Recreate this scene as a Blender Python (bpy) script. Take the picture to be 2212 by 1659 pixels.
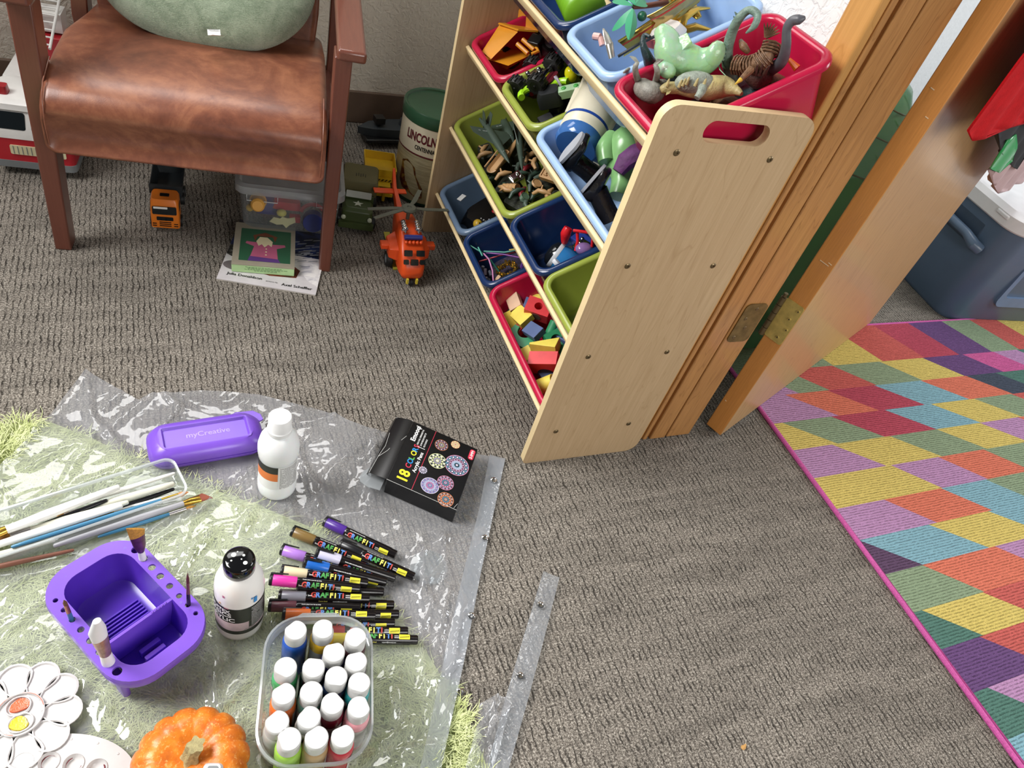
import bpy, bmesh, math, random
from math import sin, cos, pi, radians
from mathutils import Vector, Matrix
from mathutils.geometry import delaunay_2d_cdt
from mathutils import noise as NZ

for o in list(bpy.data.objects):
    bpy.data.objects.remove(o)
SC = bpy.context.scene
COL = SC.collection
random.seed(7)

# ------------------------------------------------------------ camera
CAMLOC = Vector((-0.62539502, -0.80587206, 1.13197271))
RW = ((0.90982898, -0.33374512, 0.24662811),
      (-0.07340193, -0.71436340, -0.69591457),
      (0.40844019, 0.61506027, -0.67444606))
cam = bpy.data.cameras.new('camera')
cam.sensor_fit = 'HORIZONTAL'
cam.sensor_width = 36.0
cam.lens = 1570.9037 / 2212 * 36.0
cam.clip_start = 0.02
cam_ob = bpy.data.objects.new('camera', cam)
COL.objects.link(cam_ob)
X, Y, Z = Vector(RW[0]).normalized(), -Vector(RW[1]).normalized(), -Vector(RW[2]).normalized()
cam_ob.matrix_world = Matrix(((X[0], Y[0], Z[0], CAMLOC[0]), (X[1], Y[1], Z[1], CAMLOC[1]),
                              (X[2], Y[2], Z[2], CAMLOC[2]), (0, 0, 0, 1)))
SC.camera = cam_ob

# ------------------------------------------------------------ daylight, added fills and exposure
SC.view_settings.view_transform = 'Standard'
SC.view_settings.look = 'None'
SC.view_settings.gamma = 1.0
SC.view_settings.exposure = 0.0
SC.view_settings.use_curve_mapping = False
w = bpy.data.worlds.new('room_ambient')
SC.world = w
w.use_nodes = True
w.node_tree.nodes['Background'].inputs[0].default_value = (0.97, 0.985, 1.0, 1)
w.node_tree.nodes['Background'].inputs[1].default_value = 0.13


def area(name, loc, target, sx, sy, power, col):
    l = bpy.data.lights.new(name, 'AREA')
    l.shape = 'RECTANGLE'
    l.size, l.size_y, l.energy, l.color = sx, sy, power, col
    o = bpy.data.objects.new(name, l)
    COL.objects.link(o)
    o.location = loc
    o.rotation_euler = (Vector(target) - Vector(loc)).to_track_quat('-Z', 'Y').to_euler()
    return o


area('window_light', (-2.1, 0.35, 1.95), (-0.25, -0.55, 0.0), 1.2, 1.0, 34, (1.0, 0.985, 0.965)).data.spread = radians(100)
area('high_window_light', (-0.75, 1.38, 1.60), (-0.6, -1.4, 0.6), 1.3, 0.8, 24, (1.0, 0.99, 0.98))
area('front_fill_light', (0.35, -2.3, 1.5), (0.1, 0.0, 0.4), 1.3, 1.0, 34, (1.0, 0.98, 0.95))  # fill added behind the camera for surfaces facing it, not a known window
area('next_room_window_light', (3.7, -0.9, 1.9), (1.4, -0.1, 0.2), 1.4, 1.4, 66, (0.95, 0.975, 1.0))

area('next_room_fill_light', (1.7, 0.5, 2.35), (1.7, 0.5, 0.0), 0.9, 0.9, 16, (1.0, 0.99, 0.97))  # added fill brightening hamper, cooler and far wall, not a ceiling fixture

# ------------------------------------------------------------ helpers: colour and materials


def lin(h):
    r = []
    for i in (16, 8, 0):
        c = ((h >> i) & 255) / 255
        r.append(c / 12.92 if c <= 0.04045 else ((c + 0.055) / 1.055) ** 2.4)
    return (r[0], r[1], r[2], 1)


MATS = {}


def newmat(name):
    m = bpy.data.materials.new(name)
    m.use_nodes = True
    nt = m.node_tree
    return m, nt, nt.nodes['Principled BSDF']


def N(nt, typ, **kw):
    n = nt.nodes.new(typ)
    for k, v in kw.items():
        if k.startswith('i_'):
            n.inputs[int(k[2:])].default_value = v
        else:
            setattr(n, k, v)
    return n


def noise(nt, vec, scale, detail=3, rough=0.55, dist=0.0):
    n = N(nt, 'ShaderNodeTexNoise')
    n.inputs['Scale'].default_value = scale
    n.inputs['Detail'].default_value = detail
    n.inputs['Roughness'].default_value = rough
    n.inputs['Distortion'].default_value = dist
    if vec is not None:
        nt.links.new(vec, n.inputs['Vector'])
    return n.outputs['Fac']


def ocoord(nt, scale=(1, 1, 1)):
    t = N(nt, 'ShaderNodeTexCoord')
    m = N(nt, 'ShaderNodeMapping')
    m.inputs['Scale'].default_value = scale
    nt.links.new(t.outputs['Object'], m.inputs['Vector'])
    return m.outputs['Vector']


def ramp(nt, fac, stops):
    r = N(nt, 'ShaderNodeValToRGB')
    e = r.color_ramp.elements
    while len(e) < len(stops):
        e.new(0.5)
    for i, (p, c) in enumerate(stops):
        e[i].position = p
        e[i].color = c
    nt.links.new(fac, r.inputs[0])
    return r.outputs[0]


def math_(nt, op, a, b=None, clamp=False):
    n = N(nt, 'ShaderNodeMath', operation=op, use_clamp=clamp)
    for i, v in enumerate((a, b)):
        if v is None:
            continue
        if isinstance(v, (int, float)):
            n.inputs[i].default_value = v
        else:
            nt.links.new(v, n.inputs[i])
    return n.outputs[0]


def mixc(nt, fac, a, b, mode='MIX'):
    n = N(nt, 'ShaderNodeMix', data_type='RGBA', blend_type=mode)
    for s, v in ((n.inputs[0], fac), (n.inputs[6], a), (n.inputs[7], b)):
        if isinstance(v, (int, float, tuple)):
            s.default_value = v
        else:
            nt.links.new(v, s)
    return n.outputs[2]


def bump(nt, h, strength, dist, b):
    n = N(nt, 'ShaderNodeBump')
    n.inputs['Strength'].default_value = strength
    n.inputs['Distance'].default_value = dist
    nt.links.new(h, n.inputs['Height'])
    nt.links.new(n.outputs[0], b.inputs['Normal'])


def pm(name, col, rough=0.5, var=0.07, scale=25, bmp=0.0, bscale=200, metal=0.0, coat=0.0, sub=0.0, spec=0.5):
    """plain procedural material: a base colour with a faint noise variation"""
    if name in MATS:
        return MATS[name]
    m, nt, b = newmat(name)
    v = ocoord(nt)
    f = noise(nt, v, scale, 3)
    c = lin(col)
    lo = tuple(x * (1 - var) for x in c[:3]) + (1,)
    hi = tuple(min(1, x * (1 + var)) for x in c[:3]) + (1,)
    nt.links.new(ramp(nt, f, [(0.3, lo), (0.7, hi)]), b.inputs['Base Color'])
    b.inputs['Roughness'].default_value = rough
    b.inputs['Metallic'].default_value = metal
    b.inputs['Coat Weight'].default_value = coat
    b.inputs['Specular IOR Level'].default_value = spec
    if sub:
        b.inputs['Subsurface Weight'].default_value = sub
        b.inputs['Subsurface Scale'].default_value = 0.01
    if bmp:
        bump(nt, noise(nt, v, bscale, 2), bmp, 0.002, b)
    MATS[name] = m
    return m


def clear(name, tint=0xF4F7F8, milk=0.12, gloss=0.9, rough=0.05, milkcol=0xE6EAEC, wr=0.0, wscale=18):
    """thin clear plastic: mostly see-through, a little milky, glossy by angle"""
    if name in MATS:
        return MATS[name]
    m, nt, b = newmat(name)
    nt.nodes.remove(b)
    out = nt.nodes['Material Output']
    tr = N(nt, 'ShaderNodeBsdfTransparent')
    tr.inputs[0].default_value = lin(tint)
    df = N(nt, 'ShaderNodeBsdfDiffuse')
    df.inputs[0].default_value = lin(milkcol)
    gl = N(nt, 'ShaderNodeBsdfAnisotropic')
    gl.inputs['Roughness'].default_value = rough
    gl.inputs['Color'].default_value = (1, 1, 1, 1)
    geo = N(nt, 'ShaderNodeNewGeometry')
    dp = N(nt, 'ShaderNodeVectorMath', operation='DOT_PRODUCT')
    nt.links.new(geo.outputs['Incoming'], dp.inputs[0])
    nt.links.new(geo.outputs['Normal'], dp.inputs[1])
    cs = math_(nt, 'ABSOLUTE', dp.outputs['Value'])
    fres = math_(nt, 'ADD', math_(nt, 'MULTIPLY', math_(nt, 'POWER', math_(nt, 'SUBTRACT', 1.0, cs, True), 5.0), 0.9), 0.06)
    v = ocoord(nt)
    f = noise(nt, v, 9, 3)
    mk = math_(nt, 'MULTIPLY', math_(nt, 'ADD', f, 0.5), milk)
    m1 = N(nt, 'ShaderNodeMixShader')
    nt.links.new(mk, m1.inputs[0])
    nt.links.new(tr.outputs[0], m1.inputs[1])
    tl = N(nt, 'ShaderNodeBsdfTranslucent')
    tl.inputs[0].default_value = lin(milkcol)
    m0 = N(nt, 'ShaderNodeMixShader')
    m0.inputs[0].default_value = 0.4
    nt.links.new(df.outputs[0], m0.inputs[1])
    nt.links.new(tl.outputs[0], m0.inputs[2])
    nt.links.new(m0.outputs[0], m1.inputs[2])
    m2 = N(nt, 'ShaderNodeMixShader')
    nt.links.new(math_(nt, 'MULTIPLY', fres, gloss, True), m2.inputs[0])
    nt.links.new(m1.outputs[0], m2.inputs[1])
    nt.links.new(gl.outputs[0], m2.inputs[2])
    nt.links.new(m2.outputs[0], out.inputs[0])
    if wr:
        r1 = noise(nt, v, wscale, 2, 0.5, 1.2)
        r1 = math_(nt, 'ABSOLUTE', math_(nt, 'SUBTRACT', r1, 0.5))
        r2 = noise(nt, v, wscale * 2.3, 1, 0.5, 0.8)
        r2 = math_(nt, 'ABSOLUTE', math_(nt, 'SUBTRACT', r2, 0.5))
        h = math_(nt, 'ADD', r1, math_(nt, 'MULTIPLY', r2, 0.45))
        bn = N(nt, 'ShaderNodeBump')
        bn.inputs['Strength'].default_value = wr
        bn.inputs['Distance'].default_value = 0.02
        nt.links.new(h, bn.inputs['Height'])
        nt.links.new(bn.outputs[0], gl.inputs['Normal'])
        nt.links.new(bn.outputs[0], dp.inputs[1])
    MATS[name] = m
    return m


def wood(name, base, dark, rough=0.4, axis='Z', scale=1.0, coat=0.0, lines=0.6):
    if name in MATS:
        return MATS[name]
    m, nt, b = newmat(name)
    st = {'Z': (9, 9, 0.9), 'X': (0.9, 9, 9), 'Y': (9, 0.9, 9)}[axis]
    v = ocoord(nt, tuple(s * scale for s in st))
    big = noise(nt, v, 2.2, 3, 0.5, 0.6)
    rings = N(nt, 'ShaderNodeMath', operation='FRACT')
    nt.links.new(math_(nt, 'MULTIPLY', big, 9.0), rings.inputs[0])
    r1 = ramp(nt, rings.outputs[0], [(0.0, (0, 0, 0, 1)), (0.06, (1, 1, 1, 1)), (0.12, (0.25, 0.25, 0.25, 1)), (0.5, (0, 0, 0, 1))])
    st2 = tuple(s * scale * (7 if s > 5 else 2) for s in st)
    fine = noise(nt, ocoord(nt, st2), 3.0, 4, 0.72)
    c0 = mixc(nt, math_(nt, 'MULTIPLY', r1, lines), lin(base), lin(dark))
    c1 = mixc(nt, ramp(nt, fine, [(0.35, (0.5, 0.5, 0.5, 1)), (0.7, (0, 0, 0, 1))]), c0, lin(dark))
    c1b = mixc(nt, 0.75, c0, c1)
    nt.links.new(c1b, b.inputs['Base Color'])
    b.inputs['Roughness'].default_value = rough
    b.inputs['Coat Weight'].default_value = coat
    b.inputs['Coat Roughness'].default_value = 0.12
    MATS[name] = m
    return m


# ------------------------------------------------------------ helpers: geometry
def T(x, y, z):
    return Matrix.Translation((x, y, z))


def R(a, ax):
    return Matrix.Rotation(radians(a), 4, ax)


def basis(u, v, w_, o=(0, 0, 0)):
    return Matrix(((u[0], v[0], w_[0], o[0]), (u[1], v[1], w_[1], o[1]), (u[2], v[2], w_[2], o[2]), (0, 0, 0, 1)))


def along(p, q, up=(0, 0, 1)):
    """frame at p whose local x runs to q"""
    p, q, up = Vector(p), Vector(q), Vector(up)
    u = (q - p).normalized()
    v = up.cross(u).normalized()
    return basis(u, v, u.cross(v), p)


class MB:
    def __init__(s):
        s.v, s.f, s.m = [], [], []

    def add(s, vs, fs, mi=0, M=None):
        o = len(s.v)
        if M is not None:
            vs = [M @ Vector(v) for v in vs]
        s.v += [tuple(v) for v in vs]
        s.f += [tuple(i + o for i in f) for f in fs]
        s.m += [mi] * len(fs)
        return s

    def box(s, c, sz, mi=0, M=None):
        x, y, z = [q / 2 for q in sz]
        vs = [(c[0] + a * x, c[1] + b * y, c[2] + d * z) for a in (-1, 1) for b in (-1, 1) for d in (-1, 1)]
        return s.add(vs, [(0, 1, 3, 2), (4, 6, 7, 5), (0, 4, 5, 1), (2, 3, 7, 6), (0, 2, 6, 4), (1, 5, 7, 3)], mi, M)

    def loft(s, loops, mi=0, M=None, cap0=True, cap1=True, close=True):
        n = len(loops[0])
        vs = [p for L in loops for p in L]
        fs = []
        for k in range(len(loops) - 1):
            for i in range(n if close else n - 1):
                j = (i + 1) % n
                fs.append((k * n + i, k * n + j, (k + 1) * n + j, (k + 1) * n + i))
        if cap0:
            fs.append(tuple(reversed(range(n))))
        if cap1:
            fs.append(tuple(range((len(loops) - 1) * n, len(loops) * n)))
        return s.add(vs, fs, mi, M)

    def lathe(s, prof, n=32, mi=0, M=None, cap0=True, cap1=True):
        return s.loft([[(r * cos(2 * pi * i / n), r * sin(2 * pi * i / n), z) for i in range(n)] for r, z in prof], mi, M, cap0, cap1)

    def cyl(s, p, q, r0, r1=None, n=16, mi=0):
        r1 = r0 if r1 is None else r1
        L = (Vector(q) - Vector(p)).length
        d = (Vector(q) - Vector(p)).normalized()
        up = Vector((0, 0, 1)) if abs(d.z) < 0.95 else Vector((1, 0, 0))
        u = up.cross(d).normalized()
        return s.lathe([(r0, 0), (r1, L)], n, mi, basis(u, d.cross(u), d, p))

    def tube(s, pts, r, n=10, mi=0, M=None, close=False, flat=1.0):
        pts = [Vector(p) for p in pts]
        k = len(pts)
        rr = r if isinstance(r, (list, tuple)) else [r] * k
        loops = []
        u = None
        for i in range(k):
            if close:
                d = (pts[(i + 1) % k] - pts[i - 1]).normalized()
            else:
                d = (pts[min(i + 1, k - 1)] - pts[max(i - 1, 0)]).normalized()
            if u is None:
                a = Vector((0, 0, 1)) if abs(d.z) < 0.9 else Vector((1, 0, 0))
                u = a.cross(d).normalized()
            u = (u - d * u.dot(d)).normalized()
            v = d.cross(u)
            loops.append([pts[i] + (u * cos(2 * pi * j / n) + v * sin(2 * pi * j / n) * flat) * rr[i] for j in range(n)])
        if close:
            loops.append(loops[0])
        return s.loft(loops, mi, M, not close, not close)

    def ball(s, c, r, n=20, mi=0, M=None):
        r = r if isinstance(r, (tuple, list)) else (r, r, r)
        m_ = n // 2
        loops = []
        for k in range(1, m_):
            a = pi * k / m_
            loops.append([(c[0] + r[0] * sin(a) * cos(2 * pi * i / n), c[1] + r[1] * sin(a) * sin(2 * pi * i / n), c[2] - r[2] * cos(a)) for i in range(n)])
        return s.loft(loops, mi, M)

    def prism(s, poly, z0, z1, mi=0, M=None):
        return s.loft([[(p[0], p[1], z0) for p in poly], [(p[0], p[1], z1) for p in poly]], mi, M)

    def plate(s, outer, holes, z0, z1, mi=0, mside=None, M=None, extra=()):
        """flat plate with real holes"""
        mside = mi if mside is None else mside
        pts, edges, base = [], [], 0
        for lp in [outer] + list(holes):
            pts += [Vector((p[0], p[1])) for p in lp]
            edges += [(base + i, base + (i + 1) % len(lp)) for i in range(len(lp))]
            base += len(lp)
        pts += [Vector(e) for e in extra]
        r = delaunay_2d_cdt(pts, edges, [], 0, 1e-7)
        vs, fs = r[0], r[2]
        keep = []
        for f in fs:
            c = sum((vs[i] for i in f), Vector((0, 0))) / len(f)
            if inside(c, outer) and not any(inside(c, h) for h in holes):
                keep.append(f)
        s.add([(p.x, p.y, z1) for p in vs], keep, mi, M)
        if z0 is not None:
            s.add([(p.x, p.y, z0) for p in vs], [tuple(reversed(f)) for f in keep], mi, M)
            for lp in [outer] + list(holes):
                n = len(lp)
                s.add([(p[0], p[1], z0) for p in lp] + [(p[0], p[1], z1) for p in lp],
                      [(i, (i + 1) % n, n + (i + 1) % n, n + i) for i in range(n)], mside, M)
        return s

    def text(s, string, size, mi=0, M=None, bold=0.0, wrap=None, align='LEFT', sx=1.0):
        vs, fs = text_geo(string, bold, align)
        vs = [Vector((v[0] * size * sx, v[1] * size, 0)) for v in vs]
        if wrap:
            vs = [Vector((wrap * sin(v.x / wrap), -wrap * cos(v.x / wrap), v.y)) for v in vs]
        return s.add(vs, fs, mi, M)

    def build(s, name, mats, parent=None, smooth=35, bev=0.0, seg=2, label=None, loc=None, sub=0):
        me = bpy.data.meshes.new(name)
        me.from_pydata(s.v, [], s.f)
        mats = mats if isinstance(mats, (list, tuple)) else [mats]
        for m in mats:
            me.materials.append(m)
        if len(mats) > 1:
            me.polygons.foreach_set('material_index', s.m)
        me.update()
        if smooth:
            me.polygons.foreach_set('use_smooth', [True] * len(me.polygons))
            if smooth < 180:
                me.set_sharp_from_angle(angle=radians(smooth))
        o = bpy.data.objects.new(name, me)
        COL.objects.link(o)
        if parent is not None:
            o.parent = parent
        if loc is not None:
            o.matrix_local = loc
        if bev:
            b = o.modifiers.new('bevel', 'BEVEL')
            b.width = bev
            b.segments = seg
            b.limit_method = 'ANGLE'
            b.angle_limit = radians(40)
            b.harden_normals = False
        if sub:
            b = o.modifiers.new('subdivision', 'SUBSURF')
            b.levels = b.render_levels = sub
        if label:
            o['label'] = label
        return o


def inside(p, poly):
    x, y, c = p[0], p[1], False
    n = len(poly)
    for i in range(n):
        x1, y1, x2, y2 = poly[i][0], poly[i][1], poly[i - 1][0], poly[i - 1][1]
        if (y1 > y) != (y2 > y) and x < (x2 - x1) * (y - y1) / (y2 - y1) + x1:
            c = not c
    return c


TG = {}


def text_geo(string, bold, align):
    k = (string, bold, align)
    if k not in TG:
        cu = bpy.data.curves.new('lettering', 'FONT')
        cu.body = string
        cu.offset = bold
        cu.align_x = align
        cu.resolution_u = 3
        o = bpy.data.objects.new('lettering', cu)
        COL.objects.link(o)
        dg = bpy.context.evaluated_depsgraph_get()
        me = bpy.data.meshes.new_from_object(o.evaluated_get(dg))
        TG[k] = ([tuple(v.co) for v in me.vertices], [tuple(p.vertices) for p in me.polygons])
        bpy.data.objects.remove(o)
        bpy.data.meshes.remove(me)
    return TG[k]


def fine_text(string, bold, align, n=10):
    """lettering sliced into thin rows so that it can follow a round surface"""
    k = (string, bold, align, n)
    if k not in TG:
        vs, fs = text_geo(string, bold, align)
        bm = bmesh.new()
        bv = [bm.verts.new(v) for v in vs]
        for f in fs:
            try:
                bm.faces.new([bv[i] for i in f])
            except ValueError:
                pass
        for i in range(1, n):
            bmesh.ops.bisect_plane(bm, geom=bm.verts[:] + bm.edges[:] + bm.faces[:], plane_co=(0, -.2 + i * 1.1 / n, 0), plane_no=(0, 1, 0))
        bm.verts.index_update()
        TG[k] = ([tuple(v.co) for v in bm.verts], [tuple(v.index for v in f.verts) for f in bm.faces])
        bm.free()
    return TG[k]


def rrect(w_, d, r, n=6, cx=0, cy=0):
    """rounded rectangle outline, counter-clockwise"""
    r = min(r, w_ / 2 - 1e-4, d / 2 - 1e-4)
    out = []
    for sx, sy, a0 in ((1, 1, 0), (-1, 1, 90), (-1, -1, 180), (1, -1, 270)):
        for i in range(n + 1):
            a = radians(a0 + 90 * i / n)
            out.append((cx + sx * (w_ / 2 - r) + r * cos(a), cy + sy * (d / 2 - r) + r * sin(a)))
    return out


def circ(cx, cy, r, n=20, ry=None):
    ry = r if ry is None else ry
    return [(cx + r * cos(2 * pi * i / n), cy + ry * sin(2 * pi * i / n)) for i in range(n)]


def lift(loop, z):
    return [(p[0], p[1], z) for p in loop]


def thing(name, label, cat, M=None, group=None, kind=None):
    o = bpy.data.objects.new(name, None)
    o.empty_display_size = 0.02
    COL.objects.link(o)
    if M is not None:
        o.matrix_world = M if isinstance(M, Matrix) else T(*M)
    return tag(o, label, cat, group, kind)


def tag(o, label, cat=None, group=None, kind=None):
    if label:
        o['label'] = label
    if cat:
        o['category'] = cat
    if group:
        o['group'] = group
    if kind:
        o['kind'] = kind
    return o


def struct(o, label=None):
    o['kind'] = 'structure'
    if label:
        o['label'] = label
    return o


def at(p, a=0.0):
    return T(*p) @ R(a, 'Z')


# plain palette
BLACK = pm('black_plastic', 0x141414, 0.35)
WHITE = pm('white_plastic', 0xECECEA, 0.35)
DKRUBBER = pm('black_rubber', 0x18181A, 0.6)
CHROME = pm('chrome', 0xD8D8D8, 0.12, metal=1.0)
GREYP = pm('grey_plastic', 0x7E8284, 0.45)

# ------------------------------------------------------------ setting: floor, walls, trim
WAY = 1.4423        # wall behind the armchair
WBX = 0.31         # wall behind the shelf, with the doorway


def carpet_mat():
    m, nt, b = newmat('looped_carpet')
    t = N(nt, 'ShaderNodeTexCoord')
    mp = N(nt, 'ShaderNodeMapping')
    nt.links.new(t.outputs['Object'], mp.inputs['Vector'])
    v = mp.outputs['Vector']
    sx = N(nt, 'ShaderNodeSeparateXYZ')
    nt.links.new(v, sx.inputs[0])
    wob = noise(nt, v, 55, 2)
    wob2 = noise(nt, v, 9, 2)
    x = math_(nt, 'ADD', sx.outputs[0], math_(nt, 'MULTIPLY', wob, 0.012))
    x = math_(nt, 'ADD', x, math_(nt, 'MULTIPLY', wob2, 0.008))
    rib = math_(nt, 'ADD', math_(nt, 'MULTIPLY', math_(nt, 'SINE', math_(nt, 'MULTIPLY', x, 2 * pi / 0.0108)), 0.5), 0.5)
    mp2 = N(nt, 'ShaderNodeMapping')
    mp2.inputs['Scale'].default_value = (75, 42, 1)
    nt.links.new(t.outputs['Object'], mp2.inputs['Vector'])
    dash = noise(nt, mp2.outputs['Vector'], 1.0, 1, 0.4)
    dash = ramp(nt, dash, [(0.40, (0.30, 0.30, 0.30, 1)), (0.56, (1, 1, 1, 1))])
    mp3 = N(nt, 'ShaderNodeMapping')
    mp3.inputs['Scale'].default_value = (3.5, 21, 1)
    nt.links.new(t.outputs['Object'], mp3.inputs['Vector'])
    band = noise(nt, mp3.outputs['Vector'], 1.0, 3, 0.6, 0.6)
    band = ramp(nt, band, [(0.32, (0.70, 0.70, 0.70, 1)), (0.66, (1, 1, 1, 1))])
    gap = ramp(nt, rib, [(0.0, (1, 1, 1, 1)), (0.30, (0, 0, 0, 1))])
    mp4 = N(nt, 'ShaderNodeMapping')
    mp4.inputs['Scale'].default_value = (9, 62, 1)
    nt.links.new(t.outputs['Object'], mp4.inputs['Vector'])
    row = ramp(nt, noise(nt, mp4.outputs['Vector'], 1.0, 2, 0.5, 0.4), [(0.38, (0.45, 0.45, 0.45, 1)), (0.56, (1, 1, 1, 1))])
    gap = math_(nt, 'MULTIPLY', math_(nt, 'MULTIPLY', gap, dash), row)
    yarn = noise(nt, v, 300, 3, 0.8)
    yarn2 = noise(nt, v, 700, 2, 0.7)
    y = math_(nt, 'ADD', math_(nt, 'MULTIPLY', yarn, 0.65), math_(nt, 'MULTIPLY', yarn2, 0.35))
    c = ramp(nt, y, [(0.38, lin(0x302B26)), (0.47, lin(0x706961)), (0.54, lin(0x9F978C)), (0.63, lin(0xDDD6CA))])
    c = mixc(nt, 1.0, c, band, 'MULTIPLY')
    c = mixc(nt, math_(nt, 'MULTIPLY', gap, 0.85), c, lin(0x2E2A26))
    nt.links.new(c, b.inputs['Base Color'])
    b.inputs['Roughness'].default_value = 0.95
    b.inputs['Specular IOR Level'].default_value = 0.15
    h = math_(nt, 'SUBTRACT', math_(nt, 'MULTIPLY', y, 0.8), math_(nt, 'MULTIPLY', gap, 0.9))
    bump(nt, h, 0.9, 0.004, b)
    return m


def wall_mat(name, col, bs=0.45):
    m, nt, b = newmat(name)
    v = ocoord(nt)
    f = noise(nt, v, 70, 4, 0.6)
    c = lin(col)
    nt.links.new(ramp(nt, f, [(0.3, tuple(x * 0.93 for x in c[:3]) + (1,)), (0.7, c)]), b.inputs['Base Color'])
    b.inputs['Roughness'].default_value = 0.85
    h = ramp(nt, noise(nt, v, 60, 3, 0.5, 1.0), [(0.42, (0, 0, 0, 1)), (0.58, (1, 1, 1, 1))])
    bump(nt, h, bs, 0.003, b)
    return m


CARPET = carpet_mat()
WALLM = wall_mat('orange_peel_wall', 0xE2DACB)
WALLW = wall_mat('white_wall', 0xECECEA)
struct(MB().box((0.6, 0.2, -0.03), (6.2, 5.4, 0.06)).build('floor', CARPET, smooth=0))
struct(MB().box(((-2.5 + WBX) / 2, WAY + 0.06, 1.2), (WBX + 2.5, 0.12, 2.4)).build('wall_back', WALLM, smooth=0))
struct(MB().box((WBX + 0.065, (0.04 + WAY + 0.12) / 2, 1.2), (0.128, WAY + 0.08, 2.4)).build('wall_right', WALLW, smooth=0))
struct(MB().box((1.9, 1.32, 1.2), (2.87, 0.12, 2.4)).build('wall_far', wall_mat('next_room_wall', 0xE4E8EA, 0.12), smooth=0))
BB = pm('taupe_baseboard', 0x6A5647, 0.6, bmp=0.1)
struct(MB().box(((-2.5 + WBX) / 2, WAY - 0.006, 0.052), (WBX + 2.5, 0.012, 0.104)).build('baseboard_back', BB, bev=0.003))
OAK = wood('varnished_oak', 0xC08A50, 0x8A5A2C, 0.35, 'Z', 1.3, 0.5, 0.55)
OAKL = wood('casing_oak', 0xD09A58, 0xA97638, 0.35, 'Z', 1.0, 0.5, 0.4)
struct(MB().box((0.302, 0.052, 1.05), (0.018, 0.056, 2.1)).build('trim_1', OAKL, bev=0.004))
jm = MB().box((0.374, 0.037, 1.05), (0.134, 0.014, 2.1))
jm.box((0.317, 0.028, 1.05), (0.012, 0.012, 2.1)).box((0.351, 0.027, 1.05), (0.042, 0.012, 2.1)).box((0.409, 0.028, 1.05), (0.066, 0.012, 2.1))
struct(jm.build('trim_2', OAK, bev=0.0025))

# ------------------------------------------------------------ the open door
DP = Vector((0.514, -0.001, 0))
dth = radians(23.41)
DM = T(*DP) @ Matrix.Rotation(dth, 4, 'Z')
DOORF = wood('door_veneer', 0xC79E6E, 0x8A6640, 0.42, 'Z', 1.1, 0.2, 0.4)
DOORE = wood('door_edge', 0xDE964A, 0xB06F2E, 0.5, 'Z', 2.0, 0.3, 0.2)
door = struct(thing('door_1', None, None, DM))
door['label'] = 'glossy wooden door standing open into the next room'
s = MB()
s.box((0.4445, 0.0215, 1.02), (0.889, 0.043, 2.02))
s.m = [1 if i == 0 else 0 for i in range(6)]
s.build('door_slab', [DOORF, DOORE], door, bev=0.002)
MBRASS = pm('worn_brass', 0xCDB568, 0.38, 0.2, 60, metal=0.45)
DKB = pm('dark_bronze', 0x7A6A4E, 0.4, metal=0.8)
hz = 0.35
hg = MB()
hg.prism(rrect(0.10, 0.043, 0.006), -0.0012, 0.0012, 0, basis((0, 0, 1), (0, 1, 0), (-1, 0, 0), (-0.0012, 0.0225, hz)))
hinge = hg.build('hinge', MBRASS, door, label='brass hinge leaf on the door edge')
kn = MB()
for i in range(5):
    kn.cyl((-0.007, 0.048, hz - 0.05 + i * 0.02), (-0.007, 0.048, hz - 0.0315 + i * 0.02), 0.0062)
kn.cyl((-0.007, 0.048, hz + 0.05), (-0.007, 0.048, hz + 0.058), 0.0045)
kn.build('knuckle', DKB, hinge)
for y_, z_, l_ in ((.020, .50, .020), (.010, .505, .008), (.012, .80, .006), (.030, .84, .007), (.034, .10, .004)):
    MB().tube([(-.0004, y_ - l_ / 2, z_), (-.0007, y_, z_ + .0006), (-.0004, y_ + l_ / 2, z_ + .001)], .0009, 6).build('scuff_mark', pm('bare_wood_scuff', 0xE8CFA8, .7), door)
for dz, dy in ((-0.037, 0.016), (-0.012, 0.009), (0.012, 0.016), (0.037, 0.009)):
    k = MB().lathe([(0.0042, 0), (0.0036, 0.0012)], 14, 0, basis((0, 1, 0), (0, 0, -1), (-1, 0, 0), (-0.0024, dy, hz + dz)))
    k.box((0, 0, 0.0013), (0.005, 0.0009, 0.0004), 1, basis((0, 1, 0), (0, 0, -1), (-1, 0, 0), (-0.0024, dy, hz + dz)))
    k.box((0, 0, 0.0013), (0.0009, 0.005, 0.0004), 1, basis((0, 1, 0), (0, 0, -1), (-1, 0, 0), (-0.0024, dy, hz + dz)))
    k.build('screw', [MBRASS, BLACK], hinge)
jl = struct(MB().prism(rrect(0.10, 0.055, 0.012), 0, 0.002, 0, basis((0, 0, 1), (1, 0, 0), (0, -1, 0), (0.408, 0.0215, hz))).build('trim_3', pm('jamb_hinge_leaf', 0x8A7A50, 0.4, 0.25, 60, metal=0.8)))
for dz, dx in ((-0.037, -0.014), (-0.012, 0.0), (0.012, -0.012), (0.037, 0.002)):
    MB().lathe([(0.0042, 0), (0.0034, 0.001)], 14, 0, basis((0, 0, 1), (1, 0, 0), (0, -1, 0), (0.408 + dx, 0.0197, hz + dz))).build('screw', DKB, jl)

# ------------------------------------------------------------ patchwork rug


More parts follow.
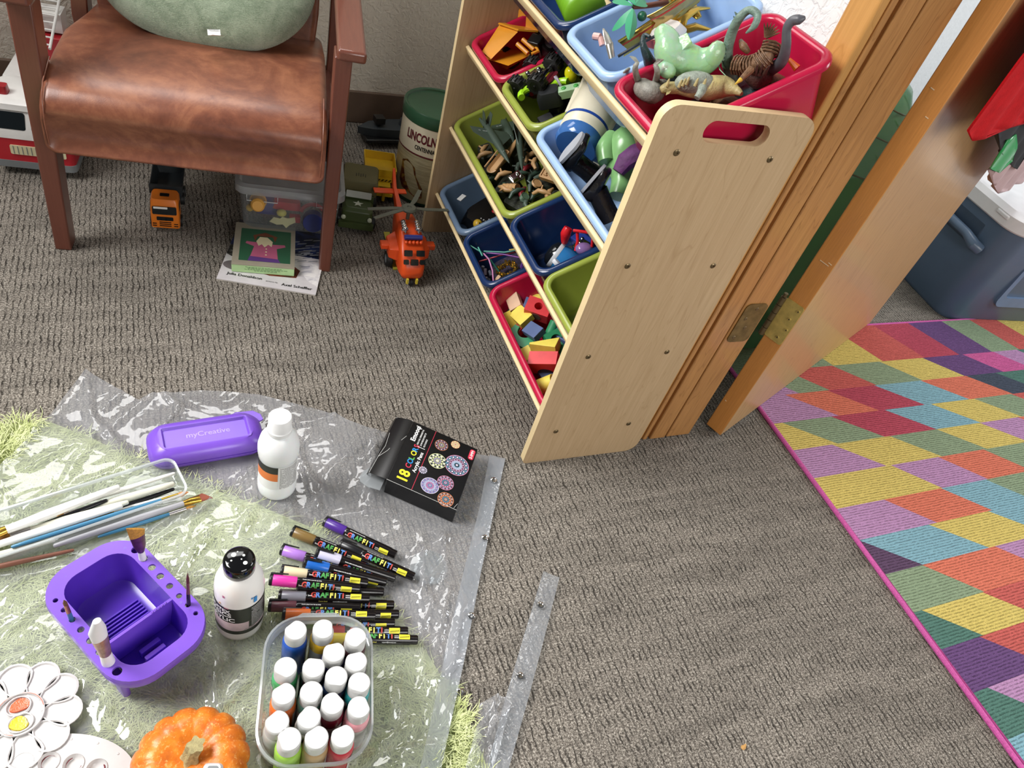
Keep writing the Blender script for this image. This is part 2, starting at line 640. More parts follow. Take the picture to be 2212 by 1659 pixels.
def rugmat(name, col):
    m, nt, b = newmat('rug_' + name)
    v = ocoord(nt)
    s_ = N(nt, 'ShaderNodeSeparateXYZ')
    nt.links.new(v, s_.inputs[0])
    y = math_(nt, 'ADD', s_.outputs[1], math_(nt, 'MULTIPLY', noise(nt, v, 40, 2), 0.004))
    rib = math_(nt, 'ADD', math_(nt, 'MULTIPLY', math_(nt, 'SINE', math_(nt, 'MULTIPLY', y, 2 * pi / 0.0062)), 0.5), 0.5)
    g = ramp(nt, rib, [(0.0, (1, 1, 1, 1)), (0.45, (0, 0, 0, 1))])
    g = math_(nt, 'MULTIPLY', g, ramp(nt, noise(nt, v, 130, 2), [(0.3, (0, 0, 0, 1)), (0.6, (1, 1, 1, 1))]))
    tuft = noise(nt, v, 650, 3, 0.7)
    c = lin(col)
    c = tuple(x * 0.93 + 0.05 for x in c[:3]) + (1,)
    lo = tuple(x * 0.66 for x in c[:3]) + (1,)
    hi = tuple(min(1, x * 1.35 + 0.02) for x in c[:3]) + (1,)
    cc = ramp(nt, tuft, [(0.34, lo), (0.66, hi)])
    cc = mixc(nt, math_(nt, 'MULTIPLY', g, 0.55), cc, tuple(x * 0.25 for x in c[:3]) + (1,))
    nt.links.new(cc, b.inputs['Base Color'])
    b.inputs['Roughness'].default_value = 0.95
    b.inputs['Specular IOR Level'].default_value = 0.1
    bump(nt, math_(nt, 'SUBTRACT', math_(nt, 'MULTIPLY', tuft, 0.6), math_(nt, 'MULTIPLY', g, 0.8)), 0.8, 0.004, b)
    return m


RC = dict(y=('yellow', 0xD9C25E), g=('sage', 0x869C78), c=('crimson', 0xB62D4B), o=('coral', 0xDE6E4E), l=('lavender', 0xB987B6),
          b=('blue', 0x7DAFBE), p=('purple', 0x5C2C72), n=('navy', 0x22344C), k=('pink', 0xCE4E94), d=('pine', 0x3C7263), q=('plum', 0x4A2050), r=('brick', 0xC95046))
rk = list(RC)
rm = [rugmat(*RC[k]) for k in rk]
rows = [  # y top, y bottom, slant, boundaries at the top edge, colours
    (.345, .19, .085, [.93, 1.13, 1.31, 1.47, 1.63, 1.77, 1.90, 2.04], 'gyrcpgryr'),
    (.19, .103, .10, [.72, .83, 1.01, 1.20, 1.385, 1.57, 1.72, 1.84], 'lgrgypkld'),
    (.103, .015, .12, [.77, .92, 1.10, 1.29, 1.49, 1.63, 1.80], 'locbond'),
    (.015, -.07, .12, [.695, .862, 1.06, 1.245, 1.43, 1.60, 1.78], 'ygcbygr'),
    (-.07, -.155, .115, [.795, 1.0, 1.18, 1.36, 1.53, 1.7], 'lygylob'),
    (-.155, -.242, .10, [.715, .925, 1.10, 1.28, 1.45, 1.62], 'yylogqb'),
    (-.242, -.325, .10, [.82, 1.02, 1.19, 1.36, 1.53], 'lobgyl'),
    (-.325, -.411, .12, [.665, .89, 1.105, 1.29, 1.47], 'qbybco'),
    (-.411, -.5, .11, [.782, 1.03, 1.2, 1.4], 'gollr'),
    (-.5, -.58, .105, [.692, .885, 1.08, 1.26], 'dyrbg'),
    (-.58, -.668, .115, [.785, .985, 1.17], 'proyb'),
    (-.668, -.755, .11, [.71, .90, 1.08], 'dlgo'),
    (-.755, -.84, .11, [.66, .80, .99], 'bbyp'),
    (-.84, -.92, .11, [.72, .9, 1.1], 'oglr'),
]
rug = MB()
X0, X1 = 0.692, 2.9
ZR = 0.009
for yt, yb, sl, bx, cs in rows:
    cs = (cs + 'yoglbcp' * 3)
    xs = [v + .024 for v in bx]
    while xs[-1] < X1:
        xs.append(xs[-1] + 0.18)
    xs = [X0 - 0.4] + xs
    for i in range(len(xs) - 1):
        poly = [(xs[i], yt), (xs[i + 1], yt), (xs[i + 1] + sl, yb), (xs[i] + sl, yb)]
        if i == 0:
            poly[3] = (X0 - 0.4, yb)
        for lim, sg in ((X0, 1), (X1, -1)):      # clip against the rug's side edges
            out = []
            for k in range(len(poly)):
                a, b = poly[k - 1], poly[k]
                ia, ib = (a[0] - lim) * sg >= 0, (b[0] - lim) * sg >= 0
                if ia != ib:
                    t = (lim - a[0]) / (b[0] - a[0])
                    out.append((lim, a[1] + t * (b[1] - a[1])))
                if ib:
                    out.append(b)
            poly = out
        if len(poly) > 2:
            rug.add([(p[0], p[1], ZR) for p in poly], [tuple(reversed(range(len(poly))))], rk.index(cs[i]))
rugT = thing('patchwork_rug', 'multicoloured patchwork rug with a magenta bound edge, running under the open door', 'rug', (0, 0, 0))
rug.build('rug_pile', rm, rugT, smooth=0)
bd = MB()
bd.tube([(X1, .347, .005), (X0, .347, .005)], 0.0055)
bd.tube([(X0 - 0.002, .349, .005), (X0 - .004, -.3, .005), (X0 - 0.012, -.92, .005)], 0.0055)
bd.box(((X0 + X1) / 2, -.287, .004), (X1 - X0, 1.266, .008))
bd.build('rug_binding', pm('magenta_binding', 0xC4569C, 0.8, 0.2, 300, 0.5, 700), rugT)

# ------------------------------------------------------------ toy shelf
W_, D_, H_ = 0.8406, 0.277, 0.79
LX, LY = -0.018, -0.0145
YAW = -0.0067
MAPLE = wood('maple_laminate', 0xC9AC86, 0xA2825A, 0.42, 'Z', 1.0, 0.1, 0.38)
MEDGE = pm('pale_banding', 0xDFC89A, 0.4, 0.04)
shelf = thing('toy_shelf', 'maple toy storage shelf with four sloping rows of coloured bins, standing beside the doorway', 'shelf', Matrix.Rotation(YAW, 4, 'Z'))


def lean(o):
    for v in o.data.vertices:
        v.co.x += LX * v.co.z
        v.co.y += LY * v.co.z
    return o


def panel_outline():
    out = []
    for (cx, cz, r, a0) in ((D_ - .028, H_ - .028, .028, 0), (.028, H_ - .028, .028, 90), (.010, .010, .010, 180), (D_ - .028, .028, .028, 270)):
        for i in range(9):
            a = radians(a0 + 90 * i / 8)
            out.append((cx + r * cos(a), cz + r * sin(a)))
    return out


slot = rrect(0.118, 0.034, 0.0169, 8, 0.138, 0.7555)
XZ = basis((1, 0, 0), (0, 0, 1), (0, -1, 0))
SCR = [(x, z) for z in (.720, .517, .310, .098) for x in (.049, .222)]
for nm, y0, lab in (('side_panel', 0.0, None), ('side_panel', W_ - .015, None)):
    p = MB().plate(panel_outline(), [slot], -0.015, 0, 0, 1, XZ @ T(0, 0, -y0))
    po = lean(p.build(nm, [MAPLE, MEDGE], shelf, smooth=30, bev=0.0018))
for x, z in SCR:
    k = MB().lathe([(.0055, 0), (.0055, .0006), (.0038, .0018), (0.0016, .0018), (0.0014, .0006)], 16, 0, XZ @ T(x, z, 0))
    lean(k.build('screw', DKB, shelf))
C31, S31 = cos(radians(31)), sin(radians(31))
rowz = [.720, .517, .310, .098]
ZF = [.725, .532, .330, .139]
XF = .014
YB = [.017, .202, .400, .606, .823]
for r_ in range(4):
    lx_, ly_ = LX * ZF[r_], LY * ZF[r_]
    # front rail: rounded slat standing along the bins' front walls, just below their rims
    sl = MB()
    prof = rrect(0.009, 0.021, 0.0022, 3)
    fr = Vector((XF, 0, ZF[r_])) + Vector((S31, 0, -C31)) * 0.024 - Vector((C31, 0, S31)) * 0.004
    Mx = basis((C31, 0, S31), (-S31, 0, C31), (0, -1, 0), (fr.x, 0, fr.z))
    sl.loft([[(p[0], p[1], -.0155 - ly_) for p in prof], [(p[0], p[1], -(W_ - .0155) - ly_) for p in prof]], 0, Mx)
    sl.build('front_rail', MEDGE, shelf, smooth=40)
    zr = rowz[r_]
    MB().cyl((.226 + lx_, .015 + LY * zr, zr - .004), (.226 + lx_, W_ - .015 + LY * zr, zr - .004), .009).build('rear_rail', MEDGE, shelf)

BINC = dict(red=pm('red_bin', 0xB81A40, 0.22, 0.03, spec=.5), lime=pm('lime_bin', 0x929E42, 0.22, 0.03), navy=pm('navy_bin', 0x19305A, 0.2, 0.03),
            sky=pm('sky_blue_bin', 0x9DBBE2, 0.25, 0.03), slate=pm('slate_blue_bin', 0x687E98, 0.25, 0.03))
BL, BDEP = .287, .118
UU, VV, WW = Vector((C31, 0, S31)), Vector((0, 1, 0)), Vector((-S31, 0, C31))
YR = Matrix.Rotation(YAW, 4, 'Z')


def binM(row, u0):
    """frame at a bin's front right rim corner: x to the back, y along the shelf, z out of the bin"""
    return YR @ basis(UU, VV, WW, (XF, YB[u0] + LY * ZF[row], ZF[row]))


def make_bin(row, u0, u1, col, label):
    wd = YB[u1] - YB[u0] - .002
    M = binM(row, u0)
    t = thing('storage_bin', label, 'bin', M, 'storage bins in the toy shelf')
    cx, cy = BL / 2, wd / 2 + .001
    lp = []
    for ins, z, r in ((.004, -.010, .030), (0.0, -.009, .033), (-.0, -.003, .033), (.002, 0.0, .032), (.0075, .0016, .028), (.013, 0.0, .024), (.0145, -.004, .023),
                      (.020, -BDEP + .012, .022), (.028, -BDEP + .003, .018), (.034, -BDEP + .0025, .016)):
        lp.append(lift(rrect(BL - 2 * ins, wd - 2 * ins, r, 7, cx, cy), z))
    b = MB().loft(lp, 0, None, False, True)
    lo = []
    for ins, z, r in ((.004, -.010, .030), (.0095, -.010, .026), (.018, -BDEP + .010, .024), (.024, -BDEP, .02), (.03, -BDEP, .016)):
        lo.append(lift(rrect(BL - 2 * ins, wd - 2 * ins, r, 7, cx, cy), z))
    b.loft(lo, 0, None, False, True)
    b.build('bin_shell', BINC[col], t, smooth=60)
    return t


make_bin(0, 2, 4, 'navy', 'large navy blue storage bin at the left of the top shelf row')
make_bin(0, 1, 2, 'sky', 'light blue storage bin of treasures in the top shelf row')
make_bin(0, 0, 1, 'red', 'red storage bin of dinosaur figures at the right end of the top shelf row')
make_bin(1, 3, 4, 'red', 'red storage bin holding an orange dump truck, second shelf row from the top')
make_bin(1, 2, 3, 'lime', 'lime green storage bin of small toy cars, second shelf row from the top')
make_bin(1, 0, 2, 'sky', 'wide light blue storage bin with black boots in it, second shelf row from the top')
make_bin(2, 2, 4, 'lime', 'wide lime green storage bin of army toys, third shelf row from the top')
make_bin(2, 1, 2, 'navy', 'navy blue storage bin with a red toy frame, third shelf row from the top')
make_bin(2, 0, 1, 'lime', 'nearly empty lime green storage bin, third shelf row from the top')
make_bin(3, 3, 4, 'slate', 'grey blue storage bin at the left end of the bottom shelf row')
make_bin(3, 2, 3, 'navy', 'navy blue storage bin of beads and straws in the bottom shelf row')
make_bin(3, 0, 2, 'red', 'wide red storage bin of wooden blocks in the bottom shelf row')

# ------------------------------------------------------------ armchair and cushion
CM = T(-0.853, 0.738, 0) @ R(-8.93, 'Z')
RWD = wood('reddish_brown_wood', 0x6E3D2E, 0x55291E, 0.38, 'Z', 1.0, 0.35, 0.3)
RWX = wood('reddish_brown_arm', 0x744233, 0x592C20, 0.35, 'Y', 1.0, 0.4, 0.3)


def leather():
    m, nt, b = newmat('brown_leather')
    v = ocoord(nt)
    f = noise(nt, v, 7, 5, 0.65, 0.8)
    g = noise(nt, v, 40, 4, 0.7)
    f2 = math_(nt, 'ADD', math_(nt, 'MULTIPLY', f, 0.75), math_(nt, 'MULTIPLY', g, 0.25))
    nt.links.new(ramp(nt, f2, [(0.36, lin(0x62382A)), (0.5, lin(0x7C4A36)), (0.64, lin(0x9A6448))]), b.inputs['Base Color'])
    b.inputs['Roughness'].default_value = 0.33
    bump(nt, noise(nt, v, 500, 3), 0.12, 0.001, b)
    return m


LTH = leather()
chair = thing('armchair', 'brown leather armchair with a reddish wooden frame, standing against the back wall', 'armchair', CM)
for sgn, x in ((0, .0), (1, .562)):
    lg = MB()
    lg.loft([[(x - .014, 0, 0), (x + .018, 0, 0), (x + .018, .045, 0), (x - .014, .045, 0)],
             [(x - .008, -.004, .53), (x + .032, -.004, .53), (x + .032, .055, .53), (x - .008, .055, .53)]])
    if sgn:
        lg = MB().loft([[(.553, 0, 0), (.580, 0, 0), (.580, .045, 0), (.553, .045, 0)],
                        [(.549, -.004, .53), (.584, -.004, .53), (.584, .055, .53), (.549, .055, .53)]])
    lg.build('front_leg', RWD, chair, bev=.003)
    # rear leg, raked back
    xx = x + .004
    MB().loft([[(xx - .012, .50, 0), (xx + .022, .50, 0), (xx + .022, .54, 0), (xx - .012, .54, 0)],
               [(xx - .012, .40, .36), (xx + .022, .40, .36), (xx + .022, .45, .36), (xx - .012, .45, .36)],
               [(xx - .012, .55, .92), (xx + .022, .55, .92), (xx + .022, .59, .92), (xx - .012, .59, .92)]]).build('rear_leg', RWD, chair, bev=.003)
    ax = x + (.008 if not sgn else .018)
    w2 = .028
    arm = [[(ax - w2, y - 0, z), (ax + w2, y, z), (ax + w2, y, z + .022), (ax - w2, y, z + .022)] for y, z in ((-.03, .533), (.02, .535), (.25, .548), (.47, .556))]
    MB().loft(arm).build('armrest', RWX, chair, bev=.006, seg=3)
    MB().box((x + .006 * (1 - 2 * sgn), .24, .30), (.018, .40, .05)).build('side_rail', RWX, chair, bev=.003)
# seat: thick padded cushion, waterfall front edge
lo = []
for y, zb, zt, ins in ((-.030, .285, .32, .012), (-.040, .272, .340, .003), (-.043, .268, .352, .0), (-.036, .267, .372, 0), (-.018, .266, .388, 0), (.02, .265, .402, 0), (.10, .262, .412, 0), (.2, .258, .414, 0), (.32, .262, .405, 0), (.43, .268, .392, .004), (.45, .28, .375, .016)):
    L = []
    a, b2 = .022 + ins, .545 - ins
    if y > .3:
        a += .016
        b2 -= .0
    for p in rrect(b2 - a, zt - zb, .018, 6, (a + b2) / 2, (zb + zt) / 2):
        L.append((p[0], y + .012 * sin(pi * (p[0] - a) / (b2 - a)) * (-1 if y < 0 else 0), p[1] + (.012 * sin(pi * (p[0] - a) / (b2 - a)) if p[1] > (zb + zt) / 2 else 0)))
    lo.append(L)
seat = MB().loft(lo).build('seat', LTH, chair, smooth=180)
for x in (.030, .537):
    MB().tube([(x + (0.0), -.046, .285), (x, -.05, .33), (x, -.04, .372), (x, -.015, .397), (x, .05, .416)], .0013, 8).build('seam', LTH, seat)
bk = []
for k in range(8):
    t = k / 7
    z = .38 + t * .50
    y = .405 + t * .13
    ins = .012 if k in (0, 7) else 0
    th = .035 if k in (0, 7) else .05
    bk.append([(p[0], y + p[1], z) for p in rrect(.485 - ins, th, .02, 5, .285, 0)])
MB().loft(bk).build('backrest', LTH, chair, smooth=60)
MB().box((.285, .53, .66), (.53, .02, .07)).build('back_rail', RWX, chair, bev=.003)
MB().box((.285, .43, .27), (.53, .02, .05)).build('seat_rail', RWX, chair, bev=.003)


def fur(name, c1, c2, sc=60):
    m, nt, b = newmat(name)
    v = ocoord(nt)
    f = noise(nt, v, 14, 4, 0.65, 1.5)
    g = noise(nt, ocoord(nt, (1, 1, 2.6)), sc * 2.2, 4, 0.7, 2.0)
    s_ = math_(nt, 'ADD', math_(nt, 'MULTIPLY', f, 0.45), math_(nt, 'MULTIPLY', g, 0.55))
    nt.links.new(ramp(nt, s_, [(0.40, lin(c2)), (0.56, lin(c1))]), b.inputs['Base Color'])
    b.inputs['Roughness'].default_value = 0.95
    b.inputs['Sheen Weight'].default_value = 0.5
    b.inputs['Specular IOR Level'].default_value = 0.1
    bump(nt, s_, 0.7, 0.012, b)
    return m


# round plush cushion leaning on the backrest
QM = CM @ T(.287, .235, .405) @ R(-38, 'X')
cush = thing('plush_cushion', 'round sage green plush cushion resting on the armchair seat', 'cushion', QM)
cv = MB()
n, m_ = 48, 26
loops = []
for k in range(1, m_):
    a = pi * k / m_
    L = []
    for i in range(n):
        t = 2 * pi * i / n
        ux, uz = cos(t), sin(t)
        rx, rz = .232, (.20 if uz < 0 else .24)
        sq = (abs(ux) ** 2.6 + abs(uz) ** 2.6) ** (-1 / 2.6)
        px, pz, py = rx * ux * sq * sin(a) ** .75, rz * uz * sq * sin(a) ** .75, -.075 * cos(a)
        nn = NZ.fractal(Vector((px * 9, py * 9, pz * 9)), 1, 2, 4) * .010
        cr = abs(NZ.noise(Vector((px * 5 + pz * 3, pz * 7, 2)))) * .012
        L.append((px * (1 + nn), py * (1 + nn) + cr * (1 if py < 0 else -1), .20 + pz * (1 + nn)))
    loops.append(L)
cv.loft(loops).build('cushion_cover', fur('sage_plush', 0xB4C4A8, 0x869A7E), cush, smooth=180, sub=1)
tg = MB()
tg.loft([[(.01, -.062, .02), (.035, -.062, .024)], [(.013, -.078, .004), (.038, -.078, .008)]], 0, None, False, False, False)
tg.loft([[(.014, -.079, .003), (.039, -.079, .007)], [(.024, -.100, .000), (.050, -.100, .002)]], 0, None, False, False, False)
for i in range(8):
    tg.box((.0145 + i * .0026, -.069 - .0, .0145 + i * .0004), (.0010, .009, .0004), 1, T(0, 0, .0032))
tg.build('care_tag', [WHITE, BLACK], cush, smooth=0, label='small white care tag')

# ------------------------------------------------------------ toys on the carpet by the chair
WIN = pm('dark_toy_window', 0x10181C, 0.12)
TYRE = pm('toy_tyre', 0x141414, 0.55, 0.15, 200)


def wheel(name, par, c, r, w2, axis=(1, 0, 0), hub=None, hm=None, tread=0):
    M = along((c[0] - axis[0] * w2 / 2, c[1] - axis[1] * w2 / 2, c[2] - axis[2] * w2 / 2), Vector(c) + Vector(axis))
    M = M @ R(90, 'Y')
    mb = MB().lathe([(r * .55, 0), (r * .9, 0), (r, w2 * .15), (r, w2 * .85), (r * .9, w2), (r * .55, w2)], 28, 0, M, False, False)
    hb = hm or GREYP
    mb.lathe([(r * .56, w2 * .02), (r * .5, w2 * .2), (r * .2, w2 * .12), (r * .12, -.001)], 20, 1, M, True, True)
    mb.lathe([(r * .12, w2 * 1.02), (r * .2, w2 * .88), (r * .5, w2 * .8), (r * .56, w2 * .98)], 20, 1, M, True, True)
    if tread:
        for i in range(tread):
            a = 2 * pi * i / tread
            mb.box((r * cos(a), r * sin(a), w2 * .28), (r * .16, r * .14, w2 * .5), 0, M @ T(0, 0, 0))
            a += pi / tread
            mb.box((r * cos(a), r * sin(a), w2 * .74), (r * .16, r * .14, w2 * .46), 0, M)
    return mb.build(name, [TYRE, hb], par)


# orange tipper truck
OR = pm('orange_toy_plastic', 0xE0781E, 0.35)
tk = thing('toy_truck', 'orange cab toy truck with a dark tipper bed, on the carpet under the armchair', 'toy truck', at((-0.641, .808, 0.0), -6))
cb = MB().loft([lift(rrect(.062, .055, .006, 4, 0, .030), .012), lift(rrect(.062, .055, .006, 4, 0, .030), .05), lift(rrect(.060, .050, .008, 4, 0, .033), .078), lift(rrect(.054, .044, .008, 4, 0, .034), .084)])
cab = cb.build('cab', OR, tk)
wm = MB()
wm.prism(rrect(.052, .020, .003), 0, .0015, 0, basis((1, 0, 0), (0, .1, 1), (0, -1, .1), (0, .0030, .060)))
wm.prism(rrect(.036, .010, .002), 0, .0015, 0, basis((1, 0, 0), (0, 0, 1), (0, -1, 0), (0, .0030, .038)))
for dz in (.018, .023, .028):
    wm.prism(rrect(.026, .0022, .001), 0, .0012, 0, basis((1, 0, 0), (0, 0, 1), (0, -1, 0), (0, .0028, dz)))
for sx in (-1, 1):
    for dz in (.018, .024):
        wm.prism(rrect(.009, .0022, .001), 0, .0012, 0, basis((1, 0, 0), (0, 0, 1), (0, -1, 0), (sx * .023, .0028, dz)))
    wm.box((sx * .0312, .028, .060), (.001, .020, .018))
wm.prism(rrect(.020, .012, .002), .0842, .0855, 0, T(0, .032, 0))
wm.build('window', WIN, cab)
MB().prism(rrect(.030, .005, .001), 0, .001, 0, basis((1, 0, 0), (0, 0, 1), (0, -1, 0), (-.008, .0012, .068))).build('sticker', WHITE, cab)
DG = pm('charcoal_toy_plastic', 0x23292C, 0.45)
bed = MB().loft([lift(rrect(.058, .13, .004, 3, 0, .135), .040), lift(rrect(.074, .14, .004, 3, 0, .135), .080), lift(rrect(.070, .136, .003, 3, 0, .135), .080), lift(rrect(.054, .126, .003, 3, 0, .135), .044)])
bed.box((0, .066, .078), (.072, .006, .022))
bed.build('tipper_bed', DG, tk)
MB().box((0, .11, .025), (.03, .18, .014)).build('chassis', DG, tk, bev=.002)
for x in (-.03, .03):
    for y in (.035, .13, .165):
        wheel('wheel', tk, (x, y, .0145), .0145, .010)

# red and white fire engine at the left edge
FE = thing('toy_fire_engine', 'large white and red toy fire engine behind the armchair leg', 'toy fire engine', at((-0.915, 1.035, 0), -8) @ Matrix.Scale(1.15, 4))
TW, TR = pm('toy_white', 0xE6E4E0, .3), pm('toy_red', 0xB3202C, .3)
fb = MB()
for ins, z, mi in ((.004, .02, 2), (0, .022, 2), (0, .045, 1), (0, .052, 1)):
    pass
fb.loft([lift(rrect(.150, .15, .012, 4, 0, .075), .018), lift(rrect(.152, .152, .012, 4, 0, .075), .034)], 2)
fb.loft([lift(rrect(.148, .15, .012, 4, 0, .075), .034), lift(rrect(.148, .15, .012, 4, 0, .075), .084)], 1)
fb.loft([lift(rrect(.150, .152, .014, 4, 0, .075), .084), lift(rrect(.150, .152, .014, 4, 0, .076), .105), lift(rrect(.140, .120, .016, 4, 0, .072), .138), lift(rrect(.144, .126, .016, 4, 0, .072), .141), lift(rrect(.140, .122, .020, 4, 0, .072), .152), lift(rrect(.12, .105, .024, 4, 0, .072), .157)], 0)
fcab = fb.build('cab', [TW, TR, GREYP], FE, smooth=40)
fw = MB()
for sx in (-1, 1):
    fw.prism(rrect(.058, .034, .004), 0, .002, 0, basis((1, 0, 0), (0, .30, .955), (0, -.955, .30), (sx * .034, .0065, .120)))
fw.build('window', WIN, fcab)
fl_ = MB()
fl_.prism(rrect(.10, .020, .003), 0, .002, 0, basis((1, 0, 0), (0, 0, 1), (0, -1, 0), (.01, .0, .060)))
for i in range(12):
    fl_.box((-.034 + i * .008, -.0022, .060), (.0012, .001, .017), 1)
fl_.build('grille', [pm('cream_grille', 0xD8CFA8, .4), GREYP], fcab)
MB().loft([lift(rrect(.020, .024, .005, 4, -.045, .05), .155), lift(rrect(.016, .020, .005, 4, -.045, .05), .172)]).build('beacon', pm('red_beacon', 0xA01824, .15), FE)
MB().box((.02, .06, .161), (.05, .012, .010)).build('light_bar', TW, FE, bev=.002)
bd_ = MB()
bd_.box((0, .24, .105), (.15, .17, .07), 0).box((0, .24, .047), (.152, .17, .046), 1).box((0, .24, .0715), (.153, .171, .006), 2)
bd_.box((.0, .28, .165), (.14, .05, .05), 1)
bd_.build('body', [TW, TR, pm('gold_stripe', 0xC9A93C, .4)], FE, bev=.003)
ld = MB()
ld.box((0, .30, .215), (.05, .05, .04))
ld.tube([(.045, .31, .235), (.055, .30, .28)], .003)
for sx in (-1, 1):
    ld.tube([(sx * .018, .18, .20), (sx * .018, .34, .26)], .003)
for i in range(8):
    ld.tube([(-.018, .19 + i * .02, .204 + i * .0075), (.018, .19 + i * .02, .204 + i * .0075)], .0018)
ld.build('ladder', TW, FE)
for x in (-.06, .06):
    for y in (.06, .24):
        wheel('wheel', FE, (x, y, .022), .022, .02)

# cream and red disc toy half out of the frame on the left
dt = thing('round_toy', 'cream disc toy with red marks beside the toy fire engine', 'toy', basis((1, 0, 0), (0, .3, .95), (0, -.95, .3), (-0.9989, 1.1298, 0.1200)))
MB().lathe([(.0, 0), (.036, 0), (.040, .004), (.040, .012), (.034, .016), (0.001, .016)], 32).build('disc', pm('cream_plastic', 0xD9C790, .4), dt)
MB().prism(rrect(.014, .008, .003), .016, .0175, 0, T(.018, .014, 0) @ R(40, 'Z')).prism(rrect(.020, .003, .001), .016, .0172, 0, T(.018, -.008, 0) @ R(60, 'Z')).build('marking', TR, dt)
MB().tube([(0, -.04, .008), (.004, -.12, .008)], .006).build('handle', pm('yellow_toy', 0xD9B92E, .4), dt)

# clear storage box with odds and ends
bx = thing('storage_box', 'clear plastic lidded storage box of small toys under the armchair', 'storage box', at((-.362, .766, .030), -8.5))
CLB = clear('clear_box_plastic', 0xE8ECEE, .16, .9, .12)
BW, BD_, BH = .238, .17, .118
bxm = MB().loft([lift(rrect(BW - .03, BD_ - .03, .02, 5, 0, BD_ / 2), 0), lift(rrect(BW - .018, BD_ - .018, .02, 5, 0, BD_ / 2), .008), lift(rrect(BW, BD_, .02, 5, 0, BD_ / 2), BH)], 0, None, True, False)
bxm.build('box_body', CLB, bx)
ldm = MB().loft([lift(rrect(BW + .014, BD_ + .014, .024, 5, 0, BD_ / 2), BH - .014), lift(rrect(BW + .018, BD_ + .018, .024, 5, 0, BD_ / 2), BH - .010), lift(rrect(BW + .016, BD_ + .016, .024, 5, 0, BD_ / 2), BH + .006), lift(rrect(BW - .004, BD_ - .004, .02, 5, 0, BD_ / 2), BH + .010), lift(rrect(BW - .014, BD_ - .014, .018, 5, 0, BD_ / 2), BH + .002)], 0, None, False, True)
ldm.build('lid', clear('clear_lid_plastic', 0xE4E8EA, .38, .9, .15), bx)
for l_ in ([(-.10, -.001, .105), (-.10, -.001, .085), (-.03, -.001, .085), (-.03, -.001, .105)], [(.06, -.001, .105), (.06, -.001, .085), (.11, -.001, .085)]):
    MB().tube(l_, .0012, 6).build('latch_line', clear('moulded_line', 0xFFFFFF, .8), bx)
BXM = at((-.362, .766, .030), -8.5)


def small(name, label, cat, M, mb, mats, group=None, **kw):
    o = mb.build(name, mats, None, **kw)
    o.matrix_world = M
    tag(o, label, cat, group)
    return o


YL, RD_, BLU = pm('yellow_toy2', 0xDDB23A, .4), pm('red_toy2', 0xC02B32, .35), pm('blue_toy2', 0x25357E, .35)
small('toy_cup', 'tan toy cup lying inside the clear storage box', 'toy', BXM @ T(-.075, .030, .068) @ R(75, 'X'), MB().lathe([(.0, 0), (.019, 0), (.020, .004), (.017, .006), (.016, .04), (.012, .045)], 24), pm('tan_cup', 0xD9A24A, .4))
small('toy_ball', 'small yellow toy ball at the left inside the clear storage box', 'toy', BXM @ T(-.094, .022, .050), MB().ball((0, 0, 0), .009), YL)
small('toy_ball', 'pale yellow bead in the middle of the clear storage box', 'toy', BXM @ T(-.020, .018, .047), MB().ball((0, 0, 0), (.012, .01, .009)), pm('pale_yellow', 0xD8CC62, .4))
small('craft_foam', 'cream jagged foam piece inside the clear storage box', 'toy', BXM @ T(-.018, .018, .020), MB().prism([(-.03, 0), (-.02, .012), (-.005, .010), (.0, .015), (.012, .012), (.03, .016), (.032, .004), (.018, -.004), (.01, -.012), (.002, -.004), (-.012, -.006)], 0, .006, 0, R(70, 'X')), pm('cream_foam', 0xDCD3A0, .7))
small('toy_phone', 'red plastic toy piece in the middle of the clear storage box', 'toy', BXM @ T(-.008, .05, .045), MB().loft([lift(rrect(.07, .03, .01), 0), lift(rrect(.06, .026, .01), .02)]).box((.02, -.02, -.018), (.026, .015, .016)), RD_)
small('toy_block', 'dark blue toy block behind the red piece in the clear storage box', 'toy', BXM @ T(-.055, .06, .04), MB().box((0, 0, 0), (.05, .04, .035)), BLU, bev=.003)
small('toy_tub', 'dark blue toy drum with a red hoop inside the clear storage box', 'toy', BXM @ T(.055, .030, .032) @ R(80, 'X'), MB().lathe([(0, 0), (.024, 0), (.024, .03), (0, .03)], 28).tube([(.030 * cos(a), .006 + .030 * sin(a), -.002) for a in [pi * .9 - i * .16 for i in range(17)]], .005, 8, 1), [BLU, RD_])
small('toy_stick', 'thin grey stick leaning inside the clear storage box', 'toy', BXM, MB().tube([(.03, .03, .035), (.09, .06, .095)], .002), GREYP)
small('toy_tube', 'dark ring toy at the back of the clear storage box', 'toy', BXM @ T(.02, .06, .062) @ R(70, 'X'), MB().tube([(.012 * cos(a * .5), .012 * sin(a * .5), 0) for a in range(12)], .004, 8), DKRUBBER)

# books under the box
PAPER = pm('page_edges', 0xE2DCD2, .8)


def bk_noise(name, c1, c2, c3, sc, dist=2.0, scl=(1, 1, 1)):
    m, nt, b = newmat(name)
    f = noise(nt, ocoord(nt, scl), sc, 4, .65, dist)
    nt.links.new(ramp(nt, f, [(.38, lin(c1)), (.5, lin(c2)), (.62, lin(c3))]), b.inputs['Base Color'])
    b.inputs['Roughness'].default_value = .35
    return m


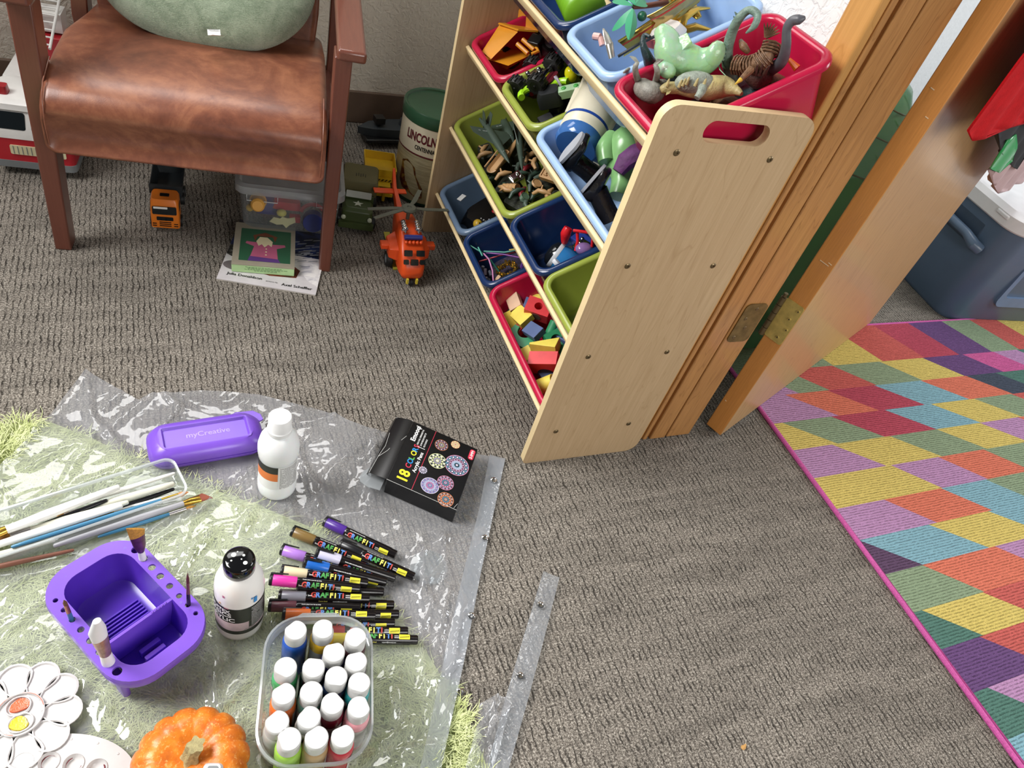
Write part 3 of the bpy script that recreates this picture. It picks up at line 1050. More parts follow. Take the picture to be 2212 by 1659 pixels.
bkM = at((-.543, .624, 0.0), -17.5)
book = thing('picture_book', 'large thin picture book with a snowy forest cover under the storage box', 'book', bkM)
MB().box((.1115, .125, .0022), (.221, .248, .0036)).build('pages', PAPER, book)
cvr = MB().box((.1115, .125, .0044), (.2235, .2505, .0008), 0)
cvr.box((.1115, .195, .00495), (.2235, .11, .0004), 1)
cvr.prism([(.12, .10), (.2232, .125), (.2232, .03), (.20, .045), (.185, .065), (.15, .06)], .0050, .0053, 4)
cvr.prism([(.0, .10), (.03, .085), (.07, .11), (.07, .14), (.0, .14)], .0049, .0052, 3)
cvr.prism(circ(.035, .060, .034, 24, .019), .0050, .0054, 2)
cvr.prism([(.075, .07), (.085, .048), (.11, .042), (.17, .05), (.175, .08), (.15, .10), (.09, .10)], .0051, .0055, 5)
for i in range(26):
    a = i * 2.4
    x_, y_ = .165 + .045 * cos(a) * (i / 26), .155 + .07 * sin(a) * (i / 26)
    cvr.prism([(x_, y_), (x_ + .02, y_ + .008), (x_ + .022, y_ + .012), (x_ + .002, y_ + .004)], .0054, .0056, 6)
SNOW = pm('snow_print', 0xC9C4C6, .35, .1, 20)
cvr.build('cover', [SNOW, bk_noise('night_forest_print', 0x0E1424, 0x141E44, 0x2A3A6A, 14), pm('grey_stone_print', 0x6A6264, .4), bk_noise('birch_print', 0x141414, 0x30302E, 0xC8C4BC, 26), bk_noise('snowy_tree_print', 0xF0ECEA, 0xD8D4D6, 0xA8A6B0, 12),
                    bk_noise('brown_fur_print', 0x3A180E, 0x6A2F1A, 0x7E4426, 16), pm('grey_needles_print', 0x8E9098, .4)], book)
MB().text('Julia Donaldson', .0125, 0, T(.018, .022, .0058) @ R(-.5, 'Z'), .012).text('pictures by', .006, 0, T(.106, .0185, .0058)).text('Axel Scheffler', .0125, 0, T(.142, .0135, .0058), .012).build('lettering', BLACK, book, smooth=0)

b2M = at((-.508, .648, .006), -9)
book2 = thing('board_book', 'small pale green book with a pink figure, on top of the snowy book', 'book', b2M)
MB().box((.070, .085, .0105), (.140, .17, .021), 0).build('pages', pm('pale_green_edge', 0xB4D69A, .5), book2, bev=.001)
c2 = MB().box((.070, .085, .0218), (.141, .171, .0012), 0)
c2.prism(rrect(.116, .13, .001, 2, .072, .082), .0224, .0227, 1)
c2.prism([(.038, .03), (.102, .025), (.098, .072), (.118, .082), (.116, .090), (.090, .088), (.052, .092), (.028, .094), (.026, .086), (.046, .076)], .0227, .0230, 2)
c2.prism([(.034, .017), (.108, .017), (.102, .030), (.038, .035)], .0230, .0233, 3)
c2.prism([(.050, .096), (.056, .078), (.063, .086), (.070, .074), (.078, .086), (.086, .078), (.088, .098), (.075, .115), (.058, .115)], .0231, .0234, 4)
c2.prism([(.047, .098), (.052, .118), (.088, .118), (.093, .098), (.098, .12), (.07, .135), (.042, .12)], .0231, .0233, 5)
for y in (.068, .056, .044):
    c2.prism(circ(.074, y, .0022, 8), .0230, .0235, 4)
c2.build('cover', [pm('warm_grey_cover', 0x97907F, .4), pm('dark_green_print', 0x2C5A40, .4), pm('pink_print', 0xB05A78, .4), pm('violet_print', 0x5B3B7A, .4), pm('cream_print', 0xD8CDA6, .4), pm('auburn_print', 0x6E3E28, .5)], book2)
tl = MB()
for i, (a, b_) in enumerate(((.03, .11), (.035, .118), (.028, .105), (.05, .1))):
    x_ = a
    while x_ < b_:
        l_ = random.uniform(.004, .009)
        tl.box((x_ + l_ / 2, -.0003, .0165 - i * .0032), (l_, .0006, .0009))
        x_ += l_ + .0015
tl.build('small_print', pm('print_green', 0x5A7A50, .6), book2)

# military toy truck (no face)
OLV, OLT = pm('olive_toy', 0x3D4A24, .45), pm('olive_canvas', 0x5B5530, .6)
jp = thing('toy_army_truck', 'olive green toy army truck with a white star, beside the clear storage box', 'toy truck', at((-.183, .822, 0), -14))
j = MB()
j.loft([lift(rrect(.082, .06, .008, 4, 0, .035), .020), lift(rrect(.080, .058, .012, 4, 0, .036), .055), lift(rrect(.066, .048, .014, 4, 0, .040), .064)])
j.box((0, .085, .048), (.080, .05, .056))
jb = j.build('hood', OLV, jp, bev=.002)
MB().loft([lift(rrect(.092, .012, .004, 3, 0, .0), .012), lift(rrect(.092, .012, .004, 3, 0, .0), .028)]).build('bumper', OLV, jp)
MB().loft([lift(rrect(.090, .09, .006, 4, 0, .112), .07), lift(rrect(.094, .095, .006, 4, 0, .112), .105), lift(rrect(.088, .09, .01, 4, 0, .112), .112)]).build('canvas_top', OLT, jp)
MB().prism(rrect(.066, .018, .002), 0, .001, 0, basis((1, 0, 0), (0, .2, 1), (0, -1, .2), (0, .058, .078))).build('windscreen', pm('pale_glass', 0xB8BDB4, .2), jp)
st = [(.014 * (1 if k % 2 == 0 else .42) * sin(k * pi / 5), .014 * (1 if k % 2 == 0 else .42) * cos(k * pi / 5)) for k in range(10)]
MB().prism([(p[0], p[1]) for p in st], 0, .0008, 0, T(0, .036, .0642)).build('star', pm('pale_star', 0xC8CCBC, .4), jp)
vv = MB()
for i in range(5):
    vv.box((-.012 + i * .006, .10 + (i % 2) * .003, .1123), (.0018, .014, .0008))
vv.build('vent', pm('dark_olive', 0x22260F, .6), jp)
for sx in (-1, 1):
    MB().lathe([(.006, 0), (.006, .004), (.003, .006)], 12, 0, T(sx * .034, .004, .040) @ R(90, 'X')).build('headlamp', pm('pale_lamp', 0xB9C0A8, .3), jp)
    for y in (.03, .13):
        wheel('wheel', jp, (sx * .043, y, .018), .018, .014)

# yellow dump truck
YD = pm('yellow_dumper', 0xD8B01E, .4)
yt = thing('toy_dump_truck', 'yellow toy dump truck with a raised flat bed, beside the tall tin', 'toy truck', at((-.090, .962, 0), -10))
q = MB().loft([lift(rrect(.085, .10, .003, 3, 0, .08), .064), lift(rrect(.088, .104, .003, 3, 0, .08), .090), lift(rrect(.083, .099, .003, 3, 0, .08), .090), lift(rrect(.080, .095, .003, 3, 0, .08), .068)])
q.box((0, .03, .062), (.086, .018, .010))
q.build('dump_bed', YD, yt)
hz_ = MB()
for i in range(8):
    hz_.prism([(-.038 + i * .010, 0), (-.034 + i * .010, 0), (-.029 + i * .010, .006), (-.033 + i * .010, .006)], 0, .0008, 0, basis((1, 0, 0), (0, 0, 1), (0, -1, 0), (0, .0205, .0595)))
hz_.build('hazard_stripe', BLACK, yt)
MB().box((.008, .012, .045), (.042, .03, .026)).box((.012, -.004, .033), (.008, .012, .038)).box((0, .012, .030), (.075, .03, .010)).build('cab', YD, yt, bev=.001)
MB().box((.012, -.0035, .050), (.026, .002, .008)).box((-.018, -.001, .042), (.018, .012, .016)).build('window', WIN, yt)
MB().box((-.020, .002, .053), (.016, .018, .006)).build('roof_plate', WHITE, yt)
MB().box((0, .07, .035), (.05, .13, .03)).build('chassis', BLACK, yt)
for x in (-.038, .038):
    for y in (.02, .12):
        wheel('wheel', yt, (x, y, .023), .023, .018)

# tall tin
tn = thing('storage_tin', 'tall cream storage tin with a dark green lid, behind the left side of the shelf', 'tin', at((.068, 1.036, 0)))
CR = .096
m, nt, b = newmat('printed_tin')
v = ocoord(nt)
f = noise(nt, ocoord(nt, (6, 6, 180)), 3, 3, .7)
nt.links.new(ramp(nt, f, [(.4, lin(0x9A9070)), (.6, lin(0xB9B08C))]), b.inputs['Base Color'])
b.inputs['Roughness'].default_value = .35
TIN = m
MB().lathe([(CR - .003, 0), (CR, .003), (CR, .012)], 56, 0).lathe([(CR, .012), (CR, .05)], 56, 1, None, False, False).lathe([(CR, .05), (CR, .245)], 56, 2, None, False, False).build('tin_body', [pm('dark_green_tin', 0x123A26, .3), pm('tan_band', 0xA49A74, .4), TIN], tn, smooth=50)
MB().lathe([(CR + .003, .238), (CR + .004, .240), (CR + .004, .268), (CR + .002, .272), (CR - .004, .270), (CR - .006, .266), (0.001, .266)], 56, 0, None, False, True).build('tin_lid', pm('green_tin_lid', 0x2C5138, .3), tn, smooth=40)
MB().lathe([(CR + .0006, .155), (CR + .0006, .236)], 56, 0, None, False, False).build('label_band', pm('cream_label', 0xD6CDB2, .4), tn)
lb_ = MB()
Rz = R(-38, 'Z')
rr_ = CR + .0016
lb_.text('LINCOLN', .036, 0, R(-42, 'Z') @ T(0, 0, .192), .03, rr_, 'CENTER', .60)
lb_.text('LOGS', .036, 0, R(18, 'Z') @ T(0, 0, .190), .03, rr_, 'CENTER', .72)
lb_.lathe([(rr_, .153), (rr_, .157)], 56, 0, None, False, False)
lb_.text('CENTENNIAL EDITION', .017, 1, R(-18, 'Z') @ T(0, 0, .170), .02, rr_, 'CENTER', .62)
lb_.build('lettering', [pm('maroon_ink', 0x5E1A22, .5), BLACK], tn, smooth=0)
pic = MB()
pts = [(-.07, .06), (-.055, .04), (-.03, .035), (-.005, .025), (.012, .03), (.008, .06), (-.015, .09), (-.022, .115), (-.05, .13), (-.07, .12)]
pic.add([(rr_ * sin(p[0] / rr_), -rr_ * cos(p[0] / rr_), p[1]) for p in pts], [tuple(range(len(pts)))], 0, R(-30, 'Z'))
pic.build('printed_figure', bk_noise('brown_print', 0x3A1210, 0x5E2A14, 0x8A6A2A, 30), tn, smooth=0)

# toy warship against the baseboard
sh = thing('toy_warship', 'dark grey toy warship lying by the baseboard behind the tin', 'toy ship', at((-.07, 1.31, 0.0), 6))
SG = pm('dark_grey_toy', 0x33393D, .5)
hl = MB().loft([[(-.01, 0, .03), (-.012, 0, .05), (-.01, .0, .052), (-.008, 0, .03)], [(.03, -.02, .018), (.03, -.026, .056), (.03, .026, .056), (.03, .02, .018)], [(.10, -.03, .010), (.10, -.036, .058), (.10, .036, .058), (.10, .03, .010)], [(.26, -.03, .010), (.26, -.036, .062), (.26, .036, .062), (.26, .03, .010)]])
hl.build('hull', SG, sh)
MB().box((.105, .0, .024), (.20, .09, .012)).build('keel', BLACK, sh, bev=.003)
MB().lathe([(.028, .058), (.024, .075), (.018, .08)], 16, 0, T(.15, 0, 0)).box((.16, 0, .085), (.05, .03, .02)).cyl((.165, 0, .08), (.175, 0, .115), .006).build('tower', SG, sh)
MB().box((.055, 0, .075), (.03, .03, .018)).cyl((.055, 0, .056), (.055, 0, .07), .008).build('turret', BLACK, sh)
rl = MB()
for i in range(5):
    rl.cyl((.17 + i * .018, -.036, .06), (.17 + i * .018, -.036, .075), .001)
rl.tube([(.17, -.036, .075), (.245, -.036, .077)], .001, 6)
rl.build('railing', pm('yellowed_rail', 0xA98B3A, .5), sh)

# orange rescue helicopter
HE = thing('toy_helicopter', 'orange toy rescue helicopter with grey rotor blades, in front of the shelf', 'toy helicopter', at((-.089, .586, 0), -2))
HO = pm('helicopter_orange', 0xE2501A, .35)
hb = []
for y, z0, z1, w2 in ((.0, .030, .045, .040), (.008, .020, .062, .056), (.03, .018, .085, .062), (.055, .018, .105, .062), (.10, .020, .118, .058), (.15, .024, .118, .048), (.18, .034, .11, .036), (.21, .05, .095, .024)):
    hb.append([(p[0], y, p[1]) for p in rrect(w2, z1 - z0, .012 if w2 > .03 else .006, 4, 0, (z0 + z1) / 2)])
hbo = MB().loft(hb).build('fuselage', HO, HE, smooth=45)
MB().loft([[(-.008, .19, .065), (.008, .19, .065), (.008, .19, .095), (-.008, .19, .095)], [(-.005, .28, .10), (.005, .28, .10), (.005, .28, .115), (-.005, .28, .115)], [(-.004, .30, .10), (.004, .30, .10), (.004, .315, .15), (-.004, .315, .15)]]).box((-.03, .272, .105), (.055, .022, .005)).box((.015, .272, .105), (.03, .02, .005)).build('tail_boom', HO, HE, bev=.002)
hw = MB()
fc = basis((1, 0, 0), (0, .55, .84), (0, -.84, .55), (0, .018, .078))
for a in ((-.026, .002, .021, .015), (.005, .002, .021, .015), (-.009, -.020, .019, .015), (-.027, -.018, .013, .012), (.014, -.018, .013, .012)):
    hw.prism(rrect(a[2], a[3], .002, 3, a[0] + a[2] / 2, a[1] + a[3] / 2), .002, .0045, 0, fc)
hw.build('window', WIN, hbo)
for sx in (-1, 1):
    MB().loft([[(sx * .028, .05, .04), (sx * .028, .05, .075), (sx * .028, .12, .085), (sx * .028, .12, .04)], [(sx * .052, .06, .045), (sx * .052, .06, .070), (sx * .052, .11, .075), (sx * .052, .11, .045)]]).box((sx * .058, .085, .066), (.024, .022, .014)).build('side_pod', HO, HE, bev=.002)
    e = MB()
    for k in range(4):
        e.ball((0, k * .008, 0), (.0075 - k * .0004, .005, .0065), 12)
    e.cyl((0, -.014, -.003), (0, -.004, 0), .0005, .006)
    e.ball((0, -.003, 0), (.009, .006, .009), 14)
    eo = e.build('engine', CHROME, HE, loc=T(sx * .017, .078, .120) @ R(10, 'X'))
    wheel('wheel', HE, (sx * .042, .09, .020), .020, .016)
wheel('wheel', HE, (0, .008, .010), .010, .010)
for sx in (-1, 1):
    MB().box((sx * .012, .0, .018), (.005, .008, .014)).build('strut', pm('yellow_strut', 0xD6BE3C, .4), HE)
MB().cyl((-.022, .052, .113), (.022, .052, .113), .0065).build('winch_roller', pm('dark_blue_roller', 0x27307A, .35), HE)
bl = MB()
for i in range(5):
    bl.ball((-.019 + i * .0095, .042, .1045), .0048, 12)
bl.build('lamp_row', HO, HE)
hub = MB().lathe([(.004, .108), (.005, .142), (.018, .144), (.020, .149), (.016, .153), (.006, .153), (.005, .151), (.001, .151)], 28, 0, T(0, .125, 0)).build('rotor_hub', pm('rotor_grey', 0x5D5F52, .45), HE)
for a in (3, 62, 183, 197):
    M = T(0, .125, .148) @ R(a if a != 197 else 205, 'Z')
    MB().loft([[(.012, -.004, 0), (.012, .004, 0), (.012, .004, .002), (.012, -.004, .002)], [(.045, -.008, -.002), (.045, .004, -.002), (.045, .004, 0), (.045, -.008, 0)], [(.105, -.005, -.004), (.105, .005, -.004), (.105, .005, -.002), (.105, -.005, -.002)]], 0, M).build('rotor_blade', MATS['rotor_grey'], HE)
small('toy_strip', 'long flat yellow plastic strip beside the toy helicopter', 'toy', T(0, 0, 0), MB().loft([[(-.118, .655, .0), (-.098, .655, .0), (-.098, .655, .004), (-.118, .655, .004)], [(-.112, .80, .012), (-.096, .80, .012), (-.096, .80, .016), (-.112, .80, .016)]]), pm('pale_yellow_strip', 0xCFC244, .4))
small('carpet_crumb', 'tiny tan crumb on the bare carpet at the bottom right', 'crumb', at((0.1669, -0.6238, 0.0000)), MB().loft([lift(circ(0, 0, .004, 7), 0), lift(circ(.001, 0, .003, 7), .004), lift(circ(.002, .002, .0008, 7), .009)]), pm('tan_crumb', 0xC99A5C, .8))

# ------------------------------------------------------------ shag rug under the plastic
import numpy as np
SHAG = [(-0.9690, 0.2467, 0.0000)[:2], (-0.9266, 0.2250, 0.0000)[:2], (-0.8501, 0.2207, 0.0000)[:2], (-0.7840, 0.1735, 0.0000)[:2], (-0.7111, 0.1095, 0.0000)[:2], (-0.6240, 0.0490, 0.0000)[:2], (-0.5225, -0.0188, 0.0000)[:2], (-0.4296, -0.0899, 0.0000)[:2], (-0.3637, -0.2055, 0.0000)[:2], (-0.3031, -0.3457, 0.0000)[:2], (-0.2722, -0.4520, 0.0000)[:2], (-0.2616, -0.5243, 0.0000)[:2], (-.27, -.72), (-1.25, -.72), (-1.25, .2)]


def np_inside(px, py, poly):
    c = np.zeros(px.shape, bool)
    for i in range(len(poly)):
        x1, y1 = poly[i][:2]
        x2, y2 = poly[i - 1][:2]
        if y1 == y2:
            continue
        c ^= ((y1 > py) != (y2 > py)) & (px < (x2 - x1) * (py - y1) / (y2 - y1) + x1)
    return c


def segdist(px, py, a, b):
    ax, ay, bx_, by = a[0], a[1], b[0], b[1]
    L2 = (bx_ - ax) ** 2 + (by - ay) ** 2 + 1e-12
    t = np.clip(((px - ax) * (bx_ - ax) + (py - ay) * (by - ay)) / L2, 0, 1)
    return np.hypot(px - ax - t * (bx_ - ax), py - ay - t * (by - ay)), t


def polydist(px, py, poly):
    d = np.full(px.shape, 9.)
    for i in range(len(poly)):
        d = np.minimum(d, segdist(px, py, poly[i - 1], poly[i])[0])
    return np.where(np_inside(px, py, poly), d, -d)


def ground(px, py):
    """height of the plastic's resting surface: carpet, or the shag pile"""
    d = polydist(px, py, SHAG)
    s_ = np.clip((d + .02) / .05, 0, 1)
    return .004 + .018 * s_ * s_ * (3 - 2 * s_)


def gh(x, y):
    return float(ground(np.array([x]), np.array([y]))[0])


SHEET = [(-0.7976, 0.3477, 0.0100)[:2], (-0.7426, 0.2887, 0.0100)[:2], (-0.7078, 0.2557, 0.0100)[:2], (-0.6837, 0.2726, 0.0100)[:2], (-0.5934, 0.2730, 0.0100)[:2], (-0.4920, 0.2493, 0.0100)[:2], (-0.3743, 0.1886, 0.0100)[:2], (-0.2664, 0.1184, 0.0100)[:2], (-0.2038, 0.0791, 0.0100)[:2], (-0.0663, 0.0263, 0.0100)[:2], (-0.0360, 0.0120, 0.0100)[:2],
         (-0.0904, -0.0846, 0.0100)[:2], (-0.1726, -0.2328, 0.0100)[:2], (-0.2385, -0.3578, 0.0100)[:2], (-0.2987, -0.4631, 0.0100)[:2], (-0.3348, -0.5199, 0.0100)[:2], (-.36, -.68), (-1.2, -.68), (-1.2, .05), (-0.9500, 0.0803, 0.0100)[:2], (-0.9152, 0.1107, 0.0100)[:2], (-0.8801, 0.1678, 0.0100)[:2], (-0.8714, 0.1930, 0.0100)[:2], (-0.8428, 0.2502, 0.0100)[:2]]
rng = np.random.default_rng(5)
NB = 46000
bxy = np.stack([rng.uniform(-1.12, -.2, NB * 2), rng.uniform(-.62, .26, NB * 2)], 1)
dd = polydist(bxy[:, 0], bxy[:, 1], SHAG) + rng.normal(0, .004, NB * 2)
bxy = bxy[dd > .004][:NB]
NB = len(bxy)
under = np.clip(polydist(bxy[:, 0], bxy[:, 1], SHEET) / .03, 0, 1)
ang = rng.uniform(0, 2 * pi, NB) * .35 + 3.2 * np.sin(bxy[:, 0] * 23 + 2 * np.sin(bxy[:, 1] * 19)) + 2.2 * np.sin(bxy[:, 1] * 31 + bxy[:, 0] * 11)
ln = rng.uniform(.020, .036, NB)
wd = rng.uniform(.0007, .0013, NB)
ht = np.where(under > 0, .016 - .003 * under, .026) * rng.uniform(.75, 1.05, NB)
ht *= np.where(under > 0, .25 + .75 * np.clip(polydist(bxy[:, 0], bxy[:, 1], SHAG) / .035, 0, 1), 1)
lean_ = np.where(under > 0, .95, .8)
V = np.zeros((NB, 8, 3))
curl = rng.normal(0, .5, NB)
for k in range(4):
    t = k / 3
    r_ = ln * lean_ * (t ** 1.1)
    z_ = .003 + ht * (1 - (1 - t) ** 2.2) * (1 - .25 * t * under)
    a_ = ang + curl * t
    x_ = bxy[:, 0] + r_ * np.cos(a_)
    y_ = bxy[:, 1] + r_ * np.sin(a_)
    ww = wd * (1 - .75 * t)
    V[:, 2 * k, 0] = x_ - ww * np.sin(a_)
    V[:, 2 * k, 1] = y_ + ww * np.cos(a_)
    V[:, 2 * k + 1, 0] = x_ + ww * np.sin(a_)
    V[:, 2 * k + 1, 1] = y_ - ww * np.cos(a_)
    V[:, 2 * k, 2] = V[:, 2 * k + 1, 2] = z_
base = np.arange(NB)[:, None] * 8
F_ = np.concatenate([base + np.array(q) for q in ((0, 1, 3, 2), (2, 3, 5, 4), (4, 5, 7, 6))], 0)
me = bpy.data.meshes.new('shag_pile')
me.from_pydata(V.reshape(-1, 3).tolist(), [], F_.tolist())
m, nt, b = newmat('lime_shag')
v = ocoord(nt)
sp = N(nt, 'ShaderNodeSeparateXYZ')
nt.links.new(v, sp.inputs[0])
f = noise(nt, v, 60, 3)
cc = ramp(nt, f, [(.3, lin(0xB4BE78)), (.6, lin(0xD8DFA6)), (.75, lin(0xEAEEC8))])
nt.links.new(cc, b.inputs['Base Color'])
b.inputs['Roughness'].default_value = .7
b.inputs['Sheen Weight'].default_value = .3
LSHAG = m
me.materials.append(m)
shag = thing('shag_rug', 'fluffy pale lime green shag rug lying under the clear plastic sheet', 'rug', (0, 0, 0))
po = bpy.data.objects.new('shag_pile', me)
COL.objects.link(po)
po.parent = shag
po['kind'] = 'stuff'
MB().prism([(p[0], p[1]) for p in SHAG], .0005, .004).build('rug_backing', pm('shag_backing', 0xB2BA84, .95, .2, 80), shag, smooth=0)

# ------------------------------------------------------------ clear plastic sheets
FLAT = []      # (x, y, radius): wrinkles die out where a thing stands


def keepflat(x, y, r):
    FLAT.append((x, y, r))


CREASE = [(-0.7991, 0.3580, 0.0000), (-0.7802, 0.1621, 0.0000), (-0.7991, 0.3580, 0.0000), (-0.8733, 0.1964, 0.0000), (-0.6720, 0.2859, 0.0000), (-0.7802, 0.1621, 0.0000), (-0.7802, 0.1621, 0.0000), (-0.8194, 0.0661, 0.0000), (-0.7802, 0.1621, 0.0000), (-0.8777, 0.1047, 0.0000), (-0.6720, 0.2859, 0.0000), (-0.6340, 0.2227, 0.0000), (-0.7359, 0.2829, 0.0000), (-0.7665, 0.2387, 0.0000),
          (-0.5205, 0.0698, 0.0000), (-0.5332, -0.0318, 0.0000), (-0.5332, -0.0318, 0.0000), (-0.5598, -0.0843, 0.0000), (-0.5891, 0.0077, 0.0000), (-0.6412, -0.0596, 0.0000), (-0.6412, -0.0596, 0.0000), (-0.6517, -0.1282, 0.0000), (-0.6381, 0.0668, 0.0000), (-0.5891, 0.0077, 0.0000), (-0.5887, 0.0127, 0.0000), (-0.5201, 0.0375, 0.0000), (-0.5143, 0.0526, 0.0000), (-0.5826, 0.0901, 0.0000),
          (-0.5826, 0.0901, 0.0000), (-0.6376, 0.0772, 0.0000), (-0.8160, 0.0655, 0.0000), (-0.8986, -0.0024, 0.0000), (-0.6478, -0.0492, 0.0000), (-0.7211, -0.1013, 0.0000), (-0.8646, -0.1004, 0.0000), (-0.8970, -0.1321, 0.0000), (-0.8288, -0.0959, 0.0000), (-0.8730, -0.1065, 0.0000), (-0.2308, -0.0534, 0.0000), (-0.3564, -0.5106, 0.0000), (-0.3263, 0.0515, 0.0000), (-0.2567, 0.1133, 0.0000),
          (-0.4458, 0.0695, 0.0000), (-0.3955, -0.0357, 0.0000), (-0.2867, -0.2397, 0.0000), (-0.2252, -0.1875, 0.0000), (-0.4506, -0.4844, 0.0000), (-0.3470, -0.4536, 0.0000), (-0.7684, -0.3847, 0.0000), (-0.7497, -0.3082, 0.0000), (-0.5586, -0.3359, 0.0000), (-0.6057, -0.4295, 0.0000), (-0.6202, -0.2627, 0.0000), (-0.6193, -0.3749, 0.0000), (-0.5285, -0.0714, 0.0000), (-0.4948, -0.0486, 0.0000),
          (-0.4625, -0.0444, 0.0000), (-0.4897, -0.1256, 0.0000), (-0.2884, -0.0960, 0.0000), (-0.2580, -0.0807, 0.0000), (-0.2163, -0.2728, 0.0000), (-0.2924, -0.4175, 0.0000), (-0.2208, -0.2169, 0.0000), (-0.2904, -0.3567, 0.0000)]


def build_sheet(name, outline, step, creases, nrand, mat, parent, seed, amp=1.0, lift_=0.0, rbox=(-1.0, -.2, -.6, .2)):
    r2 = np.random.default_rng(seed)
    xs_ = [p[0] for p in outline]
    ys_ = [p[1] for p in outline]
    gx, gy = np.meshgrid(np.arange(min(xs_), max(xs_), step), np.arange(min(ys_), max(ys_), step))
    px = (gx + r2.uniform(-.3, .3, gx.shape) * step).ravel()
    py = (gy + r2.uniform(-.3, .3, gy.shape) * step).ravel()
    ok = polydist(px, py, outline) > step * .7
    # drop most of what lies far outside the view
    ok &= (px > -1.02) & (py > -.64) | (r2.uniform(0, 1, px.shape) < .05)
    pts = list(zip(px[ok], py[ok]))
    out = []
    for i in range(len(outline)):
        a, b_ = outline[i - 1], outline[i]
        n_ = max(1, int(math.hypot(b_[0] - a[0], b_[1] - a[1]) / step))
        for k in range(n_):
            out.append((a[0] + (b_[0] - a[0]) * k / n_, a[1] + (b_[1] - a[1]) * k / n_))
    mb = MB().plate(out, [], None, 0, extra=pts)
    vx = np.array([p[0] for p in mb.v])
    vy = np.array([p[1] for p in mb.v])
    z = ground(vx, vy)
    wv = np.zeros(vx.shape)
    segs = [(creases[i], creases[i + 1], .007, .007) for i in range(0, len(creases), 2)]
    for k in range(nrand):
        c = np.array([r2.uniform(rbox[0], rbox[1]), r2.uniform(rbox[2], rbox[3])])
        a_ = r2.normal(.95, .55)
        L = r2.uniform(.03, .24)
        d_ = np.array([cos(a_), sin(a_)]) * L / 2
        segs.append((c - d_, c + d_, r2.uniform(.003, .009), r2.uniform(.004, .009)))
    for a, b_, h, w_ in segs:
        d_, t = segdist(vx, vy, a, b_)
        wv += h * 1.25 * np.maximum(0, 1 - d_ / (w_ * 1.8)) ** 1.4 * (.25 + .75 * np.sin(pi * np.clip(t, .03, .97)))
    nz = np.array([NZ.noise(Vector((x * 9, y * 9, seed))) + .5 * NZ.noise(Vector((x * 24, y * 24, seed))) for x, y in zip(vx, vy)])
    wv += .0032 * (nz + .5)
    fl = np.ones(vx.shape)
    for x, y, r_ in FLAT:
        fl = np.minimum(fl, np.clip((np.hypot(vx - x, vy - y) - r_) / .02, 0, 1))
    zz = z + wv * amp * (.06 + .94 * fl) + lift_
    mb.v = list(zip(vx.tolist(), vy.tolist(), zz.tolist()))
    return mb.build(name, mat, parent, smooth=180)


# positions of what stands on the sheet
PC = Vector((-.598, .124, 0))                 # purple brush case
WBp = Vector((-.488, .017, 0))                # white bottle
BBp = Vector((-.576, -.238, 0))               # bottle with black cap
TUB = Vector((-.490, -.396, 0))
BKT = Vector((-.724, -.220, 0))
FLW = Vector((-0.8539, -0.3163, 0.0350))
OVP = Vector((-0.8040, -0.4132, 0.0300))
PUM = Vector((-.655, -.432, 0))
for p, r_ in ((PC, .07), (PC + Vector((.06, 0, 0)), .05), (PC - Vector((.06, 0, 0)), .05), (WBp, .036), (BBp, .038), (TUB, .09), (TUB + Vector((-.01, -.05, 0)), .07), (TUB + Vector((.01, .05, 0)), .07), (BKT, .07), (BKT + Vector((.04, -.06, 0)), .06),
              (BKT - Vector((.04, -.06, 0)), .06), (FLW, .06), (OVP, .07), (PUM, .06), ((-.19, -.03), .10), ((-.43, -.17), .10), ((-.39, -.22), .09), ((-.38, -.27), .08), ((-.70, .02), .05), ((-.78, -.01), .05), ((-.86, -.04), .05), ((-.64, .035), .03)):
    keepflat(p[0], p[1], r_)
SHM = clear('wrinkled_clear_sheet', 0xF4F6F7, .31, 1.0, .05, 0xE0E2E8, .38, 8)
HEM = clear('folded_hem_plastic', 0xE8ECEF, .34, 1.0, .12, 0xD6DCE4, .25, 30)
sheet = thing('plastic_sheet', 'large wrinkled clear plastic sheet with a strip of metal eyelets, spread under the painting things', 'plastic sheet', (0, 0, 0))
build_sheet('clear_film', SHEET, .0058, CREASE, 110, SHM, sheet, 3)


def strip(name, left, right, zoff, parent):
    L = []
    for a, b_ in zip(left, right):
        for i in range(1):
            row = []
            for k in range(7):
                t = k / 6
                x_, y_ = a[0] + (b_[0] - a[0]) * t, a[1] + (b_[1] - a[1]) * t
                row.append((x_, y_, gh(x_, y_) + zoff + .0012 * (1 if k in (0, 6) else 0) + .0014 * sin(x_ * 70 + y_ * 50)))
            L.append(row)
    # refine along the length
    R2 = []
    for i in range(len(L) - 1):
        for s_ in range(6):
            t = s_ / 6
            R2.append([tuple(L[i][k][c] * (1 - t) + L[i + 1][k][c] * t for c in range(3)) for k in range(7)])
    R2.append(L[-1])
    mb = MB().loft(R2, 0, None, False, False, False)
    return mb.build(name, HEM, parent, smooth=180)


def eyelet(p, z, parent):
    M = at((p[0], p[1], z))
    MB().lathe([(.0032, .0), (.0034, .0022), (.0042, .0028), (.0062, .0022), (.0066, .0004)], 24, 0, M, False, False).build('eyelet', CHROME, parent)
    MB().lathe([(.0001, -.0006), (.0032, -.0006)], 20, 0, M, False, False).build('eyelet_hole', pm('eyelet_shade', 0x5A5448, .9), parent)


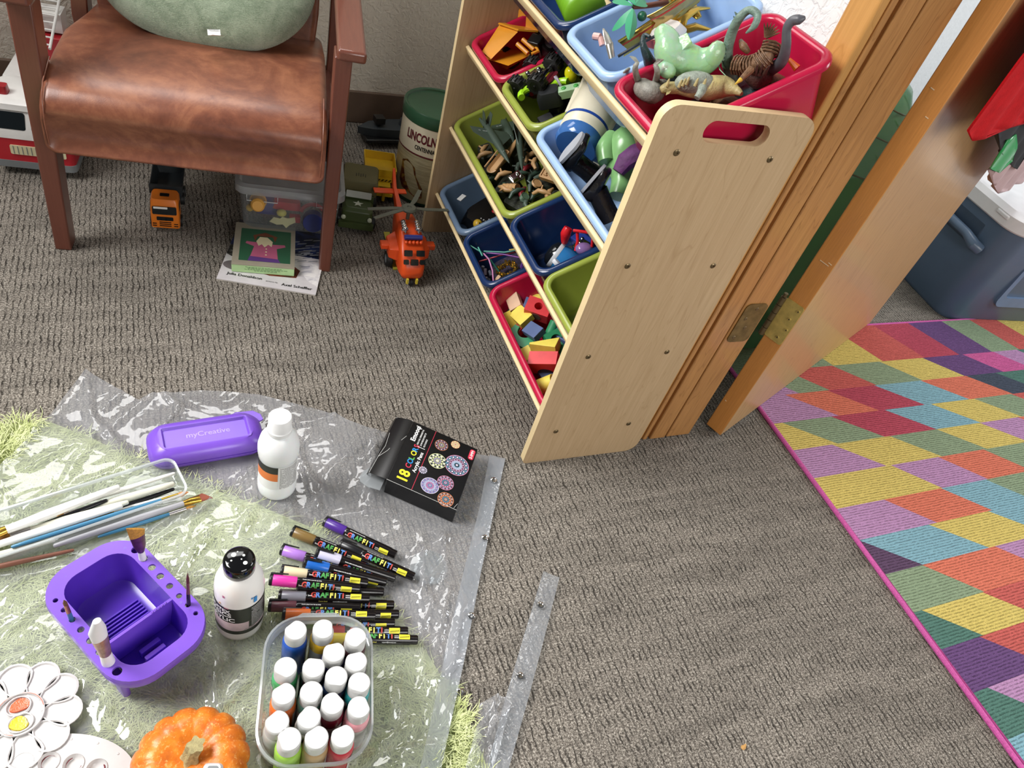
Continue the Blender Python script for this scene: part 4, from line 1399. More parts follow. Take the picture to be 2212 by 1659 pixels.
l1 = [(-0.0643, 0.0292, 0.0060), (-0.1296, -0.0969, 0.0060), (-0.2025, -0.2243, 0.0060), (-0.2775, -0.3626, 0.0060), (-0.3597, -0.5116, 0.0060), (-0.3860, -0.5605, 0.0060)]
r1 = [(-0.0339, 0.0149, 0.0060), (-0.0940, -0.0921, 0.0060), (-0.1710, -0.2307, 0.0060), (-0.2448, -0.3704, 0.0060), (-0.3305, -0.5197, 0.0060), (-0.3581, -0.5686, 0.0060)]
s1 = strip('eyelet_strip', l1, r1, .0025, sheet)
for p in ((-0.0794, -0.0371, 0.0080), (-0.1405, -0.1625, 0.0080), (-0.2133, -0.3058, 0.0080), (-0.2714, -0.4239, 0.0080)):
    eyelet(p, gh(p[0], p[1]) + .0045, s1)
sheet2 = thing('plastic_strip_sheet', 'narrow clear plastic strip with two metal eyelets, right of the larger sheet', 'plastic sheet', (0, 0, 0))
l2 = [(-0.0553, -0.2517, 0.0060), (-0.1325, -0.3557, 0.0060), (-0.2026, -0.4503, 0.0060), (-0.2640, -0.5382, 0.0060), (-0.2914, -0.5880, 0.0060)]
r2_ = [(-0.0293, -0.2696, 0.0060), (-0.1065, -0.3787, 0.0060), (-0.1656, -0.4597, 0.0060), (-0.2314, -0.5473, 0.0060), (-0.2622, -0.5965, 0.0060)]
s2 = strip('eyelet_strip', l2, r2_, .006, sheet2)
for p in ((-0.0865, -0.3147, 0.0100), (-0.1672, -0.4242, 0.0100)):
    eyelet(p, gh(p[0], p[1]) + .0075, s2)
FLAT.clear()
SH2 = [(-0.2022, -0.4505, 0.0100)[:2], (-0.2017, -0.4669, 0.0100)[:2], (-0.2552, -0.5420, 0.0100)[:2], (-.30, -.6), (-.34, -.6), (-0.2986, -0.5299, 0.0100)[:2], (-0.2585, -0.4737, 0.0100)[:2], (-0.2462, -0.4481, 0.0100)[:2], (-0.2264, -0.4473, 0.0100)[:2]]
build_sheet('clear_film', SH2, .005, [(-0.2022, -0.4505, 0.0100), (-0.2531, -0.5030, 0.0100), (-0.2427, -0.4490, 0.0100), (-0.2817, -0.5222, 0.0100)], 30, SHM, sheet2, 11, 1.0, .002, (-.34, -.18, -.58, -.42))
small('suction_cup', 'clear flat plastic disc lying right of the markers on the sheet', 'plastic disc', at((-0.2596, -0.2003, 0.0120)), MB().lathe([(.0335, -.004), (.033, -.002), (.022, .0005), (.008, .002), (.0005, .002)], 36, 0, None, False, True), clear('disc_plastic', 0xEEF2F4, .16, 1.0, .05))

# ------------------------------------------------------------ purple brush case
PUR = pm('purple_plastic', 0x7850C4, .28, .03)
PURD = pm('deep_purple_plastic', 0x5A34B4, .25, .04)
pc = thing('brush_case', 'closed purple plastic case with rounded ends, lying above the clear brush tray', 'case', at((PC.x, PC.y, .008), 5.2))
L, D2 = .196, .088
cs_ = MB()
for z0, mi in ((0, 0),):
    cs_.loft([lift(rrect(L - .016, D2 - .02, .02, 7), 0), lift(rrect(L - .004, D2 - .006, .028, 7), .006), lift(rrect(L, D2, .03, 7), .014), lift(rrect(L, D2, .03, 7), .0165), lift(rrect(L - .004, D2 - .004, .028, 7), .0168), lift(rrect(L - .004, D2 - .004, .028, 7), .0185),
              lift(rrect(L, D2, .03, 7), .019), lift(rrect(L - .001, D2 - .001, .03, 7), .026), lift(rrect(L - .012, D2 - .010, .030, 7), .036), lift(rrect(L - .034, D2 - .026, .026, 7), .0425), lift(rrect(L - .046, D2 - .036, .006, 7), .0435), lift(rrect(L - .052, D2 - .042, .004, 7), .0435),
              lift(rrect(L - .058, D2 - .048, .004, 7), .0385)])
cs_.build('case_body', PUR, pc, smooth=32)
MB().prism([(.045, .036), (.082, .036), (.098, .022), (.106, .026), (.104, .040), (.092, .052), (.060, .054), (.048, .048)], .020, .023).build('lift_tab', PUR, pc, bev=.001)
MB().text('myCreative', .016, 0, T(-.034, -.004, .0388), .012).build('embossed_lettering', pm('purple_emboss', 0xA48CE6, .3), pc, smooth=0)

# ------------------------------------------------------------ white bottle
MILK = pm('milky_plastic', 0xE9EBEA, .3, .02, sub=.2)
wb = thing('paint_bottle', 'tall milky white bottle with a white screw cap, beside the purple case', 'bottle', at((WBp.x, WBp.y, gh(WBp.x, WBp.y) + .001), 8))
MB().lathe([(.030, 0), (.0325, .003), (.0335, .010), (.0335, .028), (.0328, .030), (.0328, .098), (.0338, .101), (.0345, .108), (.0345, .122), (.031, .138), (.022, .151), (.0185, .155), (.0175, .158)], 48).build('bottle_body', MILK, wb, smooth=50)
MB().lathe([(.0198, .156), (.0202, .158), (.0202, .164), (.0194, .1645), (.0188, .166), (.0188, .190), (.0178, .192), (.0145, .1905), (.001, .1895)], 36).build('screw_cap', WHITE, wb, smooth=40)


def band(r, z0, z1, a0, a1, n=24, mi=0, mb=None, M=None):
    mb = mb or MB()
    L0 = [(r * sin(radians(a0 + (a1 - a0) * i / n)), -r * cos(radians(a0 + (a1 - a0) * i / n)), z0) for i in range(n + 1)]
    return mb.loft([L0, [(p[0], p[1], z1) for p in L0]], mi, M, False, False, False)


lb = band(.0332, .034, .096, -14, 58)
band(.0331, .034, .096, -95, -16, mi=0, mb=lb)
band(.0333, .078, .096, -95, -16, mi=1, mb=lb)
band(.0333, .058, .078, -95, -16, mi=2, mb=lb)
lb.build('label', [WHITE, BLACK, pm('orange_label', 0xE27A35, .4)], wb, smooth=60)


def tinytext(r, z0, z1, a0, a1, rows, mi=0, mb=None, h=.0008, seed=1):
    """rows of small print, too fine to read, wrapped round a bottle"""
    rr2 = random.Random(seed)
    mb = mb or MB()
    for i in range(rows):
        z = z1 - (z1 - z0) * (i + .5) / rows
        a = a0
        while a < a1:
            w2 = rr2.uniform(2, 7)
            if rr2.random() > .08:
                band(r, z - h / 2, z + h / 2, a, min(a + w2, a1), 2, mi, mb)
            a += w2 + 1.1
    return mb


tinytext(.0334, .036, .094, -10, 52, 26, seed=4).build('small_print', pm('grey_ink', 0x55504C, .6), wb, smooth=0)

# ------------------------------------------------------------ pen box
D0, A0, B0, C0 = (-0.3003, -0.0275, 0.0460), (-0.2145, 0.1051, 0.0460), (-0.0996, 0.0161, 0.0460), (-0.1902, -0.1166, 0.0460)
v0, va, vc = Vector(D0), Vector(A0) - Vector(D0), Vector(C0) - Vector(D0)
bw, bh = vc.length, va.length
MBOX = basis(vc.normalized(), va.normalized(), (0, 0, 1), (v0.x, v0.y, 0))
pb = thing('pen_box', 'black pen box printed with round mandalas and the words 18 COLORS, its left end open', 'box', T(0, 0, 0))
CARD = pm('black_card', 0x0E0E10, .22, .2, 12)
CARDE = pm('worn_card_edge', 0xD0D0CC, .6)
g0 = .006
bm = MB().box((bw / 2, bh / 2, (.046 + g0) / 2), (bw, bh, .046 - g0), 0, MBOX)
bm.build('carton', CARD, pb, bev=.0008)
fp = MB()
fp.loft([[(0, 0, .046), (-.012, 0, .0455), (-.034, .002, .040), (-.036, .002, .039)], [(0, bh, .046), (-.012, bh, .0455), (-.034, bh - .002, .040), (-.036, bh - .002, .039)]], 0, MBOX, False, False, False)
fp.loft([[(-.036, .002, .039), (-.041, .006, .028), (-.040, .010, .020)], [(-.036, bh - .002, .039), (-.041, bh - .006, .028), (-.040, bh - .01, .020)]], 0, MBOX, False, False, False)
fpo = fp.build('end_flap', CARD, pb, smooth=30)
cr_ = MB()
for pl in ([(-.036, .003, .0392), (-.034, .045, .0402), (-.022, .065, .0436), (-.020, .072, .044)], [(-.034, .045, .0402), (-.030, .075, .0418), (-.034, .11, .0404)], [(-.006, .10, .0463), (.0, .115, .0464)], [(0, .0, .0463), (bw, .0, .0463)], [(bw - .006, .002, .0463), (bw - .002, .014, .0463)], [(-.036, bh - .004, .0394), (.0, bh, .0462)]):
    cr_.tube([Vector(p) for p in pl], .00035, 5, 0, MBOX)
cr_.build('worn_crease', CARDE, pb)
# printing on the lid: text reads away from the near edge
TXT = MBOX @ basis((0, 1, 0), (-1, 0, 0), (0, 0, 1), (0, 0, .0462))
pr = MB()
pr.text('18', .029, 0, TXT @ T(.008, -.036, .0001), .03)
for ch, k, mi in zip('COLORS', range(6), (1, 2, 3, 0, 2, 1)):
    pr.text(ch, .0155, mi, TXT @ T(.044 + k * .0108, -.032, .0001), .02)
pr.text('Acrylic Pens', .0105, 4, TXT @ T(.040, -.0445, .0001), .015)
pr.text('Emooqi', .0135, 4, TXT @ T(bh - .048, -.019, .0001), .03)
pr.box((bh * .5, -.0505, .0001), (bh * .99, .0009, .0002), 1, TXT)
pr.box((bh - .056, -.036, .0001), (.001, .016, .0002), 4, TXT)
for k, t_ in enumerate(('NON-TOXIC, PERMANENT INK', '2.0 MM MEDIUM POINT TIP', 'MULTI-SURFACE')):
    pr.text(t_, .0048, 4, TXT @ T(bh - .052, -.028 - k * .007, .0001), .01, sx=.62)
pr.prism(rrect(.026, .011, .004), 0, .0003, 1, TXT @ T(bh - .020, -bw + .008, 0))
pr.text('2-3MM', .0075, 4, TXT @ T(bh - .031, -bw + .0055, .0004), .02)
pr.build('printing', [pm('yellow_ink', 0xF0DF2E, .4), pm('red_ink', 0xC8324A, .4), pm('blue_ink', 0x2C8CD0, .4), pm('green_ink', 0x58B04C, .4), WHITE], pb, smooth=0)


def mandala(cx, cy, r, cols, petals, par, z=.0463):
    mb = MB()
    dz = 0

    def disc(x, y, rr3, mi, n=24):
        nonlocal dz
        mb.add([(x + rr3 * cos(2 * pi * i / n), y + rr3 * sin(2 * pi * i / n), z + dz) for i in range(n)], [tuple(range(n))], mi, MBOX)
    disc(cx, cy, r, 0, 36)
    dz += .00008
    disc(cx, cy, r * .93, 1, 36)
    for ring, (fr, sz, c1, c2) in enumerate(((.78, .15, 2, 3), (.55, .12, 0, 2), (.34, .09, 3, 1))):
        for k in range(petals):
            a = 2 * pi * (k + ring * .5) / petals
            dz = .00016 + ring * .0001
            disc(cx + r * fr * cos(a), cy + r * fr * sin(a), r * sz, c1, 10)
            dz += .00005
            disc(cx + r * fr * cos(a), cy + r * fr * sin(a), r * sz * .55, c2, 8)
    dz = .0005
    disc(cx, cy, r * .2, 2, 14)
    dz = .0006
    disc(cx, cy, r * .1, 3, 10)
    return mb.build('mandala', [pm(c_[0], c_[1], .4) for c_ in cols], par, smooth=0)


PK, PB_, PY, PD, PW, PO, PV = ('m_pink', 0xB87C96), ('m_blue', 0x5F8FA8), ('m_cream', 0xC9CC9C), ('m_dark', 0x2A3038), ('m_white', 0xC9C2D4), ('m_orange', 0xC07A56), ('m_violet', 0x7A5C94)
mandala(bw * .80, bh * .62, .0245, (PK, PB_, PD, PW), 14, pb)
mandala(bw * .53, bh * .56, .0180, (PY, PD, PY, PW), 10, pb)
mandala(bw * .74, bh * .30, .0165, (PK, PD, PK, PB_), 12, pb)
mandala(bw * .56, bh * .17, .0180, (PW, PV, PB_, PK), 13, pb)
mandala(bw * .82, bh * .075, .0158, (PO, PD, PO, PB_), 12, pb)
mandala(bw * .50, bh * .82, .0135, (PO, PD, PV, PY), 10, pb)
mandala(bw * .68, bh * .92, .0095, (PO, PY, PO, PK), 8, pb)
mandala(bw * .395, bh * .34, .0090, (PD, PD, PW, PW), 12, pb)
MB().plate([(-.052, -.004), (-.05, .012), (-.042, .026), (-.028, .034), (-.006, .036), (-.006, -.012), (-.030, -.016), (-.046, -.012)], [], .022, .023, 0, None, MBOX).build('inner_tray', clear('box_inner_tray', 0xF0F3F5, .3, 1.0, .08), pb)

# ------------------------------------------------------------ paint markers
INK = [pm('g_red', 0xC24A42, .4), pm('g_blue', 0x5A86C8, .4), pm('g_green', 0x4E9A50, .4), pm('g_yellow', 0xE6DC6A, .4), pm('g_orange', 0xD88A40, .4)]
MKB = pm('marker_black', 0x120E0F, .22)
YLB = pm('marker_yellow_tag', 0xD8D03A, .4)
MR = .0077


def make_marker(p, q, cap, spin, label, hexc):
    capm = pm('cap_' + cap.replace(' ', '_'), hexc, .3)
    M = along(p, q) @ R(spin, 'X') @ Matrix.Diagonal((1, 1.16, 1.16, 1))
    t = thing('paint_marker', label, 'marker', M, 'paint markers piled on the plastic sheet')
    X = basis((0, 0, 1), (0, 1, 0), (1, 0, 0)) @ Matrix.Identity(4)
    X = basis((0, 1, 0), (0, 0, 1), (1, 0, 0))
    MB().lathe([(.0062, .040), (.0068, .041), (.0072, .046), (.0072, .128), (.0066, .130), (.0066, .139), (.0060, .141)], 24, 0, X).build('barrel', MKB, t)
    cp = MB().lathe([(.0070, .004), (MR, .005), (MR, .0405), (.0072, .042)], 24, 0, X).build('cap', capm, t)
    MB().lathe([(.0050, 0), (.0070, .0005), (MR, .0022), (MR, .0055)], 24, 0, X).build('cap_end', BLACK, cp)
    MB().loft([[(.001, -.0022, .0072), (.001, .0022, .0072), (.001, .0022, .0100), (.001, -.0022, .0100)], [(.028, -.0018, .0088), (.028, .0018, .0088), (.028, .0018, .0104), (.028, -.0018, .0104)]], 0, R(-70, 'X')).build('clip', BLACK, cp, bev=.0005)
    tx = MB()
    WR = basis((1, 0, 0), (0, 1, 0), (0, 0, 1))

    def roll(x0, string, size, mi, a, bold=.0, sx=1.0):
        vs, fs = fine_text(string, bold, 'LEFT')
        rr = .00735
        out = []
        for v_ in vs:
            an = radians(a) + (v_[1] * size) / rr
            out.append((x0 + v_[0] * size * sx, -rr * cos(an), rr * sin(an)))
        tx.add(out, fs, mi)
    x0 = .0495
    for k, ch in enumerate('GRAFFITI'):
        roll(x0, ch, .0108, (0, 1, 2, 2, 3, 3, 1, 0)[k], 30, .045, 1.0)
        x0 += .0072 if ch != 'I' else .0046
        if ch == 'I':
            x0 += .0003
    roll(.103, 'ACRYLIC', .0022, 5, 52, .01)
    roll(.103, 'MARKER', .0022, 5, 32, .01)
    roll(.0450, '2mm', .0030, 5, 38, .02)
    roll(.050, 'Caution: please cover the cap tightly', .0021, 5, 112, .02, .95)
    roll(.062, 'Custom Email', .0024, 3, -20, .02)
    roll(.084, 'support@emooqi.com', .0024, 5, -20, .02)
    tx.build('lettering', INK + [WHITE], t, smooth=0)
    yb = MB()
    for s_ in range(5):
        a0, a1 = radians(22 + s_ * 12), radians(22 + (s_ + 1) * 12)
        yb.add([(.1105, -.0074 * cos(a0), .0074 * sin(a0)), (.1275, -.0074 * cos(a0), .0074 * sin(a0)), (.1275, -.0074 * cos(a1), .0074 * sin(a1)), (.1105, -.0074 * cos(a1), .0074 * sin(a1))], [(0, 1, 2, 3)], 0)
    for k in range(9):
        a = radians(34 + (k * 37) % 36)
        x_ = .1122 + k * .0016
        yb.add([(x_, -.00752 * cos(a), .00752 * sin(a)), (x_ + .0007, -.00752 * cos(a), .00752 * sin(a)), (x_ + .0012, -.00752 * cos(a + .3), .00752 * sin(a + .3)), (x_ + .0005, -.00752 * cos(a + .3), .00752 * sin(a + .3))], [(0, 1, 2, 3)], 1)
    yb.build('yellow_tag', [YLB, BLACK], t, smooth=0)
    return t


MK = [
    ((-0.4204, -0.0775, 0.0140), (-0.3115, -0.1686, 0.0140), 'purple', 20, 'purple capped paint marker, topmost of the fanned pile', 0x4A2A86),
    ((-0.4780, -0.0873, 0.0140), (-0.3672, -0.1696, 0.0140), 'bronze', 10, 'bronze capped paint marker near the top of the fanned pile', 0x7C6438),
    ((-0.4032, -0.1284, 0.0160), (-0.2973, -0.2134, 0.0160), 'black', 0, 'black capped paint marker lying between the purple and bronze ones', 0x16161A),
    ((-0.5001, -0.1205, 0.0140), (-0.3898, -0.1869, 0.0140), 'lilac', 10, 'lilac capped paint marker on the left of the pile', 0xA878CC),
    ((-0.4470, -0.1455, 0.0300), (-0.3270, -0.2118, 0.0160), 'white', 60, 'white capped paint marker lying over the lilac marker', 0xC9C6DA),
    ((-0.4698, -0.1607, 0.0300), (-0.3480, -0.2169, 0.0200), 'blue', 60, 'bright blue capped paint marker in the middle of the pile', 0x1F62B8),
    ((-0.5076, -0.1685, 0.0280), (-0.3752, -0.2127, 0.0180), 'cream', -20, 'cream capped paint marker above the hot pink one', 0xD8C8A4),
    ((-0.5279, -0.1899, 0.0440), (-0.4008, -0.2249, 0.0320), 'hot pink', 15, 'hot pink capped paint marker lying on top of the pile', 0xD63A9C),
    ((-0.4856, -0.1975, 0.0140), (-0.3345, -0.2374, 0.0140), 'mauve', 100, 'dusty mauve capped paint marker between the pink and grey ones', 0x9A6078),
    ((-0.5156, -0.2090, 0.0220), (-0.3883, -0.2426, 0.0240), 'grey', -30, 'light grey capped paint marker below the hot pink one', 0x8E8E98),
    ((-0.5326, -0.2211, 0.0180), (-0.4009, -0.2544, 0.0200), 'brown', 30, 'plum brown capped paint marker near the bottom of the pile', 0x6A4048),
    ((-0.4755, -0.2276, 0.0130), (-0.3395, -0.2591, 0.0130), 'tan', 0, 'paint marker right of the plum brown one, cap hidden', 0x9A7A50),
    ((-0.5151, -0.2458, 0.0300), (-0.3864, -0.2770, 0.0300), 'orange', -30, 'orange capped paint marker touching the tub of paints', 0xE6783A),
    ((-0.4727, -0.2463, 0.0130), (-0.3426, -0.2753, 0.0130), 'teal', 5, 'paint marker under the orange one, only its tail showing', 0x2A7A7A),
    ((-0.4841, -0.2595, 0.0140), (-0.3523, -0.2894, 0.0140), 'green', 20, 'paint marker just above the two longest tails by the tub', 0x3A7A3A),
    ((-0.4664, -0.2779, 0.0140), (-0.3403, -0.3069, 0.0140), 'red', -20, 'paint marker second from the bottom, right of the tub', 0xA02A2A),
    ((-0.4530, -0.2919, 0.0140), (-0.3262, -0.3246, 0.0140), 'yellow', -45, 'lowest paint marker, its tail sticking out furthest right of the tub', 0xD8C030)]
for p, q, cap, sp_, lab, hx in MK:
    p, q = Vector(p), Vector(q)
    g1, g2 = gh(p.x, p.y) - .002, gh(q.x, q.y) - .002
    for w_, g in ((p, g1), (q, g2)):
        r_ = (CAMLOC - w_) / (CAMLOC.z - w_.z)
        w_ += r_ * g
    q = p + (q - p).normalized() * .141
    make_marker(p, q, cap, sp_, lab, hx)

# ------------------------------------------------------------ black capped acrylic bottle
ab = thing('paint_bottle', 'white acrylic paint bottle with a glossy black cap and black label, left of the markers', 'bottle', at((BBp.x, BBp.y, .022), -6))
MB().lathe([(.030, 0), (.0335, .003), (.0345, .010), (.0345, .112), (.033, .126), (.028, .142), (.021, .153), (.018, .156)], 48).build('bottle_body', pm('white_bottle', 0xE8E6E2, .25, .03), ab, smooth=60)
cp = MB().lathe([(.0205, .152), (.0215, .154), (.0215, .172), (.0205, .176), (.0165, .178), (.001, .179)], 36)
cp.build('flip_cap', pm('glossy_black', 0x0C0C0E, .08), ab, smooth=50)
wbp = MB()
for x_, y_, r_ in ((-.007, .006, .0035), (.006, .004, .002), (.003, -.002, .0012), (-.002, .010, .0012), (-.010, -.003, .0014), (.008, -.008, .003)):
    wbp.lathe([(r_, .1786), (r_ * .6, .1796)], 12, 0, T(x_, y_, 0))
wbp.build('paint_drip', WHITE, ab)
lb = band(.0349, .058, .098, -110, 110, 60, 0)
band(.0349, .024, .034, -110, 110, 60, 0, lb)
band(.0348, .034, .058, -110, 110, 60, 1, lb)
band(.0351, .040, .058, 22, 110, 24, 0, lb)
lb.build('label', [BLACK, pm('blush_label', 0xC9B4B8, .4, .2, 30)], ab, smooth=60)
tx = MB()
tx.text('LIQUITEX', .0105, 0, R(-58, 'Z') @ T(0, 0, .086), .03, .0353, 'CENTER')
tx.text('BASICS', .0135, 0, R(-52, 'Z') @ T(0, 0, .0745), .02, .0353, 'CENTER')
tx.text('ACRYLIC', .0135, 0, R(-54, 'Z') @ T(0, 0, .062), .02, .0353, 'CENTER')
tx.text('GAPS', .007, 1, R(24, 'Z') @ T(0, 0, .034), 0, .0353, 'CENTER')
tinytext(.0354, .042, .096, 28, 66, 14, 0, tx, .0011, 8)
tx.build('lettering', [WHITE, GREYP], ab, smooth=0)
stn = MB()
for a, z, w2, h2, mi in ((38, .112, 9, .014, 0), (30, .118, 4, .004, 0), (-38, .124, 6, .006, 1), (-48, .104, 5, .004, 2), (-30, .098, 12, .002, 1)):
    rr4 = .0348 if z < .113 else .0347 - (z - .112) * .12
    band(rr4 + .0004, z - h2 / 2, z + h2 / 2, a - w2 / 2, a + w2 / 2, 6, mi, stn)
stn.build('paint_stain', [pm('blue_stain', 0x3A88C8, .4), pm('pink_stain', 0xC87890, .5), pm('orange_stain', 0xD8A060, .5)], ab, smooth=60)

# ------------------------------------------------------------ tub of small paint bottles
TM = at((TUB.x, TUB.y, .022), -12)
tub = thing('plastic_tub', 'clear plastic food tub holding small white capped paint bottles', 'tub', TM)
TUBP = clear('tub_plastic', 0xEFF2F4, .14, 1.0, .1)
TRIM_ = clear('tub_rim_plastic', 0xE6EAEC, .42, 1.0, .12)
a_, b_ = .150, .205
bw_ = MB().loft([lift(rrect(a_ - .040, b_ - .040, .030, 8), .001), lift(rrect(a_ - .030, b_ - .030, .036, 8), .004), lift(rrect(a_ - .012, b_ - .012, .046, 8), .066)], 0, None, True, False)
bw_.build('tub_body', TUBP, tub, smooth=60)
MB().loft([lift(rrect(a_ - .012, b_ - .012, .046, 8), .064), lift(rrect(a_ - .006, b_ - .006, .048, 8), .067), lift(rrect(a_, b_, .05, 8), .068), lift(rrect(a_ + .003, b_ + .003, .05, 8), .072), lift(rrect(a_ + .002, b_ + .002, .05, 8), .077), lift(rrect(a_ - .004, b_ - .004, .048, 8), .078), lift(rrect(a_ - .006, b_ - .006, .047, 8), .070)], 0, None, False, False).build('tub_rim', TRIM_, tub, smooth=60)
tb = MB().prism([(-.035, b_ / 2 + .001), (.03, b_ / 2 + .001), (.022, b_ / 2 + .007), (-.026, b_ / 2 + .007)], .071, .0735)
for i in range(14):
    tb.box((-.026 + i * .004, b_ / 2 + .0035, .074), (.0009, .006, .001))
tb.build('pull_tab', TRIM_, tub)
BT = [((-0.5111, -0.3286), 'royal blue', 0x2A56B0, 30), ((-0.4743, -0.3350), 'golden yellow', 0xE2B42C, 260), ((-0.4331, -0.3571), 'dark brown', 0x4A2C2E, 210), ((-0.4661, -0.3714), 'dark indigo', 0x2C2A4E, 0), ((-0.4394, -0.3913), 'taupe grey', 0x5A5458, 0), ((-0.5315, -0.3776), 'mid green', 0x4AA868, 140),
      ((-0.4960, -0.3862), 'black', 0x1C1E2A, 340), ((-0.4692, -0.4058), 'navy blue', 0x22304E, 160), ((-0.4399, -0.4215), 'teal', 0x2F8F92, 150), ((-0.5385, -0.4119), 'orange', 0xE8702E, 20), ((-0.5041, -0.4181), 'seafoam green', 0x6AA898, 230), ((-0.4803, -0.4397), 'maroon', 0x6A1A2C, 300), ((-0.4482, -0.4529), 'pale pink', 0xE0A0A8, 280),
      ((-0.5510, -0.4454), 'silvery grey', 0xA8A8A0, 30), ((-0.5121, -0.4497), 'ivory white', 0xD8D2CC, 40), ((-0.5413, -0.4774), 'lime green', 0x9CCB4E, 100), ((-0.5081, -0.4818), 'tan', 0xB79A70, 20), ((-0.4762, -0.4881), 'crimson', 0xB83040, 10)]


def make_small_bottle(x, y, z, cname, hexc, ang, label):
    t = thing('craft_paint_bottle', label, 'paint bottle', at((x, y, z), ang), 'craft paint bottles in the clear tub')
    pmx = pm('paint_' + cname.replace(' ', '_'), hexc, .25, .03)
    MB().lathe([(.0150, 0), (.0172, .002), (.0172, .080), (.0166, .086), (.0140, .092), (.0100, .093)], 28).build('bottle_body', pmx, t, smooth=60)
    c = MB()
    out = [(.0148 * cos(2 * pi * i / 28), min(.0148 * sin(2 * pi * i / 28), .0124)) for i in range(28)]
    c.loft([lift(circ(0, 0, .0150, 28), .092), lift(circ(0, 0, .0148, 28), .104), lift(out, .107), lift(out, .113), lift([(p[0] * .93, p[1] * .93) for p in out], .1145)])
    c.build('flip_cap', pm('flip_cap_white', 0xCACAC8, .3, .02), t, smooth=40)
    l = band(.0175, .012, .072, 20, 150, 16)
    l.build('label', pm('paper_label', 0xB9B4AE, .5, .1, 60), t, smooth=60)
    tinytext(.0177, .014, .070, 30, 140, 12, seed=int(x * 1e4)).build('small_print', GREYP, t, smooth=0)
    return t


TMi = TM.inverted()
for (x, y), cname, hx, ang in BT:
    q = TMi @ Vector((x, y, 0))
    q.x = max(-.0530, min(.0530, q.x))
    q.y = max(-.0825, min(.0825, q.y))
    q = TM @ q
    make_small_bottle(q.x, q.y, .0245, cname, hx, ang, cname + ' craft paint bottle with a white cap, standing in the clear tub')

# ------------------------------------------------------------ purple paint bucket
BM_ = at((BKT.x, BKT.y, .022), -58)       # local x along the long side
bk_ = thing('paint_bucket', 'purple plastic brush washing tub with a divider and holes round the rim', 'paint bucket', BM_)
BL_, BWd = .218, .142
hr = .0042
holes = []
hx_ = [-.070, -.050, -.030, -.010, .012, .034, .054, .072]
for i, x in enumerate(hx_):
    r_ = (.0058, .0056, .0054, .0052, .0048, .0042, .0038, .0034)[i]
    holes.append(circ(x, .0585, r_, 16))
    holes.append(circ(x, -.0585, (.0034, .0038, .0042, .0046, .0050, .0054, .0058, .0062)[i], 16))
op1 = rrect(.102, .098, .026, 7, -.036, 0)
op1 = rrect(.176, .098, .030, 7, 0, 0)
rim = MB().plate(rrect(BL_, BWd, .050, 10), [op1] + holes, .066, .070)
rim.loft([lift(rrect(BL_, BWd, .050, 10), .068), lift(rrect(BL_ + .002, BWd + .002, .050, 10), .062), lift(rrect(BL_ - .001, BWd - .001, .048, 10), .050)], 0, None, False, False)
rim.build('rim', PUR, bk_, smooth=30, bev=0)
inn = MB().loft([lift(rrect(.176, .098, .030, 7), .0685), lift(rrect(.172, .094, .028, 7), .040), lift(rrect(.162, .084, .024, 7), .006), lift(rrect(.150, .072, .020, 7), .004)], 0, None, False, True)
inn.loft([lift(rrect(.182, .104, .032, 7), .066), lift(rrect(.172, .094, .028, 7), .002), lift(rrect(.16, .082, .024, 7), .0)], 0, None, False, True)
wl = inn.build('basin', PURD, bk_, smooth=40)
dv = MB().loft([[(.026, -.047, .006), (.031, -.047, .006), (.031, .047, .006), (.026, .047, .006)], [(.026, -.049, .060), (.031, -.049, .060), (.031, .049, .060), (.026, .049, .060)], [(.0265, -.049, .0655), (.0305, -.049, .0655), (.0305, .049, .0655), (.0265, .049, .0655)]])
for k in range(5):
    dv.ball((.0285, .020 + k * .005, .0655), (.0022, .0022, .0018), 10)
dv.build('divider', PUR, bk_, smooth=30)
rg = MB()
for i in range(9):
    rg.box((-.030 + i * .0056, 0, .009), (.0022, .060, .006))
rg.build('scrubbing_ridge', PURD, bk_)
ct = MB()
for i in range(3):
    ct.box((.046 + i * .013, 0.0, .012), (.007, .030, .014))
ct.build('inner_comb', PUR, bk_, bev=.001)
for x in (-.07, .07):
    for y in (-.04, .04):
        MB().loft([lift(rrect(.022, .010, .004, 3, x, y * 1.40), 0), lift(rrect(.026, .012, .004, 3, x, y * 1.46), .055)]).build('foot', PUR, bk_)
wd_ = MB()
for x, y, r_ in ((-.082, .050, .0022), (.09, -.02, .001), (.045, .054, .0025), (.060, .056, .002), (-.05, .0665, .0016), (-.015, .054, .0018), (.100, .010, .0012), (.095, .045, .001), (-.095, -.03, .0012), (.0, -.0665, .0014), (.0285, .01, .0022), (.0285, -.014, .0016), (.080, -.063, .0015), (-.04, -.065, .0012)):
    z = .070 if abs(x - .0285) > .001 else .0656
    wd_.ball((x, y, z), (r_, r_, r_ * .5), 10)
wd_.build('water_drop', clear('water', 0xFFFFFF, .1, 1.0, .02), bk_)


